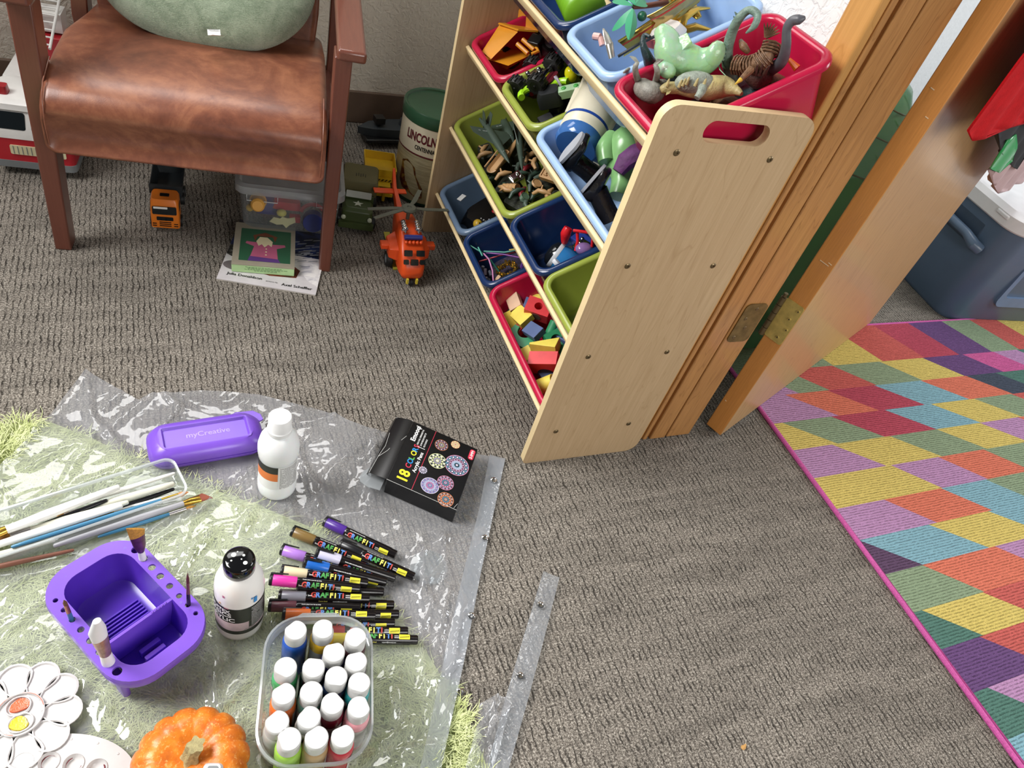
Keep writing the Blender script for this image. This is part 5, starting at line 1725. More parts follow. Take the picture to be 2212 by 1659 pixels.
def make_brush(M, L, r, hcol, fcol, bcol, label, group, flat=1.0, shape='round', Lf=.022, Lb=.014, rb=None, name='paint_brush', stain=None):
    """handle tip at the origin, bristles at +z"""
    t = thing(name, label, 'paint brush', M, group)
    rb = rb or r
    hd = L - Lf - Lb
    MB().lathe([(r * .35, 0), (r * .6, .002), (r * .75, hd * .15), (r, hd * .65), (r * .8, hd)], 18, 0, None).build('handle', hcol, t, smooth=60)
    f = MB()
    f.loft([[(p[0], p[1], hd - .001) for p in circ(0, 0, r * .85, 20)], [(p[0], p[1], hd + Lf * .4) for p in circ(0, 0, rb * .95, 20)], [(p[0], p[1], hd + Lf) for p in circ(0, 0, rb * (1.15 if flat < 1 else .9), 20, rb * flat * .9)]])
    f.build('ferrule', fcol, t, smooth=60)
    b = MB()
    w2 = rb * (1.12 if flat < 1 else .85)
    if shape == 'angle':
        b.loft([[(p[0], p[1], hd + Lf) for p in circ(0, 0, w2, 20, w2 * flat * .8)], [(p[0] * 1.15, p[1] * .7, hd + Lf + Lb * .75 - p[0] * .9) for p in circ(0, 0, w2, 20, w2 * flat * .6)]])
    elif shape == 'paint':
        b.loft([[(p[0], p[1], hd + Lf) for p in circ(0, 0, w2, 20, w2 * flat * .9)], [(p[0] * 1.1, p[1], hd + Lf + Lb * .5) for p in circ(0, 0, w2, 20, w2 * flat)], [(p[0] * .5 + w2 * .3, p[1] * .6, hd + Lf + Lb) for p in circ(0, 0, w2, 20, w2 * flat)]])
    else:
        b.lathe([(w2, hd + Lf), (w2 * 1.05, hd + Lf + Lb * .4), (w2 * .15, hd + Lf + Lb)], 16, 0)
    b.build('bristles', bcol, t, smooth=60)
    return t


HW = pm('white_handle', 0xE9E8E2, .25)
HCR = pm('cream_handle', 0xDDDCCB, .28)
HB = pm('black_handle', 0x15151A, .25)
HBL = pm('steel_blue_handle', 0x3F7CA0, .25)
FG = pm('gold_ferrule', 0xC9A046, .25, metal=.9)
FC = pm('copper_ferrule', 0xB07858, .3, metal=.8)
FS = pm('silver_ferrule', 0xC4BFC0, .25, metal=.9)
FPU = pm('purple_stained_ferrule', 0x5E3358, .3, .35, 120, metal=.3)
BG_ = pm('golden_bristle', 0xB98432, .6, .25, 300, .4, 900)
BO_ = pm('orange_bristle', 0xD88A50, .6)
BW_ = pm('white_paint_bristle', 0xDADADD, .45)
BRD = pm('dark_red_bristle', 0x5A2228, .5)
gB = 'paint brushes standing in the purple tub'


def stand(px, py, zbot, ztop, tilt=(0, 0), spin=0):
    q = BM_.inverted() @ Vector((px, py, .09))
    q.y = .0585 if q.y > 0 else -.0585
    q.x = min((hx_), key=lambda v: abs(v - q.x))
    q = BM_ @ q
    px, py = q.x, q.y
    top = Vector((px + tilt[0], py + tilt[1], ztop))
    bot = Vector((px - tilt[0] * .3, py - tilt[1] * .3, zbot))
    d = (top - bot).normalized()
    u = Vector((cos(radians(spin)), sin(radians(spin)), 0))
    u = (u - d * u.dot(d)).normalized()
    return basis(u, d.cross(u), d, bot), (top - bot).length


h1 = (-0.7077, -0.1479, 0.0920)
M, L_ = stand(h1[0], h1[1], .030, .172, (-.004, .004), 20)
make_brush(M, L_, .0058, HW, FPU, BG_, 'wide flat brush with golden slanted bristles, in the far corner hole of the purple tub', gB, .45, 'angle', .036, .024, .0090)
h2 = (-0.6532, -0.2297, 0.0920)
M, L_ = stand(h2[0], h2[1], .030, .172, (.004, .004), 0)
make_brush(M, L_, .0032, HB, pm('dull_rose_ferrule', 0x8A5A58, .35, metal=.6), BRD, 'thin black handled brush with dark red bristles, on the right side of the purple tub', gB, 1, 'round', .026, .024, .0024)
h3 = (-0.7887, -0.2350, 0.0920)
M, L_ = stand(h3[0], h3[1], .030, .140, (-.003, .004), 0)
make_brush(M, L_, .0036, HBL, FC, pm('brown_bristle', 0x6E4A2C, .6), 'small blue handled brush on the left side of the purple tub', gB, 1, 'round', .018, .012, .003)
h4 = (-0.7484, -0.3027, 0.0920)
M, L_ = stand(h4[0], h4[1], .024, .198, (-.004, .003), 30)
make_brush(M, L_, .0088, HW, pm('stained_copper_ferrule', 0xA98A7C, .3, .3, 80, metal=.6), BW_, 'large white handled brush loaded with white paint, at the near left of the purple tub', gB, .7, 'paint', .040, .040, .0088)

# ------------------------------------------------------------ clear tray of brushes
TRM = T(-.645, .032, .018) @ R(16, 'Z')
tr_ = thing('brush_tray', 'long clear plastic tray holding paint brushes, beside the purple tub', 'tray', TRM)
TRC = clear('tray_plastic', 0xF2F4F5, .10, 1.0, .06)
TL, TW_ = .34, .082
for nm, lps, c1 in (('tray_body', [lift(rrect(TL - .016, TW_ - .016, .012, 5, -TL / 2, 0), .001), lift(rrect(TL - .006, TW_ - .006, .014, 5, -TL / 2, 0), .004), lift(rrect(TL, TW_, .016, 5, -TL / 2, 0), .034)], True),
                    ('tray_rim', [lift(rrect(TL - .002, TW_ - .002, .016, 5, -TL / 2, 0), .033), lift(rrect(TL + .004, TW_ + .004, .018, 5, -TL / 2, 0), .034), lift(rrect(TL + .004, TW_ + .004, .018, 5, -TL / 2, 0), .0365), lift(rrect(TL - .003, TW_ - .003, .015, 5, -TL / 2, 0), .0368), lift(rrect(TL - .004, TW_ - .004, .014, 5, -TL / 2, 0), .032)], False)):
    MB().loft(lps, 0, None, c1, False).build(nm, TRC if nm == 'tray_body' else clear('tray_rim_plastic', 0xF4F6F6, .5, 1.0, .06), tr_, smooth=50)
gT = 'paint brushes lying in the clear tray'


def lay(p, q, hc, fc_, bc_, r, label, flat=1.0, shape='round', L=None, rb=None):
    """handle end at p, brush pointing to q"""
    p, q = Vector(p), Vector(q)
    d = (q - p).normalized()
    u = Vector((0, 0, 1)).cross(d).normalized()
    M = basis(u, d.cross(u), d, p)
    return make_brush(M, L or .18, r, hc, fc_, bc_, label, gT, flat, shape, .026, .016, rb)


lay((-0.7359, 0.0237, 0.0500), (-0.8954, -0.0362, 0.0500), HW, FG, BG_, .0078, 'thick white brush on top of the others in the tray, gold ferrule to the left', .5, 'angle', .205)
lay((-0.6531, 0.0464, 0.0400), (-0.8284, 0.0045, 0.0320), HW, FS, BG_, .0045, 'slim white brush along the far side of the tray')
lay((-0.6548, 0.0248, 0.0400), (-0.8403, -0.0141, 0.0300), HCR, FS, BG_, .0070, 'thick cream brush reaching the right end of the tray')
lay((-0.7547, 0.0055, 0.0420), (-0.8808, -0.0367, 0.0340), HB, FC, BRD, .0050, 'black brush partly under the thick white one in the tray')
lay((-0.6556, 0.0206, 0.0300), (-0.8092, -0.0232, 0.0260), HB, FC, BRD, .0048, 'black brush under the cream one in the tray')
lay((-0.7237, -0.0064, 0.0460), (-0.8629, -0.0296, 0.0360), HCR, FS, BG_, .0062, 'cream rounded brush in the middle of the tray')
lay((-0.7324, -0.0122, 0.0460), (-0.8952, -0.0529, 0.0440), HW, FC, BG_, .0066, 'white brush with a copper ferrule lying across the tray', .6, 'angle', .215)
lay((-0.8802, -0.0627, 0.0460), (-0.7007, -0.0135, 0.0400), HBL, FG, BO_, .0044, 'steel blue brush with a gold ferrule and orange bristles pointing right', L=.255)
lay((-0.7573, -0.0045, 0.0360), (-0.8640, -0.0288, 0.0300), HBL, FS, BG_, .0034, 'thin blue brush behind the white ones in the tray')
lay((-0.6510, 0.0062, 0.0340), (-0.7768, -0.0194, 0.0300), HW, FG, BO_, .0040, 'thin white brush with a black end at the right of the tray', L=.14)
lay((-0.8277, -0.0648, 0.0360), (-0.6436, -0.0124, 0.0300), pm('grey_white_handle', 0xB9B7BC, .3), FG, pm('red_brown_bristle', 0x8A4632, .6), .0056, 'greyish brush with red brown bristles by the near side of the tray', .6, 'angle', .235, .0066)
lay((-0.7691, -0.0552, 0.0300), (-0.6514, -0.0234, 0.0260), HBL, FS, BG_, .0036, 'teal brush lying at the bottom of the near side of the tray', L=.15)
lay((-0.8007, -0.0729, 0.0300), (-0.9179, -0.0850, 0.0300), pm('rosewood_handle', 0x8A5A48, .3), FC, BRD, .0042, 'rosewood brush at the near left of the tray', L=.17)
lay((-0.8249, -0.0541, 0.0380), (-0.9285, -0.0745, 0.0380), HCR, FC, BG_, .0056, 'pale brush with a lilac stain at the left of the tray', L=.17)

# ------------------------------------------------------------ palettes
PAL = pm('palette_white', 0xCECBC9, .22, .04, 40)
fp_ = thing('flower_palette', 'white flower shaped paint palette with orange and yellow paint, at the left edge', 'palette', at((FLW.x, FLW.y, .024), 10))
FR_ = .070
for k in range(10):
    a = 2 * pi * (k + .5) / 10
    M = T(0, 0, 0) @ R(math.degrees(a), 'Z')
    mb = MB()
    lps = []
    for sc_, z in ((1.0, .008), (1.0, .010), (.90, .0105), (.82, .007), (.55, .003), (.2, .0022)):
        L = []
        for i in range(24):
            t = 2 * pi * i / 24
            rx = .0255
            x_ = .047 + rx * cos(t) * sc_
            hw_ = (.0070 + (.0228 - .0070) * max(0, min(1, (x_ - .022) / .034)) ** .8) * sc_
            L.append((x_, hw_ * sin(t), z))
        lps.append(L)
    mb.loft(lps, 0, M, False, True)
    mb.loft([[(p[0], p[1], .0) for p in lps[4]], lps[0]], 0, M)
    mb.build('petal_well', PAL, fp_, smooth=50)
MB().lathe([(.045, 0), (.062, .003), (.001, .003)], 40).build('palette_base', PAL, fp_, smooth=40)
cw = MB().lathe([(.028, .006), (.0285, .013), (.0265, .0135), (.0255, .010), (.001, .009)], 40, 0, None, True, True)
cw.tube([(.027 * cos(a * .16) * .0 + .014 * cos(a * .32 + 2.4) * (1 if a < 10 else 1), .011 + .0125 * sin(a * .32 + 2.4), .012) for a in range(20)], .0011, 8, 0, None, True)
cw.tube([(.014 * cos(a * .32 + 2.4), -.012 + .0120 * sin(a * .32 + 2.4), .012) for a in range(20)], .0011, 8, 0, None, True)
cw.build('centre_well', PAL, fp_, smooth=50)


def blob(name, cx, cy, r, z, mat, par, seed, thick=.002, sx=1.0):
    rr5 = random.Random(seed)
    ph = [rr5.uniform(0, 6) for _ in range(3)]
    L = [(cx + r * sx * (1 + .10 * sin(2 * t + ph[0]) + .07 * sin(3 * t + ph[1]) + .03 * sin(7 * t + ph[2])) * cos(t), cy + r * (1 + .10 * sin(2 * t + ph[0]) + .07 * sin(3 * t + ph[1])) * sin(t)) for t in [2 * pi * i / 36 for i in range(36)]]
    mb = MB().loft([lift(L, z), lift([((p[0] - cx) * .93 + cx, (p[1] - cy) * .93 + cy) for p in L], z + thick), lift([((p[0] - cx) * .5 + cx, (p[1] - cy) * .5 + cy) for p in L], z + thick * .8)])
    return mb.build(name, mat, par, smooth=60)


blob('orange_paint', .002, .012, .0095, .0098, pm('orange_paint', 0xE4643A, .3, .1, 100, .4, 300), fp_, 3, .0022, 1.15)
blob('yellow_paint', -.002, -.012, .0095, .0098, pm('yellow_paint', 0xD8C02E, .3, .12, 100, .3, 300), fp_, 5, .0022, 1.15)
st_ = MB()


def ringstain(cx, cy, r, w2, z, mi, a0=0, a1=360):
    n = 30
    L = []
    for i in range(n + 1):
        t = radians(a0 + (a1 - a0) * i / n)
        ww = w2 * (.6 + .4 * sin(3 * t))
        L.append([(cx + (r - ww) * cos(t), cy + (r - ww) * sin(t), z), (cx + (r + ww) * cos(t), cy + (r + ww) * sin(t), z)])
    st_.loft(L, mi, None, False, False, False)


def petalpt(k, rad=.047):
    a = 2 * pi * (k + .5) / 10
    return rad * cos(a), rad * sin(a)


for k, mi, r_, a0, a1 in ((2, 0, .009, 0, 360), (1, 1, .006, 30, 120), (0, 2, .010, 100, 250), (9, 2, .011, 40, 130), (8, 3, .012, 30, 150), (7, 3, .012, 0, 90), (7, 0, .008, 150, 300), (3, 3, .012, 60, 140), (6, 0, .006, 0, 200)):
    px_, py_ = petalpt(k, .046)
    ringstain(px_, py_, r_, .0007, .0066 if r_ > .008 else .0050, mi, a0, a1)
ringstain(0, 0, .0272, .0004, .0138, 2, 0, 250)
st_.build('paint_stain', [pm('violet_stain', 0x4A3C9A, .4), pm('green_stain', 0x6ABF7A, .4), pm('orange_stain2', 0xE2623C, .4), pm('black_stain', 0x1C1A20, .4)], fp_, smooth=0)

op = thing('oval_palette', 'white oval paint palette with dark red rings, at the bottom left beside the pumpkin', 'palette', at((OVP.x, OVP.y, .024), -20))
wells = [circ(-.052 + i * .029, .022 - .003 * (i - 1.5) ** 2 * .6, .0118, 24) for i in range(4)] + [circ(-.040 + i * .030, -.022, .0118, 24) for i in range(3)]
MB().plate(circ(0, 0, .088, 64, .058), wells, .004, .007).build('palette_plate', PAL, op, smooth=30, bev=0)
for i, wl_ in enumerate(wells):
    cx, cy = sum(p[0] for p in wl_) / 24, sum(p[1] for p in wl_) / 24
    w_o = MB().lathe([(.0128, .0071), (.0122, .0085), (.0116, .0070), (.0100, .003), (.006, .001), (.0005, .0008)], 28, 0, T(cx, cy, 0), False, True).build('paint_well', PAL, op, smooth=60)
    st_ = MB()
    ringstain(cx, cy, .0088, .0008, .0042, 0, 20 + i * 50, 260 + i * 50)
    st_.build('paint_stain', pm('dark_red_stain', 0x6A1420, .35), op, smooth=0)
dts = MB()
for a in range(0, 360, 24):
    dts.ball((.080 * cos(radians(a)), .051 * sin(radians(a)), .007), (.0017, .0017, .0010), 8)
dts.build('raised_dot', PAL, op)

# ------------------------------------------------------------ pumpkin
PK_ = newmat('pumpkin_skin')
m, nt, b = PK_
v = ocoord(nt)
f = noise(nt, v, 60, 4, .6)
f2 = noise(nt, v, 260, 3, .6)
c = ramp(nt, f, [(.3, lin(0xC25E16)), (.6, lin(0xDE7C1E)), (.8, lin(0xEE9A3E))])
c = mixc(nt, ramp(nt, f2, [(.56, (0, 0, 0, 1)), (.7, (.7, .7, .7, 1))]), c, lin(0xF0B46A))
nt.links.new(c, b.inputs['Base Color'])
b.inputs['Roughness'].default_value = .4
bump(nt, f2, .15, .002, b)
pk = thing('pumpkin', 'small orange pumpkin with a dry stem, between the palettes and the tub', 'pumpkin', at((PUM.x, PUM.y - .012, .022), 20))
loops = []
na, nb = 96, 24
for k in range(nb + 1):
    s_ = k / nb
    th = pi * (.06 + .90 * s_)
    L = []
    for i in range(na):
        a = 2 * pi * i / na
        rib = abs(cos(a * 7.5 + .25 * sin(3 * a)))
        rg_ = 1 - .07 * (1 - rib) ** 2 * 1.0
        R0 = .0715 * sin(th) ** .75
        z = .040 + .042 * (-cos(th))
        if s_ > .8:
            z -= ((s_ - .8) / .2) ** 2 * .016
        L.append((R0 * rg_ * cos(a), R0 * rg_ * sin(a), z - .003 * (1 - rib) ** 2 * max(0, s_ - .5)))
    loops.append(L)
MB().loft(loops).build('pumpkin_body', m, pk, smooth=180)
sl_ = []
for k in range(7):
    t = k / 6
    r_ = (.0155, .0115, .0095, .009, .0088, .0092, .0098)[k]
    cx, cy = .004 * t + .006 * t * t, .003 * t
    sl_.append([(cx + r_ * (1 + .18 * cos(5 * a)) * cos(a), cy + r_ * (1 + .18 * cos(5 * a)) * sin(a), .058 + .030 * t) for a in [2 * pi * i / 30 for i in range(30)]])
MB().loft(sl_).build('stem', pm('dry_stem', 0xA09468, .8, .25, 150, .6, 500), pk, smooth=50)
TOYp = Vector((-0.6298, -0.4649, 0.0980))
tp = thing('small_robot_toy', 'small white and grey plastic toy beside the pumpkin stem, cut by the bottom edge', 'toy', T(TOYp.x, TOYp.y - .004, .086) @ R(-15, 'Z'))
MB().loft([lift(rrect(.022, .016, .005, 5), 0), lift(rrect(.024, .018, .006, 5), .010), lift(rrect(.018, .013, .005, 5), .015)]).build('toy_shell', pm('pale_grey_toy', 0xC9CDD0, .3), tp)
MB().prism(rrect(.012, .005, .002), .0151, .016, 0, T(0, .001, 0)).build('toy_panel', GREYP, tp)

# ------------------------------------------------------------ what lies in the bins
def P3(row, u, y, h):
    return Vector((XF, y, ZF[row])) + UU * u + WW * h


def BF(row, u, y, h, rz=0.0, rx=0.0, ry=0.0):
    p = P3(row, u, y, h)
    return basis(UU, VV, WW, p) @ R(rz, 'Z') @ R(ry, 'Y') @ R(rx, 'X')


def chain(pts, rad, mat, n=14, name='body', par=None, flat=1.0, label=None, sub=0):
    """smooth tapering limb or body through the points"""
    P = [Vector(p) for p in pts]
    Q, RR = [], []
    for i in range(len(P) - 1):
        p0, p1, p2, p3 = P[max(i - 1, 0)], P[i], P[i + 1], P[min(i + 2, len(P) - 1)]
        for k in range(5):
            t = k / 5
            Q.append(.5 * ((2 * p1) + (p2 - p0) * t + (2 * p0 - 5 * p1 + 4 * p2 - p3) * t * t + (3 * p1 - p0 - 3 * p2 + p3) * t ** 3))
            RR.append(rad[i] + (rad[i + 1] - rad[i]) * t)
    Q.append(P[-1])
    RR.append(rad[-1])
    return MB().tube(Q, RR, n, flat=flat).build(name, mat, par, smooth=60)


ID = T(0, 0, 0)
DINO_G = pm('grey_dinosaur', 0x8C8A80, .5, .25, 120, .4, 300)
DINO_T = pm('tan_dinosaur', 0xA89A68, .5, .25, 90, .5, 350)
DINO_GB = pm('grey_dino_back', 0x8C9488, .55, .3, 150, .6, 500)
DINO_D = pm('dark_teal_dinosaur', 0x24363A, .35, .3, 150, .5, 400)
DINO_TL = pm('teal_grey_tail', 0x6E8478, .45, .25, 100, .5, 300)
DINO_B = pm('brown_skeleton', 0x7A5A40, .5, .35, 150, .6, 300)
DINO_N = pm('slate_neck', 0x56565C, .4, .15, 80)
gD = 'dinosaur figures in the red bin'
# grey dinosaur on its back, legs in the air
t = thing('dinosaur_figure', 'grey dinosaur figure on its back with its legs in the air', 'toy dinosaur', ID, gD)
chain([(0.0810, 0.2134, 0.7294), (0.0670, 0.1676, 0.7328), (0.0737, 0.1447, 0.7370), (0.1004, 0.1646, 0.7412), (0.1344, 0.1615, 0.7383)], [.006, .015, .017, .010, .004], DINO_G, 16, 'body', t)
for a_, b_, c_, d_ in ((((0.0668, 0.1806, 0.7327)), ((0.0377, 0.1621, 0.7619)), ((0.0366, 0.1612, 0.7729)), ((0.0324, 0.1736, 0.7762))), (((0.0849, 0.1643, 0.7436)), ((0.0572, 0.1328, 0.7737)), ((0.0514, 0.1367, 0.7819)), ((0.0574, 0.1358, 0.7914)))):
    lg = chain([a_, b_, c_], [.006, .0045, .0032], DINO_G, 10, 'leg', t)
    MB().loft([[Vector(c_) + q for q in (Vector((-.004, 0, 0)), Vector((0, -.004, 0)), Vector((.004, 0, 0)), Vector((0, .004, 0)))], [Vector(d_) + q for q in (Vector((-.006, 0, 0)), Vector((0, -.002, 0)), Vector((.006, 0, 0)), Vector((0, .002, 0)))]]).build('foot', DINO_G, t)
chain([(0.0671, 0.2042, 0.7444), (0.0512, 0.1990, 0.7466), (0.0378, 0.1895, 0.7443)], [.004, .003, .0015], DINO_G, 8, 'arm', t)
# dark teal dinosaur with a hooked tail
t = thing('dinosaur_figure', 'dark teal dinosaur figure with a hooked tail, behind the grey one', 'toy dinosaur', ID, gD)
chain([(0.0696, 0.2011, 0.7984), (0.0661, 0.2122, 0.7963), (0.0609, 0.1997, 0.7874), (0.0726, 0.1904, 0.7711), (0.0975, 0.1999, 0.7510), (0.1186, 0.1775, 0.7522), (0.1420, 0.1497, 0.7546)], [.0025, .0035, .005, .008, .013, .012, .004], DINO_D, 12, 'body', t)
# tan armoured dinosaur
t = thing('dinosaur_figure', 'tan armoured dinosaur figure with a grey back, nearest the handle slot', 'toy dinosaur', ID, gD)
bd2 = chain([(0.0627, 0.1153, 0.7538), (0.0717, 0.1133, 0.7592), (0.0873, 0.1090, 0.7628), (0.1050, 0.0994, 0.7676), (0.1269, 0.0915, 0.7749), (0.1487, 0.0836, 0.7822), (0.1556, 0.0642, 0.7865), (0.1573, 0.0519, 0.7875)], [.0045, .009, .009, .013, .0185, .016, .007, .003], DINO_T, 20, 'body', t)
MB().ball((0, 0, 0), (.030, .017, .016), 18, 0, along((0.1031, 0.0980, 0.7782), (0.1455, 0.0804, 0.7920))).build('armoured_back', DINO_GB, bd2)
sp_ = MB()
for p in ((0.0652, 0.1088, 0.7693), (0.0811, 0.0932, 0.7789), (0.0838, 0.0898, 0.7829), (0.0885, 0.0753, 0.7881), (0.0931, 0.0638, 0.7932), (0.1019, 0.0570, 0.7939), (0.0783, 0.0966, 0.7749)):
    sp_.lathe([(.0028, -.006), (.0018, .003), (.0006, .006)], 8, 0, T(*p))
sp_.build('spike', DINO_T, bd2)
chain([(0.0945, 0.0644, 0.7848), (0.0839, 0.0513, 0.7832), (0.0769, 0.0463, 0.7766)], [.007, .006, .0045], DINO_GB, 10, 'leg', t)
MB().loft([[Vector(p) + Vector((0, 0, 0)) for p in ((0.0672, 0.1060, 0.7565), (0.0726, 0.1033, 0.7598), (0.0681, 0.0990, 0.7571), (0.0627, 0.0987, 0.7539))], [Vector(p) for p in ((0.0734, 0.1141, 0.7532), (0.0788, 0.1114, 0.7565), (0.0743, 0.1071, 0.7538), (0.0688, 0.1068, 0.7505))]]).build('lower_jaw', DINO_T, bd2)
# frosted green creature
GJ = newmat('frosted_green')
m, nt, b = GJ
v = ocoord(nt)
nt.links.new(ramp(nt, noise(nt, v, 35, 3, .6), [(.35, lin(0xB8E8A8)), (.55, lin(0xB4DCB8)), (.7, lin(0xC8D4C8))]), b.inputs['Base Color'])
b.inputs['Roughness'].default_value = .22
b.inputs['Transmission Weight'].default_value = .35
b.inputs['Subsurface Weight'].default_value = .4
b.inputs['Subsurface Scale'].default_value = .02
bump(nt, noise(nt, v, 90, 2), .3, .004, b)
GJ = m
t = thing('translucent_creature', 'frosted pale green plastic creature in the middle of the red bin', 'toy creature', ID, gD)
chain([(0.0769, 0.1948, 0.8145), (0.0833, 0.1766, 0.8067), (0.0886, 0.1619, 0.7925), (0.1120, 0.1512, 0.7891), (0.1306, 0.1355, 0.7945), (0.1398, 0.1227, 0.8117)], [.010, .019, .024, .026, .022, .015], GJ, 20, 'body', t)
MB().prism([(0, 0), (.02, .006), (.030, .02), (.034, .045), (.018, .052), (.004, .03)], -.003, .003, 0, along((0.0703, 0.1662, 0.7815), (0.0877, 0.1172, 0.7804), (0, 0, 1)) @ R(60, 'X')).build('fin', GJ, t, bev=.001)
MB().ball((0, 0, 0), (.016, .013, .022), 16, 0, T(*(0.1366, 0.1209, 0.8122))).build('leg', GJ, t)
MB().ball((0, 0, 0), (.013, .02, .012), 16, 0, T(*(0.0790, 0.1425, 0.7751))).build('leg', GJ, t)
for i, p in enumerate(((0.1566, 0.1167, 0.7985), (0.1500, 0.0924, 0.7947))):
    small('toy_leaf', ('upper', 'lower')[i] + ' pale green plastic leaf between the frosted creature and the teal tail', 'toy leaf', T(*p) @ R(40 + i * 50, 'Z') @ R(30, 'X'), MB().loft([[(0, -.001, 0), (0, .001, 0), (0, .001, .001), (0, -.001, .001)], [(.012, -.008, 0), (.012, .008, 0), (.012, .008, .001), (.012, -.008, .001)], [(.028, -.001, .004), (.028, .001, .004), (.028, .001, .005), (.028, -.001, .005)]]), pm('leaf_green', 0x8DB08C, .4), gD)
# arched teal tail creature
t = thing('dinosaur_figure', 'teal grey toy creature with a tall arched spiky tail', 'toy dinosaur', ID, gD)
ta = chain([(0.1967, 0.1131, 0.7877), (0.1831, 0.1233, 0.7911), (0.1625, 0.1239, 0.8137), (0.1505, 0.1203, 0.8415), (0.1403, 0.1078, 0.8704), (0.1470, 0.1026, 0.8862), (0.1487, 0.0839, 0.8873), (0.1472, 0.0781, 0.8747), (0.1436, 0.0842, 0.8609)], [.012, .011, .0085, .0080, .0065, .0055, .0055, .0050, .001], DINO_TL, 12, 'tail', t)
sp_ = MB()
for k in range(12):
    a, b2 = Vector((0.1540, 0.1173, 0.8086)), Vector((0.1418, 0.1167, 0.8736))
    p = a + (b2 - a) * (k / 11)
    sp_.lathe([(.0022, 0), (.0004, .006)], 6, 0, along(p, p + Vector((-.5, .2, .3))) @ R(90, 'Y'))
sp_.build('spike', DINO_TL, ta)
# brown ribbed skeleton
t = thing('skeleton_figure', 'brown ribbed toy skeleton curled beside the arched tail', 'toy skeleton', ID, gD)
rbp = [(0.1712, 0.1085, 0.8074), (0.1799, 0.0940, 0.8126), (0.1838, 0.0759, 0.8267), (0.1910, 0.0725, 0.8427), (0.1949, 0.0803, 0.8567)]
sk = chain(rbp, [.008, .011, .012, .010, .006], DINO_B, 14, 'spine', t)
rb_ = MB()
for i in range(16):
    k = i / 16 * 4
    a, b2 = Vector(rbp[int(k)]), Vector(rbp[int(k) + 1])
    p = a + (b2 - a) * (k - int(k))
    d_ = (b2 - a).normalized()
    M = along(p, p + d_)
    rb_.tube([M @ Vector((.001 * cos(q * .7), .0135 * cos(q * .7), .0135 * sin(q * .7))) for q in range(9)], .0016, 6, 0, None, True)
rb_.build('rib_cage', DINO_B, t)
hd_ = MB()
for k in range(7):
    hd_.lathe([(.003, 0), (.0012, .016), (.0003, .020)], 7, 0, T(*(0.1817, 0.0837, 0.8604)) @ R(-30 + k * 12, 'Y') @ R(k * 9 - 20, 'X'))
hd_.build('crest', DINO_B, t)
chain([(0.1738, 0.0969, 0.8323), (0.1638, 0.1002, 0.8379), (0.1675, 0.1155, 0.8401)], [.004, .006, .003], DINO_B, 8, 'claw', t)
# long neck
t = thing('dinosaur_figure', 'slate grey long necked dinosaur figure raising its head above the red bin', 'toy dinosaur', ID, gD)
chain([(0.2319, 0.1050, 0.7972), (0.2193, 0.0882, 0.8130), (0.2044, 0.0560, 0.8392), (0.1881, 0.0445, 0.8644), (0.1765, 0.0465, 0.8866), (0.1767, 0.0436, 0.8984), (0.1798, 0.0357, 0.9038), (0.1839, 0.0310, 0.9086)], [.014, .011, .0085, .0070, .0062, .0068, .0066, .002], DINO_N, 14, 'neck', t)
t = thing('dinosaur_figure', 'dark brown spiky toy creature at the near side of the long necked dinosaur', 'toy dinosaur', ID, gD)
chain([(0.1874, 0.0881, 0.8055), (0.2014, 0.0795, 0.8023), (0.2146, 0.0729, 0.8103)], [.012, .016, .008], pm('dark_brown_creature', 0x4A342C, .5, .3, 150, .6, 300), 14, 'body', t)
for a_, b_ in (((0.1830, 0.0641, 0.8146), (0.1736, 0.0563, 0.8323)), ((0.1872, 0.0596, 0.8171), (0.1772, 0.0462, 0.8345)), ((0.1797, 0.0678, 0.8126), (0.1677, 0.0598, 0.8288))):
    chain([a_, b_], [.004, .001], MATS['dark_brown_creature'], 7, 'spike', t)
small('horn_piece', 'brown toy horn with a yellow tip in the red dinosaur bin', 'toy', ID, MB().cyl((0.1688, 0.0693, 0.8177), (0.1488, 0.0578, 0.8058), .006, .0035, 10).cyl((0.1488, 0.0578, 0.8058), (0.1380, 0.0530, 0.7993), .0035, .0005, 10, 1), [DINO_B, pm('yellow_tip', 0xC9A63C, .4)], gD)
small('orange_toy_piece', 'small orange plastic piece at the far right in the red bin', 'toy', ID, MB().cyl((0.2383, 0.0791, 0.8361), (0.2473, 0.0636, 0.8300), .003, .006, 8), pm('bright_orange', 0xF07828, .35), gD)
# hidden bulk of the dinosaur pile
for k in range(5):
    t = thing('dinosaur_figure', 'dark dinosaur figure buried at the bottom of the red bin', 'toy dinosaur', ID, gD)
    chain([P3(0, .04 + .04 * k, .04 + .02 * (k % 3), -.085), P3(0, .07 + .04 * k, .08, -.070), P3(0, .09 + .04 * k, .16, -.085)], [.008, .026, .008], DINO_D if k % 2 else DINO_B, 12, 'body', t)

# treasures in the light blue bin
GOLD = pm('gold_plastic', 0xC9A750, .16, .15, 20, metal=.9)
gT2 = 'toys in the top light blue bin'
t = thing('toy_palm_tree', 'toy palm tree with broad green leaves and a brown trunk in the light blue bin', 'toy tree', ID, gT2)
PG = pm('palm_green', 0x3C9A70, .4)
chain([(0.0911, 0.3091, 0.8051), (0.1197, 0.3105, 0.8106), (0.1657, 0.3294, 0.8148)], [.004, .0045, .005], pm('palm_trunk', 0x6E3A26, .5), 8, 'trunk', t)


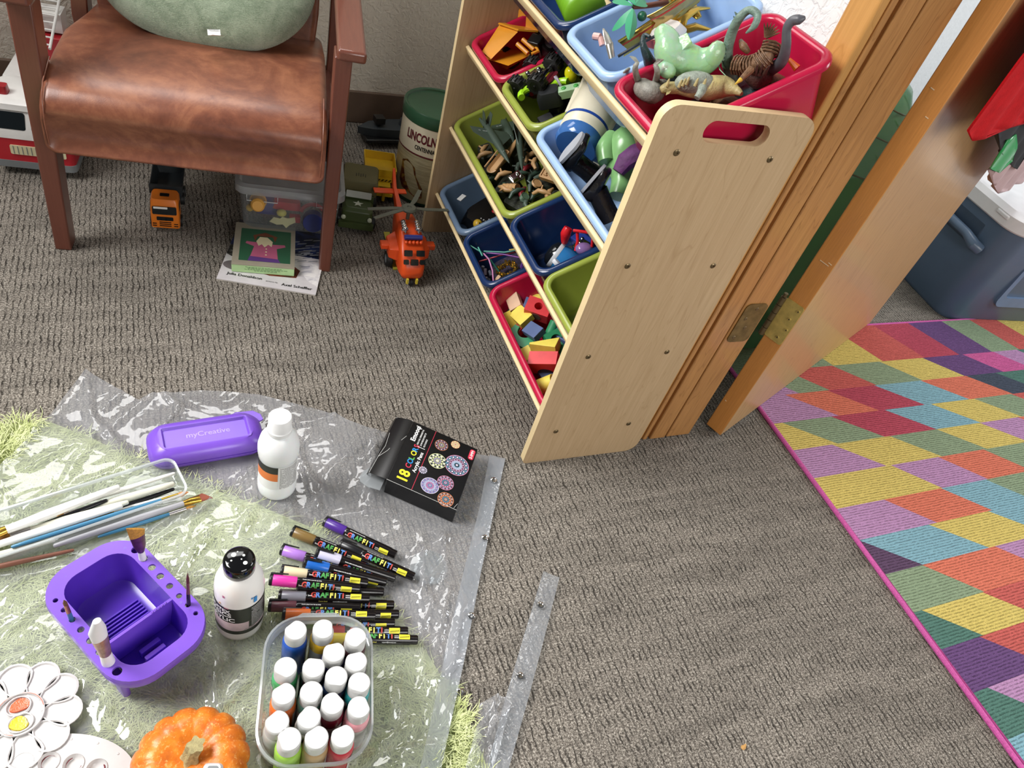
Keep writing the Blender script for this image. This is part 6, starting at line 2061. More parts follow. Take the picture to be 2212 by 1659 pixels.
def leaf(p, q, w2, par, mat, th=.0012):
    M = along(p, q)
    w2 *= 1.4
    L = (Vector(q) - Vector(p)).length
    lp = []
    for k in range(7):
        s_ = k / 6
        ww = max(.0006, w2 * sin(pi * min(.96, s_ * .92 + .04)) ** .8)
        z = -.12 * L * (s_ ** 2)
        lp.append([(s_ * L, -ww, z - .25 * ww), (s_ * L, 0, z + .2 * ww), (s_ * L, ww, z - .25 * ww), (s_ * L, 0, z - th)])
    return MB().loft(lp, 0, M).build('leaf', mat, par, smooth=30)


for p, q, w2 in (((0.0780, 0.2886, 0.8090), (0.0550, 0.2977, 0.7718), .012), ((0.0779, 0.2849, 0.8089), (0.0567, 0.2341, 0.7847), .007), ((0.0811, 0.2962, 0.8108), (0.0746, 0.3440, 0.8067), .012), ((0.0850, 0.2952, 0.8131), (0.1165, 0.3265, 0.8203), .011), ((0.0861, 0.2978, 0.8138), (0.1006, 0.3450, 0.8223), .010)):
    leaf(p, q, w2, t, PG)
MB().ball((0, 0, 0), .008, 12, 0, T(*(0.1011, 0.2889, 0.7995))).build('coconut', pm('dark_green_coconut', 0x1C5A40, .35), t)


def hullpiece(a, b2, c, w2, mat1, label, group):
    """curved ship-side moulding through three points"""
    a, b2, c = Vector(a), Vector(b2), Vector(c)
    t = thing('toy_ship_hull', label, 'toy ship part', ID, group)
    L0, L1, L2 = [], [], []
    for k in range(13):
        s_ = k / 12
        p = (1 - s_) ** 2 * a + 2 * s_ * (1 - s_) * b2 + s_ * s_ * c
        L0.append(p + WW * w2 * .5)
        L1.append(p + UU * .012 - WW * .002 - VV * .003)
        L2.append(p - WW * w2 * .5 + UU * .004)
    MB().loft([L0, L1, L2], 0, None, False, False, False).build('hull_side', mat1, t, smooth=60)
    MB().tube(L0, .002, 8).build('gold_trim', GOLD, t)
    MB().tube([p * .5 + q * .5 for p, q in zip(L0, L1)], .0014, 6).build('red_stripe', pm('red_stripe', 0xB84038, .3), t)
    return t


hullpiece((0.0718, 0.2751, 0.7469), (0.1257, 0.2715, 0.7910), (0.2061, 0.3124, 0.8392), .030, GOLD, 'gold plastic ship hull side with a red stripe, nearest the red bin', gT2)
hullpiece((0.1094, 0.2767, 0.7929), (0.1331, 0.2590, 0.8189), (0.1988, 0.2932, 0.8582), .024, pm('pale_gold', 0xB59E66, .2, .2, 30, metal=.8), 'pale gold curved ship part behind the nearest hull side', gT2)
hullpiece((0.1512, 0.3477, 0.8061), (0.1664, 0.3143, 0.8153), (0.2023, 0.3445, 0.8368), .018, GOLD, 'gold curved ship part at the very top of the picture', gT2)
small('toy_sail', 'white toy sail cushion with a red edge under the palm leaf', 'toy', BF(0, .14, .262, -.015, 25), MB().loft([lift(rrect(.055, .045, .012, 5), -.012), lift(rrect(.062, .050, .014, 5), 0), lift(rrect(.045, .034, .010, 5), .014)]).box((-.030, 0, .002), (.004, .036, .014), 1), [pm('glossy_white', 0xECE6E2, .15), pm('pink_red_edge', 0xC8605A, .4)], gT2)
small('toy_surfboard', 'upright silver oval blade at the left in the light blue bin', 'toy', ID, MB().tube([(0.0368, 0.2865, 0.7726), (0.0339, 0.2717, 0.7709), (0.0369, 0.2555, 0.7611), (0.0455, 0.2477, 0.7430)], [.002, .005, .0075, .006], 12, flat=.35), pm('silver_plastic', 0xC8C4BC, .2, metal=.7), gT2)
small('pink_figure_piece', 'pale pink toy limb at the left in the light blue bin', 'toy', ID, MB().tube([(0.0488, 0.3290, 0.7446), (0.0550, 0.3181, 0.7483)], [.006, .006], 10).tube([(0.0550, 0.3181, 0.7483), (0.0586, 0.3085, 0.7389)], [.005, .006], 10), pm('pale_pink_toy', 0xD8A8A0, .35), gT2)
small('silver_disc', 'translucent silver disc beside the frosted creature in the light blue bin', 'toy', BF(0, .115, .222, .01, 0, 30), MB().lathe([(.0005, 0), (.012, 0), (.0125, .001), (.011, .002), (.0005, .002)], 24), pm('misty_silver', 0xA8B0AC, .25), gT2)
small('red_white_piece', 'red and white toy piece at the near corner of the light blue bin', 'toy', BF(0, .055, .215, -.02, 20), MB().box((0, 0, 0), (.024, .014, .012), 0).box((.0, 0, .007), (.018, .009, .003), 1), [WHITE, pm('coral_red', 0xD06A50, .4)], gT2)
small('grey_strut', 'long dark grey strut along the near edge of the light blue bin', 'toy', ID, MB().tube([(0.0634, 0.2597, 0.7420), (0.0885, 0.2515, 0.7687), (0.1388, 0.2522, 0.7990)], .0025), pm('dark_strut', 0x3A3C40, .35), gT2)
for k in range(3):
    small('gold_fragment', 'gold plastic fragment low in the light blue bin', 'toy', BF(0, .17 + k * .03, .27 + k * .035, -.035, 30 * k), MB().tube([(-.04, -.01, 0), (-.01, .008, .008), (.03, .004, .004), (.05, -.012, -.004)], [.006, .014, .012, .004], 10, flat=.4), GOLD, gT2)
# lime ribbed toy in the top navy bin
t = thing('ribbed_toy', 'lime green ribbed toy in the navy bin at the top edge of the picture', 'toy', BF(0, .09, .525, -.040, 80))
lo = []
for k in range(15):
    lo.append([(p[0], p[1], p[2]) for p in [(-.05 + k * .008, (.036 + .005 * (k % 2)) * cos(a), (.030 + .005 * (k % 2)) * sin(a)) for a in [2 * pi * i / 20 for i in range(20)]]])
MB().loft(lo).build('ribbed_body', pm('lime_green_toy', 0x7FB828, .35), t, smooth=60)
MB().box((-.045, -.01, .031), (.012, .002, .002)).box((-.035, .008, .032), (.002, .012, .002)).build('black_mark', BLACK, t)

# orange dump truck in the red bin
AMB = pm('amber_toy', 0xE79A28, .35)
t = thing('toy_dump_truck', 'orange toy dump truck tipped nose down in the red bin', 'toy truck', BF(1, .118, .760, -.030, 35, 8, -8) @ Matrix.Scale(1.3, 4))
MB().loft([[(-.055, .0, -.006), (-.050, .010, -.022), (.0, .010, -.028), (.0, -.010, -.028)], [(-.058, .05, .0), (-.050, .055, -.012), (.0, .045, -.026), (.0, .03, -.026)]]).build('under_tray', AMB, t)
dk = MB()
dk.loft([[(-.060, .030, .004), (-.058, .034, .004), (.0, .010, .018), (-.002, .006, .018)], [(-.048, .056, .002), (-.046, .058, .002), (.004, .046, .020), (.0, .044, .020)]])
dk.loft([[(-.002, .006, .020), (.002, .006, .020), (.002, .046, .024), (-.002, .046, .024)], [(.028, -.012, -.004), (.032, -.012, -.004), (.034, .034, -.002), (.030, .034, -.002)]])
dk.loft([[(.030, .034, -.002), (.034, .032, -.002), (.050, .050, .034), (.047, .052, .034)], [(.030, -.012, -.004), (.034, -.012, -.004), (.060, .006, .028), (.057, .008, .028)]])
dk.build('dump_bed', AMB, t)
MB().tube([(-.020, -.020, -.005), (-.014, .004, .004)], .004, 8).tube([(-.008, -.025, -.006), (-.002, .0, .004)], .004, 8).tube([(-.020, -.028, -.004), (-.010, -.036, -.004), (-.004, -.028, -.004)], .003, 8).build('frame_arm', AMB, t)
for c_ in ((.050, -.008, -.012), (.020, -.030, -.018), (-.012, .03, -.035)):
    wheel('wheel', t, c_, .0195, .016, (.25, -.75, .6), hm=pm('wheel_grey', 0x8A8C8E, .4))
MB().box((.006, -.022, -.010), (.022, .024, .030)).build('chassis', BLACK, t, bev=.002)
small('toy_car', 'dark toy car low in the red bin by the dump truck', 'toy car', BF(1, .21, .72, -.06, 60), MB().box((0, 0, 0), (.06, .03, .02)).box((-.005, 0, .014), (.03, .026, .012)), DKRUBBER, None, bev=.003)
small('toy_car', 'dark toy car under the dump truck in the red bin', 'toy car', BF(1, .05, .71, -.085, -20), MB().box((0, 0, 0), (.06, .03, .02)).box((-.005, 0, .014), (.03, .026, .012)), DKRUBBER, None, bev=.003)

# lime bin of cars
gC = 'small toys in the upper lime green bin'
t = thing('monster_truck', 'upturned toy monster truck with chunky black tyres and a chrome underside', 'toy truck', BF(1, .082, .578, -.008, 38, -12, 0) @ Matrix.Scale(1.3, 4), gC)
for c_ in ((-.026, .021, 0), (-.026, -.021, 0), (.026, .021, 0), (.026, -.021, 0)):
    wheel('wheel', t, c_, .0150, .018, (1, 0, 0), hm=BLACK, tread=12)
MB().box((0, 0, -.004), (.030, .052, .010)).cyl((-.026, .021, 0), (.026, .021, 0), .004).cyl((-.026, -.021, 0), (.026, -.021, 0), .004).box((0, 0, .003), (.016, .030, .006)).ball((.004, -.008, .006), .0045, 10).ball((-.004, .010, .006), .0045, 10).build('chassis', CHROME, t, bev=.001)
MB().loft([lift(rrect(.034, .072, .008, 4), -.008), lift(rrect(.034, .070, .008, 4), -.022), lift(rrect(.026, .036, .006, 4), -.034)]).build('truck_body', pm('maroon_toy', 0x5E1C26, .3), t)
t = thing('toy_van', 'pale grey green toy van standing on its side in the lime green bin', 'toy van', BF(1, .165, .600, -.045, 115, 60, 0) @ Matrix.Scale(1.15, 4), gC)
VG = pm('sage_van', 0xA3AE96, .3)
MB().loft([lift(rrect(.075, .026, .006, 4), 0), lift(rrect(.075, .028, .006, 4), .012), lift(rrect(.062, .026, .008, 4, -.004, 0), .028), lift(rrect(.054, .020, .006, 4, -.004, 0), .031)]).build('van_body', VG, t)
vw = MB()
for x_ in (-.016, .004):
    for sy in (-1, 1):
        vw.box((x_, sy * .0140, .018), (.014, .001, .010))
vw.build('window', WIN, t)
for x_ in (-.022, .022):
    for sy in (-1, 1):
        wheel('wheel', t, (x_, sy * .013, .0), .0075, .006, (0, 1, 0), hm=CHROME)
small('toy_ball', 'shiny yellow ball beside the toy van', 'toy', BF(1, .145, .535, -.015), MB().ball((0, 0, 0), (.013, .015, .017), 18), pm('shiny_yellow', 0xE0D818, .12), gC)
t = thing('toy_blaster_car', 'lime green and black toy car near the front of the lime green bin', 'toy car', BF(1, .085, .513, -.024, -22, 0, 0) @ Matrix.Scale(1.15, 4), gC)
NG = pm('neon_green', 0xA8E028, .3)
MB().loft([lift(rrect(.044, .034, .008, 4, .0, 0), -.016), lift(rrect(.046, .036, .010, 4, 0, 0), .0), lift(rrect(.034, .028, .008, 4, 0, 0), .012)]).build('black_body', pm('matt_black', 0x1A1C1E, .5), t)
for a, x_ in ((0, -.034), (1, .022)):
    MB().tube([(x_ + .018 * cos(q), .012 + .016 * sin(q), .004) for q in [pi * .25 + i * pi / 9 for i in range(9)]], .0065, 10).build('fender', NG, t)
MB().box((.038, -.004, .002), (.040, .018, .016), 0).ball((.028, -.004, .010), (.005, .005, .003), 10, 1).ball((.050, -.004, .010), (.005, .005, .003), 10, 1).build('clear_block', [pm('pale_clear_green', 0xA9C8A0, .15), pm('leaf_green2', 0x4EA84E, .3)], t, bev=.002)
small('toy_figure', 'small red and blue jointed toy at the left side of the lime green bin', 'toy', ID, MB().cyl((0.0827, 0.5782, 0.5360), (0.0830, 0.5568, 0.5362), .006, .006, 10, 0).cyl((0.0726, 0.5615, 0.5300), (0.0824, 0.5659, 0.5358), .004, .004, 10, 1), [TR, pm('blue_toy3', 0x3A55A8, .35)], gC)
small('silver_toy_gun', 'small silver toy rod in the middle of the lime green bin', 'toy', ID, MB().tube([(0.1175, 0.5420, 0.5804), (0.1180, 0.5331, 0.5807), (0.1244, 0.5218, 0.5729)], [.005, .0035, .0025], 10), pm('lavender_silver', 0xC6C0CC, .2, metal=.5), gC)
small('maroon_toy_piece', 'maroon toy piece in the middle of the lime green bin', 'toy', ID, MB().cyl((0.1063, 0.5575, 0.5502), (0.1295, 0.5581, 0.5642), .008, .006, 12), pm('maroon_shiny', 0x6A1C30, .2), gC)
small('toy_car', 'small light blue toy car half buried beside the yellow ball', 'toy car', BF(1, .125, .545, -.035, -20), MB().box((0, 0, 0), (.036, .018, .010)).box((0, 0, .008), (.020, .016, .008)), pm('light_blue_car', 0x6FA0C8, .3), gC, bev=.002)
for k in range(5):
    small('toy_car', 'dark toy car at the bottom of the upper lime green bin', 'toy car', BF(1, .06 + .035 * k, .46 + .025 * (k % 3) + .03, -.075, 40 * k), MB().box((0, 0, 0), (.058, .032, .024)).box((0, 0, .018), (.030, .024, .012)), DKRUBBER, gC, bev=.002)

# wide light blue bin: plain stand-ins and boots
gS = 'toys in the wide light blue bin'
t = thing('toy_canister', 'large cream plastic toy canister with blue bands, lying in the wide light blue bin', 'toy canister', along((0.1857, 0.4460, 0.6158), (0.0889, 0.3352, 0.5406)) @ R(90, 'Y') @ Matrix.Scale(1.25, 4), gS)
CRM = pm('cream_toy_plastic', 0xE2DAC2, .3)
MB().lathe([(.0, 0), (.036, 0), (.038, .004), (.038, .112), (.036, .116)], 44).build('canister_body', CRM, t, smooth=40)
MB().lathe([(.036, .114), (.0365, .117), (.0365, .130), (.032, .136), (.0, .137)], 44).build('canister_lid', pm('clear_blue_lid', 0x3C6AA8, .12), t, smooth=40)
MB().lathe([(.0384, .094), (.0384, .099)], 44, 0, None, False, False).lathe([(.0384, .012), (.0384, .016)], 44, 0, None, False, False).build('blue_band', pm('royal_blue_print', 0x24489A, .35), t)
for k, (a_, b_, w2) in enumerate((((0.0981, 0.3997, 0.5576), (0.1648, 0.4898, 0.6264), .009), ((0.1682, 0.2956, 0.5535), (0.2513, 0.3922, 0.6147), .009))):
    M = along(a_, b_)
    L_ = (Vector(b_) - Vector(a_)).length
    small('toy_bar', ('left', 'right')[k] + ' long cream plastic bar beside the cream canister', 'toy', M, MB().loft([[(0, p[0], p[1]) for p in rrect(.034, .016, .005, 3)], [(L_ * .55, p[0], p[1]) for p in rrect(.034, .016, .005, 3)], [(L_ * .57, p[0], p[1]) for p in rrect(.022, .012, .004, 3)], [(L_, p[0], p[1]) for p in rrect(.026, .014, .004, 3)]]).box((L_ * .45, 0, .009), (.03, .010, .002), 1), [CRM, MATS['royal_blue_print']], gS)
GRN = pm('green_rubber_toy', 0x7FB070, .25, .12, 30)
t = thing('green_toy_dinosaur', 'plain green rubber toy lying by the side panel in the wide light blue bin', 'toy', ID, gS)
chain([(0.1998, 0.3199, 0.6074), (0.1683, 0.2798, 0.6003), (0.1460, 0.2591, 0.5870), (0.1365, 0.2412, 0.5638), (0.1305, 0.2122, 0.5428), (0.1169, 0.1888, 0.5231)], [.014, .026, .036, .030, .021, .017], GRN, 20, 'body', t)
chain([(0.1271, 0.2816, 0.5871), (0.1066, 0.2644, 0.5749), (0.1032, 0.2423, 0.5613)], [.019, .018, .015], GRN, 14, 'arm', t)
small('purple_cloth', 'crumpled purple cloth scrap wrapped by the green rubber toy', 'cloth', ID, MB().tube([(0.1075, 0.2033, 0.5641), (0.1176, 0.2087, 0.5817), (0.1326, 0.2082, 0.5966), (0.1502, 0.2074, 0.6072)], [.012, .018, .020, .020], 10, flat=.8), pm('purple_cloth', 0x5C2A60, .7, .3, 60, .8, 90), gS)


def boot(a, b2, c, label):
    """toy boot: shaft from a down to the ankle b2, toe at c"""
    t = thing('toy_boot', label, 'toy boot', ID, gS)
    a, b2, c = Vector(a), Vector(b2), Vector(c)
    BT_ = pm('black_boot', 0x1A181A, .22, .3, 60, .5, 120)
    chain([a, a * .5 + b2 * .5, b2], [.021, .018, .019], BT_, 18, 'shaft', t)
    d = (c - b2).normalized()
    ax_ = (a - b2).normalized()
    sdir = d.cross(ax_).normalized()
    up = sdir.cross(d).normalized()
    if up.dot(ax_) < 0:
        up = -up
    L = (c - b2).length
    M = basis(d, sdir, up, b2)
    if M.determinant() < 0:
        M = basis(d, -sdir, up, b2)
    f = []
    for x_, w2, h in ((-.022, .012, .018), (-.016, .0175, .026), (.0, .019, .028), (L * .4, .0195, .020), (L * .9, .0195, .016), (L * 1.12, .015, .012), (L * 1.17, .008, .008)):
        f.append([(x_, p[0], p[1] + h / 2 - .016) for p in rrect(w2 * 2, h, min(w2, h / 2) * .8, 4)])
    MB().loft(f, 0, M).build('foot', BT_, t, smooth=60)
    so = rrect(L * 1.18 + .022, .039, .0185, 8, L * .58 - .010, 0)
    so = [(p[0], p[1] * (1 + .12 * sin((p[0] / L) * pi * 1.2))) for p in so]
    MB().loft([[(p[0], p[1], -.0160) for p in so], [(p[0], p[1], -.0215) for p in so]], 0, M).build('sole', pm('grey_sole', 0xA9ACB2, .5), t)
    return t


boot((0.1083, 0.2596, 0.5176), (0.0598, 0.2811, 0.5409), (0.0648, 0.2582, 0.5848), 'black toy boot standing at the left in the wide light blue bin')
boot((0.0850, 0.1425, 0.5041), (0.0575, 0.1726, 0.5435), (0.0674, 0.1657, 0.5774), 'upturned black toy boot showing its pale grey sole, near the side panel')
small('cream_toy_piece', 'small cream block between the boots and the green toy', 'toy', BF(1, .07, .27, -.05, 20), MB().box((0, 0, 0), (.03, .02, .02)), CRM, gS, bev=.002)
for k in range(6):
    small('toy_block', 'dark toy block at the bottom of the wide light blue bin', 'toy', BF(1, .05 + .035 * k, .06 + .05 * k, -.090, 30 * k), MB().box((0, 0, 0), (.07, .05, .036)), BLU if k % 2 else DKRUBBER, gS, bev=.003)

# army bin
gA = 'army toys in the wide lime green bin'
JG = pm('jet_green', 0x47564C, .35, .1, 40)


def jet(nose, tail, wing, label, sc=1.0, rx=0):
    t = thing('toy_jet', label, 'toy plane', along(nose, tail) @ R(rx, 'X'), gA)
    L = (Vector(tail) - Vector(nose)).length
    f = []
    for s_, r_ in ((0, .0008), (.08, .0035), (.25, .0065), (.5, .0085), (.8, .0075), (1, .006)):
        f.append([(s_ * L, 1.3 * r_ * cos(a), r_ * sin(a)) for a in [2 * pi * i / 14 for i in range(14)]])
    MB().loft(f).build('fuselage', JG, t, smooth=60)
    for sy in (-1, 1):
        MB().loft([[(L * .38, sy * .005, -.001), (L * .38, sy * .005, .001), (L * .80, sy * .005, .001), (L * .80, sy * .005, -.001)], [(L * .66, sy * wing, -.0006), (L * .66, sy * wing, .0006), (L * .80, sy * wing, .0006), (L * .80, sy * wing, -.0006)]]).build('wing', JG, t, smooth=20)
        MB().loft([[(L * .84, sy * .004, .004), (L * .84, sy * .006, .004), (L * .99, sy * .006, .004), (L * .99, sy * .004, .004)], [(L * .94, sy * .010, .026), (L * .94, sy * .011, .026), (L * 1.02, sy * .011, .026), (L * 1.02, sy * .010, .026)]]).build('tail_fin', JG, t, smooth=20)
        MB().cyl((L * .86, sy * .006, -.001), (L * 1.06, sy * .006, -.001), .0042, .0036, 12).build('engine_nozzle', JG, t)
    mk = MB().lathe([(.0024, .0012), (.0016, .0012)], 12, 0, T(L * .72, wing * .6, 0), False, False)
    mk.box((L * .72, wing * .30, .0013), (.002, .012, .0003))
    mk.build('wing_marking', pm('pale_marking', 0xB8C0BC, .5), t)
    MB().lathe([(.0045, 0), (.003, .003), (.001, .0045)], 12, 0, T(L * .22, 0, .003)).build('canopy', JG, t)
    return t


jet((0.0876, 0.5850, 0.3579), (0.0852, 0.7698, 0.3627), .050, 'dark green toy jet with one wing hanging over the rim of the wide lime bin', rx=6)
jet((0.1069, 0.5509, 0.3603), (0.1624, 0.7461, 0.3812), .030, 'dark green toy jet pointing straight down the middle of the wide lime bin', rx=50)
jet((0.1442, 0.6986, 0.3471), (0.1539, 0.8163, 0.3524), .035, 'dark green toy jet lying under the other two jets', rx=-20)
TAN = pm('tan_army_plastic', 0xB68E60, .45, .08)
t = thing('toy_boat', 'tan toy raft with an oar across it, in the wide lime bin', 'toy boat', BF(2, .062, .640, -.040, -62, 10), gA)
MB().loft([lift(rrect(.022, .060, .010, 6), -.006), lift(rrect(.030, .072, .014, 6), .004), lift(rrect(.026, .066, .012, 6), .005), lift(rrect(.020, .058, .009, 6), -.002)]).build('raft_hull', TAN, t)
MB().tube([(-.016, -.03, .010), (-.016, .04, .010)], .002, 8).tube([(.016, -.025, .008), (.014, .03, .008)], .002, 8).build('oar', TAN, t)
t = thing('toy_boat', 'tan toy kayak behind the tan raft', 'toy boat', BF(2, .085, .668, -.055, -50, 0), gA)
MB().loft([[(p[0], y, p[1]) for p in circ(0, z, w2, 12, w2 * .6)] for y, z, w2 in ((-.06, .006, .001), (-.04, 0, .007), (0, -.002, .011), (.04, 0, .007), (.06, .006, .001))]).build('kayak_hull', TAN, t, smooth=60)


def drum(p, rz, ry, mat, label, r_=.0095, L=.030):
    t = thing('toy_barrel', label, 'toy barrel', T(*p) @ R(rz, 'Z') @ R(ry, 'Y'), gA)
    pr = [(.0, 0), (r_, 0)]
    for k in range(4):
        z = L * k / 4
        pr += [(r_ * .96, z + .001), (r_ * .96, z + L / 4 - .001), (r_ * 1.03, z + L / 4)]
    pr += [(r_ * .9, L), (r_ * .88, L - .001), (.0, L - .001)]
    MB().lathe(pr, 24).build('barrel_body', mat, t, smooth=30)


drum((0.0800, 0.5618, 0.3067), -60, 62, TAN, 'ribbed tan toy barrel at the near left corner of the wide lime bin', .0105, .040)
drum((0.1005, 0.4972, 0.3193), -70, 20, pm('army_green', 0x4C6450, .45), 'short green toy drum beside the tan barrel', .0095, .012)
drum((0.1399, 0.5291, 0.3393), -70, 20, TAN, 'round tan toy lid in the wide lime bin', .0115, .006)
t = thing('toy_crate', 'tan moulded toy crate near the right end of the wide lime bin', 'toy crate', BF(2, .150, .512, -.040, -60, 18), gA)
q = MB().box((0, 0, 0), (.052, .030, .012))
for x_ in (-.024, .024):
    q.box((x_, 0, .007), (.004, .030, .004))
for y_ in (-.013, .013):
    q.box((0, y_, .007), (.052, .004, .004))
for x_ in (-.012, .010):
    q.cyl((x_, -.006, .008), (x_, .006, .008), .0025, None, 8).cyl((x_ - .005, -.006, .008), (x_ + .005, -.006, .008), .002, None, 8).cyl((x_ - .005, .006, .008), (x_ + .005, .006, .008), .002, None, 8)
q.build('crate_body', TAN, t, bev=.0006)
t = thing('toy_dome', 'olive green toy dome with a grid of grooves in the wide lime bin', 'toy', BF(2, .175, .560, -.075, 0), gA)
dmm = MB().lathe([(.030, -.01), (.031, 0), (.029, .014), (.022, .025), (.010, .031), (.0005, .032)], 32)
dmm.build('dome_shell', pm('olive_dome', 0x55604A, .45), t, smooth=60)
gr = MB()
for k in range(5):
    a = pi * k / 5
    gr.tube([(.0312 * cos(q2) * cos(a), .0312 * cos(q2) * sin(a), .0325 * sin(q2)) for q2 in [.0 + i * pi / 14 for i in range(15)]], .0006, 4)
for r_, z in ((.0306, .010), (.0255, .0225)):
    gr.tube([(r_ * cos(q2 * .3), r_ * sin(q2 * .3), z) for q2 in range(21)], .0006, 4, 0, None, True)
gr.build('groove', pm('dark_groove', 0x22281C, .7), t)
t = thing('silver_toy_vehicle', 'shiny silver toy vehicle in the wide lime bin', 'toy vehicle', BF(2, .078, .560, -.040, 15, 20), gA)
MB().box((0, 0, 0), (.030, .024, .008)).box((-.006, 0, .007), (.014, .016, .008)).ball((.008, .004, .006), .004, 10).ball((.010, -.006, .005), .003, 10).build('vehicle_body', CHROME, t, bev=.001)
for k, (px_, py_, mat_, rz_) in enumerate(((.06, .52, 1, 20), (.07, .48, 0, 80), (.115, .60, 2, 40), (.135, .59, TAN, 75), (.09, .585, 1, 0), (.105, .54, 0, 50), (.045, .55, TAN, 130), (.16, .66, TAN, 100), (.03, .62, 1, 30), (.055, .60, TAN, 10), (.10, .61, 0, 70), (.12, .57, 1, 30), (.13, .53, 0, -40), (.075, .52, 2, 65), (.10, .50, 1, 20), (.11, .485, TAN, -30), (.125, .475, TAN, 60), (.05, .575, 1, 100), (.04, .70, TAN, 10), (.05, .73, TAN, 60), (.14, .64, TAN, 30), (.17, .62, TAN, 20), (.19, .50, 1, 0), (.2, .56, 0, 40), (.2, .68, 0, 10), (.15, .70, 1, 50), (.08, .69, 0, 80))):
    mt = mat_ if not isinstance(mat_, int) else (JG, pm('dark_army_green', 0x2F4438, .4), pm('dark_red_toy', 0x7A1E26, .35))[mat_]
    t = thing('toy_soldier_piece', ('tan', 'dark green', 'green', 'dark red')[3 if mat_ == 2 else (1 if mat_ == 1 else (2 if mat_ == 0 else 0))] + ' army toy piece scattered in the wide lime bin', 'toy', BF(2, px_, py_, -.050 - .008 * (k % 3), rz_, 20 * (k % 2)) @ Matrix.Scale(1.25, 4), gA)
    MB().tube([(-.016, 0, 0), (-.004, .004, .003), (.006, .0, .004), (.018, -.004, .0)], [.003, .0045, .005, .002], 8).tube([(0, 0, .004), (.004, .012, .006)], [.003, .0015], 6).build('figure_body', mt, t, smooth=60)
for k in range(14):
    small('toy_debris', 'dark army toy piece at the bottom of the wide lime bin', 'toy', BF(2, (.055, .13, .20)[k % 3], .445 + .025 * k, -.082, 37 * k), MB().loft([lift(rrect(.075, .045, .008, 3), -.022), lift(rrect(.060, .034, .008, 3), .012)]), pm('dark_olive_debris', 0x262A1E, .6, .5, 120, .8, 150), gA)

# navy bin: capsule toy, red frame, eyeball
t = thing('capsule_toy', 'blue and white egg shaped toy in the upper navy bin', 'toy', BF(2, .070, .300, -.062, -20, 0, -20))
MB().lathe([(.0005, -.040), (.014, -.036), (.024, -.020), (.027, .0), (.025, .012)], 32).build('blue_shell', pm('bright_blue', 0x2F78B4, .25), t, smooth=60)
t.matrix_world = along((0.1252, 0.3006, 0.2964), (0.0880, 0.3359, 0.3090)) @ R(90, 'Y') @ Matrix.Scale(1.15, 4)
MB().lathe([(.0255, .011), (.0262, .016), (.025, .019)], 32, 0, None, False, False).build('white_collar', pm('pearl_white', 0xC9CCD0, .25), t)
MB().lathe([(.025, .018), (.022, .026), (.012, .032), (.0005, .033)], 32).build('dark_nose', pm('black_glass', 0x15181C, .08), t, smooth=60)
MB().tube([(.0262 * cos(a), .0262 * sin(a), -.002 - .012 * cos(a * 2)) for a in [-.9 + i * .15 for i in range(10)]], .0012, 6).build('swoosh', pm('swoosh_blue', 0x5A9ACC, .3), t)
small('white_disc_toy', 'white round toy foot at the near corner of the upper navy bin', 'toy', ID @ T(*(0.0869, 0.2598, 0.3203)) @ R(30, 'Y'), MB().lathe([(.0, -.004), (.010, -.004), (.0115, 0), (.009, .004), (.0, .005)], 24), pm('white_foot', 0xD4D6DC, .3))
t = thing('toy_walker', 'bright red toy frame with rounded bars in the upper navy bin', 'toy', ID)
RF = pm('bright_red_toy', 0xD42028, .25)
chain([(0.1206, 0.3137, 0.3695), (0.1177, 0.3115, 0.3560), (0.1206, 0.3091, 0.3345)], [.009, .011, .006], RF, 16, 'post', t)
fr_ = MB()
for l_ in ([(0.1291, 0.3050, 0.3688), (0.1392, 0.2932, 0.3749), (0.1566, 0.2820, 0.3796), (0.1589, 0.2738, 0.3751), (0.1630, 0.2707, 0.3542)], [(0.1365, 0.3006, 0.3674), (0.1397, 0.2932, 0.3519), (0.1369, 0.2841, 0.3327)]):
    fr_.tube([Vector(p) for p in l_], .0034, 10)
fr_.build('bar', RF, t)
t = thing('eyeball_ball', 'white ball with a black pupil in the upper navy bin', 'toy ball', T(*(0.1642, 0.2691, 0.3842)))
MB().ball((0, 0, 0), .0105, 24).build('ball', WHITE, t, smooth=180)
MB().ball((0, 0, 0), .0042, 12, 0, T(*((CAMLOC - t.location).normalized() * .0080))).build('pupil', BLACK, t)
small('clear_purple_ball', 'clear purple toy bubble at the near side of the red frame', 'toy', T(*(0.1535, 0.2801, 0.3403)), MB().ball((0, 0, 0), (.020, .016, .013), 20), pm('purple_bubble', 0x8A6A9E, .1))
small('chrome_toy_engine', 'chrome toy piece behind the red frame', 'toy', BF(2, .125, .300, -.075, 20), MB().box((0, 0, 0), (.03, .025, .02)).ball((.0, 0, .012), .007, 12).ball((.012, .008, .010), .005, 12).ball((-.010, -.008, .010), .006, 12), CHROME, None, bev=.001)
for k in range(5):
    small('toy_block', 'dark toy at the bottom of the upper navy bin', 'toy', BF(2, .05 + .03 * k, .25 + .03 * (k % 4), -.100, 35 * k), MB().box((0, 0, 0), (.05, .03, .02)), BLU if k % 2 else DKRUBBER, 'toys under the red frame', bev=.003)
small('flat_toy_card', 'small pale card at the bottom of the nearly empty lime green bin', 'card', BF(2, .075, .085, -.110, 25), MB().box((0, 0, 0), (.05, .035, .003)), pm('sage_grey_card', 0x9AA48E, .5))
small('flat_toy_card', 'small tan card under the pale card in the nearly empty lime green bin', 'card', BF(2, .055, .075, -.113, 10), MB().box((0, 0, 0), (.05, .035, .002)), pm('tan_card', 0xA8966A, .5))

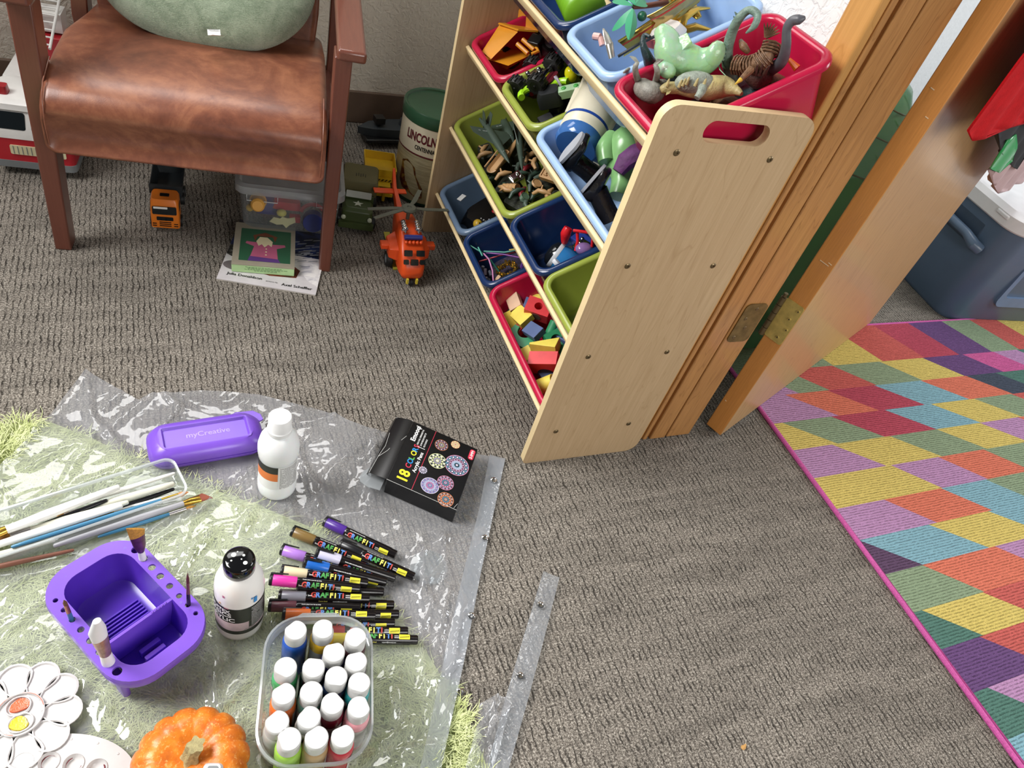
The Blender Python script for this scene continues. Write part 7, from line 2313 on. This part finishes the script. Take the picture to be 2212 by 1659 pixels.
# slate bin
t = thing('black_pouch', 'black glossy pouch filling the grey blue bin', 'pouch', BF(3, .135, .700, -.070, 10))
lo = [lift([(p[0] * (1 + .05 * sin(7 * p[1] * 40)), p[1]) for p in rrect(.20 - abs(z) * 1.2, .145 - abs(z) * 1.2, .03, 6)], z) for z in (-.040, -.02, .0, .015, .028)]
MB().loft(lo).build('pouch_body', pm('black_vinyl', 0x0A0A0C, .3, .2, 30, .4, 40), t)
small('white_tag', 'small white card at the left in the grey blue bin', 'card', BF(3, .055, .765, -.020, 25), MB().box((0, 0, 0), (.022, .016, .003)), WHITE, None, bev=.0008)
t = thing('yellow_round_toy', 'round yellow toy with a dark dot at the near side of the grey blue bin', 'toy', T(*(0.0771, 0.6442, 0.1510)))
MB().ball((0, 0, 0), (.012, .013, .012), 18).build('toy_body', pm('mustard_yellow', 0xC8A22E, .35), t, smooth=180)
MB().ball((0, 0, 0), .0022, 8, 0, T(.0, -.009, .009)).build('dot', BLACK, t)
bm2 = MB()
for k in range(22):
    bm2.ball(tuple(Vector((0.0954, 0.6443, 0.1596)) + Vector((random.uniform(-.012, .02), random.uniform(-.014, .014), random.uniform(-.004, .008)))), .0018, 6, k % 2)
small('beaded_toy', 'cluster of dark and white beads beside the yellow toy', 'beads', ID, bm2, [BLACK, WHITE])['kind'] = 'stuff'
small('red_toy_piece', 'small red piece at the back of the grey blue bin', 'toy', T(*(0.1301, 0.6718, 0.1711)), MB().ball((0, 0, 0), (.010, .008, .005), 12), TR)

# navy bin of straws and beads
gN = 'straws and beads in the lower navy bin'
t = thing('bead_necklace', 'coiled gold bead necklace in the lower navy bin', 'necklace', ID, gN)
c0 = Vector((0.1096, 0.4905, 0.1244))
gb = MB()
for k in range(96):
    a = k * .33
    r_ = .022 + .004 * sin(k * .9)
    gb.ball(tuple(c0 + UU * r_ * cos(a) + VV * (r_ * .95) * sin(a) + WW * (.006 * sin(k * 1.7))), .0034, 8)
gb.build('bead_string', GOLD, t)['kind'] = 'stuff'
for l_, hx, lab in (([(0.0325, 0.5799, 0.1361), (0.0562, 0.5421, 0.1389), (0.0716, 0.5136, 0.1365), (0.0935, 0.4904, 0.1148)], 0x2F7A68, 'dark green drinking straw poking up at the left'), ([(0.0465, 0.5469, 0.1505), (0.0516, 0.5230, 0.1420)], 0x3E9A88, 'short teal straw standing beside the green one'),
                    ([(0.0592, 0.5341, 0.1407), (0.0633, 0.5084, 0.1432), (0.0648, 0.4770, 0.1326), (0.0613, 0.4500, 0.1189)], 0xC07AA8, 'curved pink straw at the near left'), ([(0.0672, 0.5529, 0.1337), (0.1109, 0.5292, 0.1485), (0.1483, 0.5118, 0.1709)], 0x5A9E90, 'pale teal straw along the back'),
                    ([(0.0730, 0.5504, 0.1314), (0.1086, 0.5216, 0.1471), (0.1460, 0.4726, 0.1698)], 0x7A3E8E, 'purple straw across the back'), ([(0.0599, 0.5486, 0.1060), (0.1051, 0.5365, 0.1332), (0.1547, 0.5108, 0.1690)], 0xB0303A, 'red straw lying across the bin'), ([(0.1157, 0.5188, 0.1630), (0.1429, 0.5040, 0.1794)], 0xB8A03A, 'yellow straw at the back right')):
    t = thing('drinking_straw', lab + ' in the lower navy bin', 'straw', ID, gN)
    MB().tube([Vector(p) for p in l_], .0020, 10).build('straw_tube', pm('straw_%06x' % hx, hx, .35), t, smooth=60)
for k in range(5):
    p = Vector((0.1478, 0.4843, 0.1358)) + Vector((random.uniform(-.012, .012), random.uniform(-.02, .02), random.uniform(0, .012)))
    small('purple_ring', 'purple plastic ring at the right in the lower navy bin', 'ring', T(*p) @ R(30 * k, 'Z') @ R(50, 'X'), MB().tube([(.008 * cos(a * .5), .008 * sin(a * .5), 0) for a in range(12)], .0016, 6, 0, None, True), pm('violet_ring', 0x6A3A98, .35), gN)
for k in range(9):
    p = Vector((0.0736, 0.5307, 0.0910)) + UU * random.uniform(-.012, .02) + VV * random.uniform(-.035, .025)
    small('clear_bead', 'clear or grey craft bead at the left in the lower navy bin', 'bead', T(*p) @ R(40 * k, 'X'), MB().cyl((0, 0, 0), (0, 0, .016), .004, .004, 10), pm('grey_bead_%d' % (k % 3), (0x9A98A2, 0x6E7480, 0xB8A4B0)[k % 3], .2), gN)
small('wooden_chip', 'small tan wooden chip beside the gold necklace', 'wood chip', ID @ T(*(0.0757, 0.4621, 0.1217)) @ R(35, 'Z') @ R(-30, 'Y'), MB().box((0, 0, 0), (.016, .008, .003)), pm('pale_wood', 0xC8A480, .6))
small('craft_pile', 'loose dark craft scraps at the bottom of the lower navy bin', 'scraps', BF(3, .12, .50, -.105), MB().loft([lift(rrect(.20, .15, .03, 5), -.008), lift(rrect(.16, .12, .03, 5), .018)]), pm('dark_scraps', 0x2A2038, .6, .6, 200, .8, 200))['kind'] = 'stuff'

# wooden blocks
gW = 'wooden blocks in the wide red bin'
BC = dict(red=0xD63A3E, yellow=0xE6D25A, green=0x2E8A5C, blue=0x52648E, wood=0xD2B090)


def bmat(c):
    return pm('block_' + c, BC[c], .45, .10, 40)


def block(kind, col, M, dims, label):
    dx, dy, dz = dims
    mb = MB()
    if kind == 'box':
        mb.box((0, 0, 0), dims)
    elif kind == 'tri':
        mb.prism([(-dx / 2, -dy / 2), (dx / 2, -dy / 2), (0, dy / 2)], -dz / 2, dz / 2)
    elif kind == 'cyl':
        mb.cyl((0, 0, -dz / 2), (0, 0, dz / 2), dx / 2, None, 32)
    elif kind == 'arch':
        out = [(-dx / 2, -dy / 2), (-dx * .30, -dy / 2)] + [(dx * .30 * -cos(a), -dy / 2 + dx * .30 * sin(a)) for a in [pi * i / 14 for i in range(15)]] + [(dx * .30, -dy / 2), (dx / 2, -dy / 2), (dx / 2, dy / 2), (-dx / 2, dy / 2)]
        mb.plate(out, [], -dz / 2, dz / 2)
    elif kind == 'hole':
        mb.plate([(-dx / 2, -dy / 2), (dx / 2, -dy / 2), (dx / 2, dy / 2), (-dx / 2, dy / 2)], [circ(0, 0, dy * .24, 24)], -dz / 2, dz / 2)
        mb.cyl((0, 0, -dz / 2 + .001), (0, 0, -dz / 2 + .002), dy * .24)
    elif kind == 'wedge':
        mb.prism([(-dx / 2, -dy / 2), (dx / 2, -dy / 2), (dx / 2, dy / 2), (-dx / 2, -dy / 2 + .004)], -dz / 2, dz / 2)
    o = small('wooden_block', label, 'toy block', M, mb, bmat(col), gW, smooth=30, bev=.0008)
    return o


def BW3(px, rz, ry=0, rx=0):
    return T(*px) @ basis(UU, VV, WW) @ R(rz, 'Z') @ R(ry, 'Y') @ R(rx, 'X') @ Matrix.Scale(1.22, 4)


block('box', 'wood', BW3((0.0835, 0.3677, 0.1268), -10, -20, 12), (.026, .034, .012), 'plain wooden block at the far left corner of the wide red bin')
block('box', 'yellow', BW3((0.0846, 0.3184, 0.1241), 15, -8, -6), (.030, .042, .014), 'flat yellow block touching the plain wooden block')
block('box', 'yellow', BW3((0.0677, 0.3288, 0.0976), 12, 10, 40), (.014, .042, .020), 'narrow yellow block against the front wall of the red bin')
o = block('hole', 'red', BW3((0.1186, 0.3143, 0.1469), -42, 18, 6), (.046, .032, .028), 'large red block with a round hole, by the far rail')
MB().cyl((0, -.0158, 0), (0, -.0164, 0), .010, None, 24).build('round_spot', pm('dusky_spot', 0x6A5648, .6), o)
block('box', 'blue', BW3((0.0872, 0.2553, 0.1353), 22, -5, -8), (.026, .036, .014), 'slate blue block lying across the green arch')
block('arch', 'green', BW3((0.0745, 0.2687, 0.0973), 118, 0, 0), (.058, .034, .022), 'large green arch block at the front wall of the red bin')
block('wedge', 'yellow', BW3((0.0981, 0.2110, 0.1350), -40, 0, -10), (.050, .026, .022), 'yellow wedge block in the middle of the wide red bin')
block('arch', 'red', BW3((0.0843, 0.1700, 0.1222), -32, 0, 95), (.052, .034, .026), 'red arch block standing on its side by the near end')
block('box', 'yellow', BW3((0.0676, 0.2233, 0.0933), 5, 0, 20), (.026, .026, .020), 'small yellow block below the green arch')
block('cyl', 'yellow', BW3((0.0701, 0.1224, 0.1022), -20, 70, 0), (.028, .028, .040), 'yellow cylinder block at the near end of the red bin')
block('cyl', 'green', BW3((0.1358, 0.2627, 0.1341), 30, 60, 0), (.018, .018, .030), 'small green cylinder block under the large red block')
block('arch', 'green', BW3((0.1241, 0.2307, 0.1401), 10, 10, 30), (.034, .018, .016), 'small green arch block by the far rail')
block('box', 'blue', BW3((0.1498, 0.2265, 0.1380), 30, 10, 10), (.024, .040, .020), 'slate blue block half hidden by the far rail')
block('box', 'blue', BW3((0.1152, 0.3472, 0.1261), -40, 20, 10), (.024, .030, .020), 'slate blue block behind the large red block')
block('box', 'green', BW3((0.0808, 0.3846, 0.0843), 10, 0, 10), (.020, .022, .020), 'dark green block low in the front corner of the red bin')
block('tri', 'red', BW3((0.0779, 0.3082, 0.0968), 30, 0, 0), (.030, .024, .014), 'small red triangle block between the yellow block and the green arch')
block('box', 'red', BW3((0.1598, 0.3891, 0.1375), -10, 0, 30), (.024, .026, .020), 'red block deep under the far rail')
block('box', 'red', BW3((0.1562, 0.2708, 0.1510), -20, 10, 10), (.022, .022, .018), 'red block beside the far rail, near the large red block')
block('box', 'yellow', BW3((0.1405, 0.3654, 0.1296), -30, 0, 0), (.030, .024, .014), 'yellow block mostly hidden behind the large red block')
block('box', 'green', BW3((0.1306, 0.2026, 0.1266), 20, 0, 10), (.022, .03, .020), 'green block beside the yellow wedge')
block('box', 'blue', BW3((0.1039, 0.1733, 0.0931), 10, 0, 10), (.040, .036, .022), 'dark blue block seen through the red arch')
for k in range(9):
    block('box', ('blue', 'green', 'red', 'yellow')[k % 4], BF(3, .05 + .045 * (k % 4), .06 + .038 * k, -.098, 25 * k), (.044, .032, .020), 'wooden block at the bottom of the pile in the wide red bin')

# ------------------------------------------------------------ the next room
cl = thing('cooler', 'large dusty blue cooler with a white lid, standing in the next room', 'cooler', T(1.672, .352, 0) @ R(-6, 'Z'))
CLR = pm('dusty_blue_cooler', 0x566A82, .38, .06, 8, .05, 60)
CLD = pm('cooler_lid', 0xE4E4E6, .35, .03)
cw_, cd = .72, .42
MB().loft([lift(rrect(cw_ - .03, cd - .03, .05, 8, cw_ / 2, cd / 2), 0), lift(rrect(cw_ - .01, cd - .01, .06, 8, cw_ / 2, cd / 2), .015), lift(rrect(cw_ + .01, cd + .01, .065, 8, cw_ / 2, cd / 2), .20), lift(rrect(cw_ + .03, cd + .03, .07, 8, cw_ / 2, cd / 2), .345)]).build('cooler_body', CLR, cl, smooth=50)
MB().loft([lift(rrect(cw_ + .04, cd + .04, .07, 8, cw_ / 2, cd / 2), .345), lift(rrect(cw_ + .05, cd + .05, .075, 8, cw_ / 2, cd / 2), .35), lift(rrect(cw_ + .05, cd + .05, .075, 8, cw_ / 2, cd / 2), .385), lift(rrect(cw_ + .02, cd + .02, .07, 8, cw_ / 2, cd / 2), .40), lift(rrect(cw_ - .03, cd - .03, .06, 8, cw_ / 2, cd / 2), .40), lift(rrect(cw_ - .04, cd - .04, .06, 8, cw_ / 2, cd / 2), .393)]).build('cooler_lid', CLD, cl, smooth=40)
MB().box((-.022, .06, .375), (.012, .05, .014)).build('hinge_tab', CLD, cl, bev=.004)
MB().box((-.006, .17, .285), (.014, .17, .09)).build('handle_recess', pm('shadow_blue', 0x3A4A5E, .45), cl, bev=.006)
MB().tube([(-.010, .055, .250), (-.030, .068, .258), (-.036, .11, .272), (-.036, .22, .275), (-.030, .255, .262), (-.010, .265, .255)], [.018, .018, .014, .014, .018, .018], 14).build('handle', pm('handle_blue', 0x5C7088, .3), cl)
MB().plate(rrect(.54, .20, .03, 6, .42, .18), [rrect(.51, .15, .02, 6, .425, .192)], 0, .014, 0, None, basis((1, 0, 0), (0, 0, 1), (0, -1, 0), (0, .004, 0))).build('front_frame', pm('frame_blue', 0x6C83A2, .35), cl, bev=.005)

hm_ = thing('laundry_hamper', 'tall green translucent mesh hamper with thin wire rings, behind the open door', 'hamper', at((.80, .47, 0)))
m, nt, b = newmat('green_mesh')
v = ocoord(nt)
b.inputs['Base Color'].default_value = lin(0x74C890)
b.inputs['Roughness'].default_value = .25
b.inputs['Alpha'].default_value = .9
b.inputs['Alpha'].default_value = .78
GM = m
MB().lathe([(.185, 0), (.19, .01), (.19, .58), (.178, .66), (.15, .71), (.10, .74), (.001, .745)], 48).build('mesh_body', GM, hm_, smooth=60)
for z, r_ in ((.54, .1915), (.63, .186), (.69, .168)):
    MB().tube([(r_ * cos(a * .2), r_ * sin(a * .2), z + .02 * sin(a * .4)) for a in range(31)], .0018, 6).build('wire_ring', pm('grey_wire', 0x8A9A90, .4, metal=.6), hm_)

a_d = radians(23.41)
dn = Vector((sin(a_d), -cos(a_d), 0))
ddir = Vector((cos(a_d), sin(a_d), 0))
q0_ = Vector((.514, -.001, 0)) + dn * .05


def DQ(s_, z, o=0.0):
    return q0_ + ddir * s_ + dn * o + Vector((0, 0, z))


def cloth(name, outline, mat, off, label, cat, fold=.010, fr=38):
    """hanging cloth with soft folds, hung from the top edge"""
    t = thing(name, label, cat, ID)
    s0 = [p[0] for p in outline]
    z0 = [p[1] for p in outline]
    pts = []
    st2 = .012
    x = min(s0)
    while x < max(s0):
        z = min(z0)
        while z < max(z0):
            if inside((x, z), outline):
                pts.append((x, z))
            z += st2
        x += st2
    mb = MB().plate(outline, [], None, 0, extra=pts)
    mb.v = [tuple(DQ(p[0], p[1], off + fold * sin(p[0] * fr + p[1] * 6))) for p in mb.v]
    o = mb.build('cloth_panel', mat, t, smooth=180)
    so = o.modifiers.new('solidify', 'SOLIDIFY')
    so.thickness = .003
    return t


cloth('red_cloth', [(-.015, .815), (.04, .792), (.28, .782), (.42, .775), (.60, .742), (.80, .76), (.80, 1.35), (.08, 1.35), (.03, 1.10), (-.01, .93)], pm('red_cloth_fabric', 0xB4141A, .85, .12, 60, .3, 400, spec=.1), .012, 'dark red cloth hanging in front of the open door, cut by the right edge', 'cloth', .006)
cloth('black_cloth', [(.16, .82), (.80, .80), (.92, .57), (.80, .60), (.64, .645), (.42, .71)], pm('black_cloth_fabric', 0x16161A, .8), -.0, 'black cloth showing below the red cloth', 'cloth', .006)
cloth('green_satin_cloth', [(.40, .735), (.50, .73), (.72, .63), (.64, .615), (.50, .65)], pm('green_satin', 0x2E9A52, .3), .006, 'small green satin cloth between the black and mauve cloths', 'cloth', .004)
cloth('mauve_cloth', [(.56, .63), (.66, .675), (.9, .68), (1.30, .60), (1.38, .44), (1.15, .455), (.95, .49), (.76, .555)], pm('mauve_fabric', 0xB79C9C, .7, .08, 30), -.006, 'pale mauve cloth hanging over the cooler lid', 'cloth', .008)
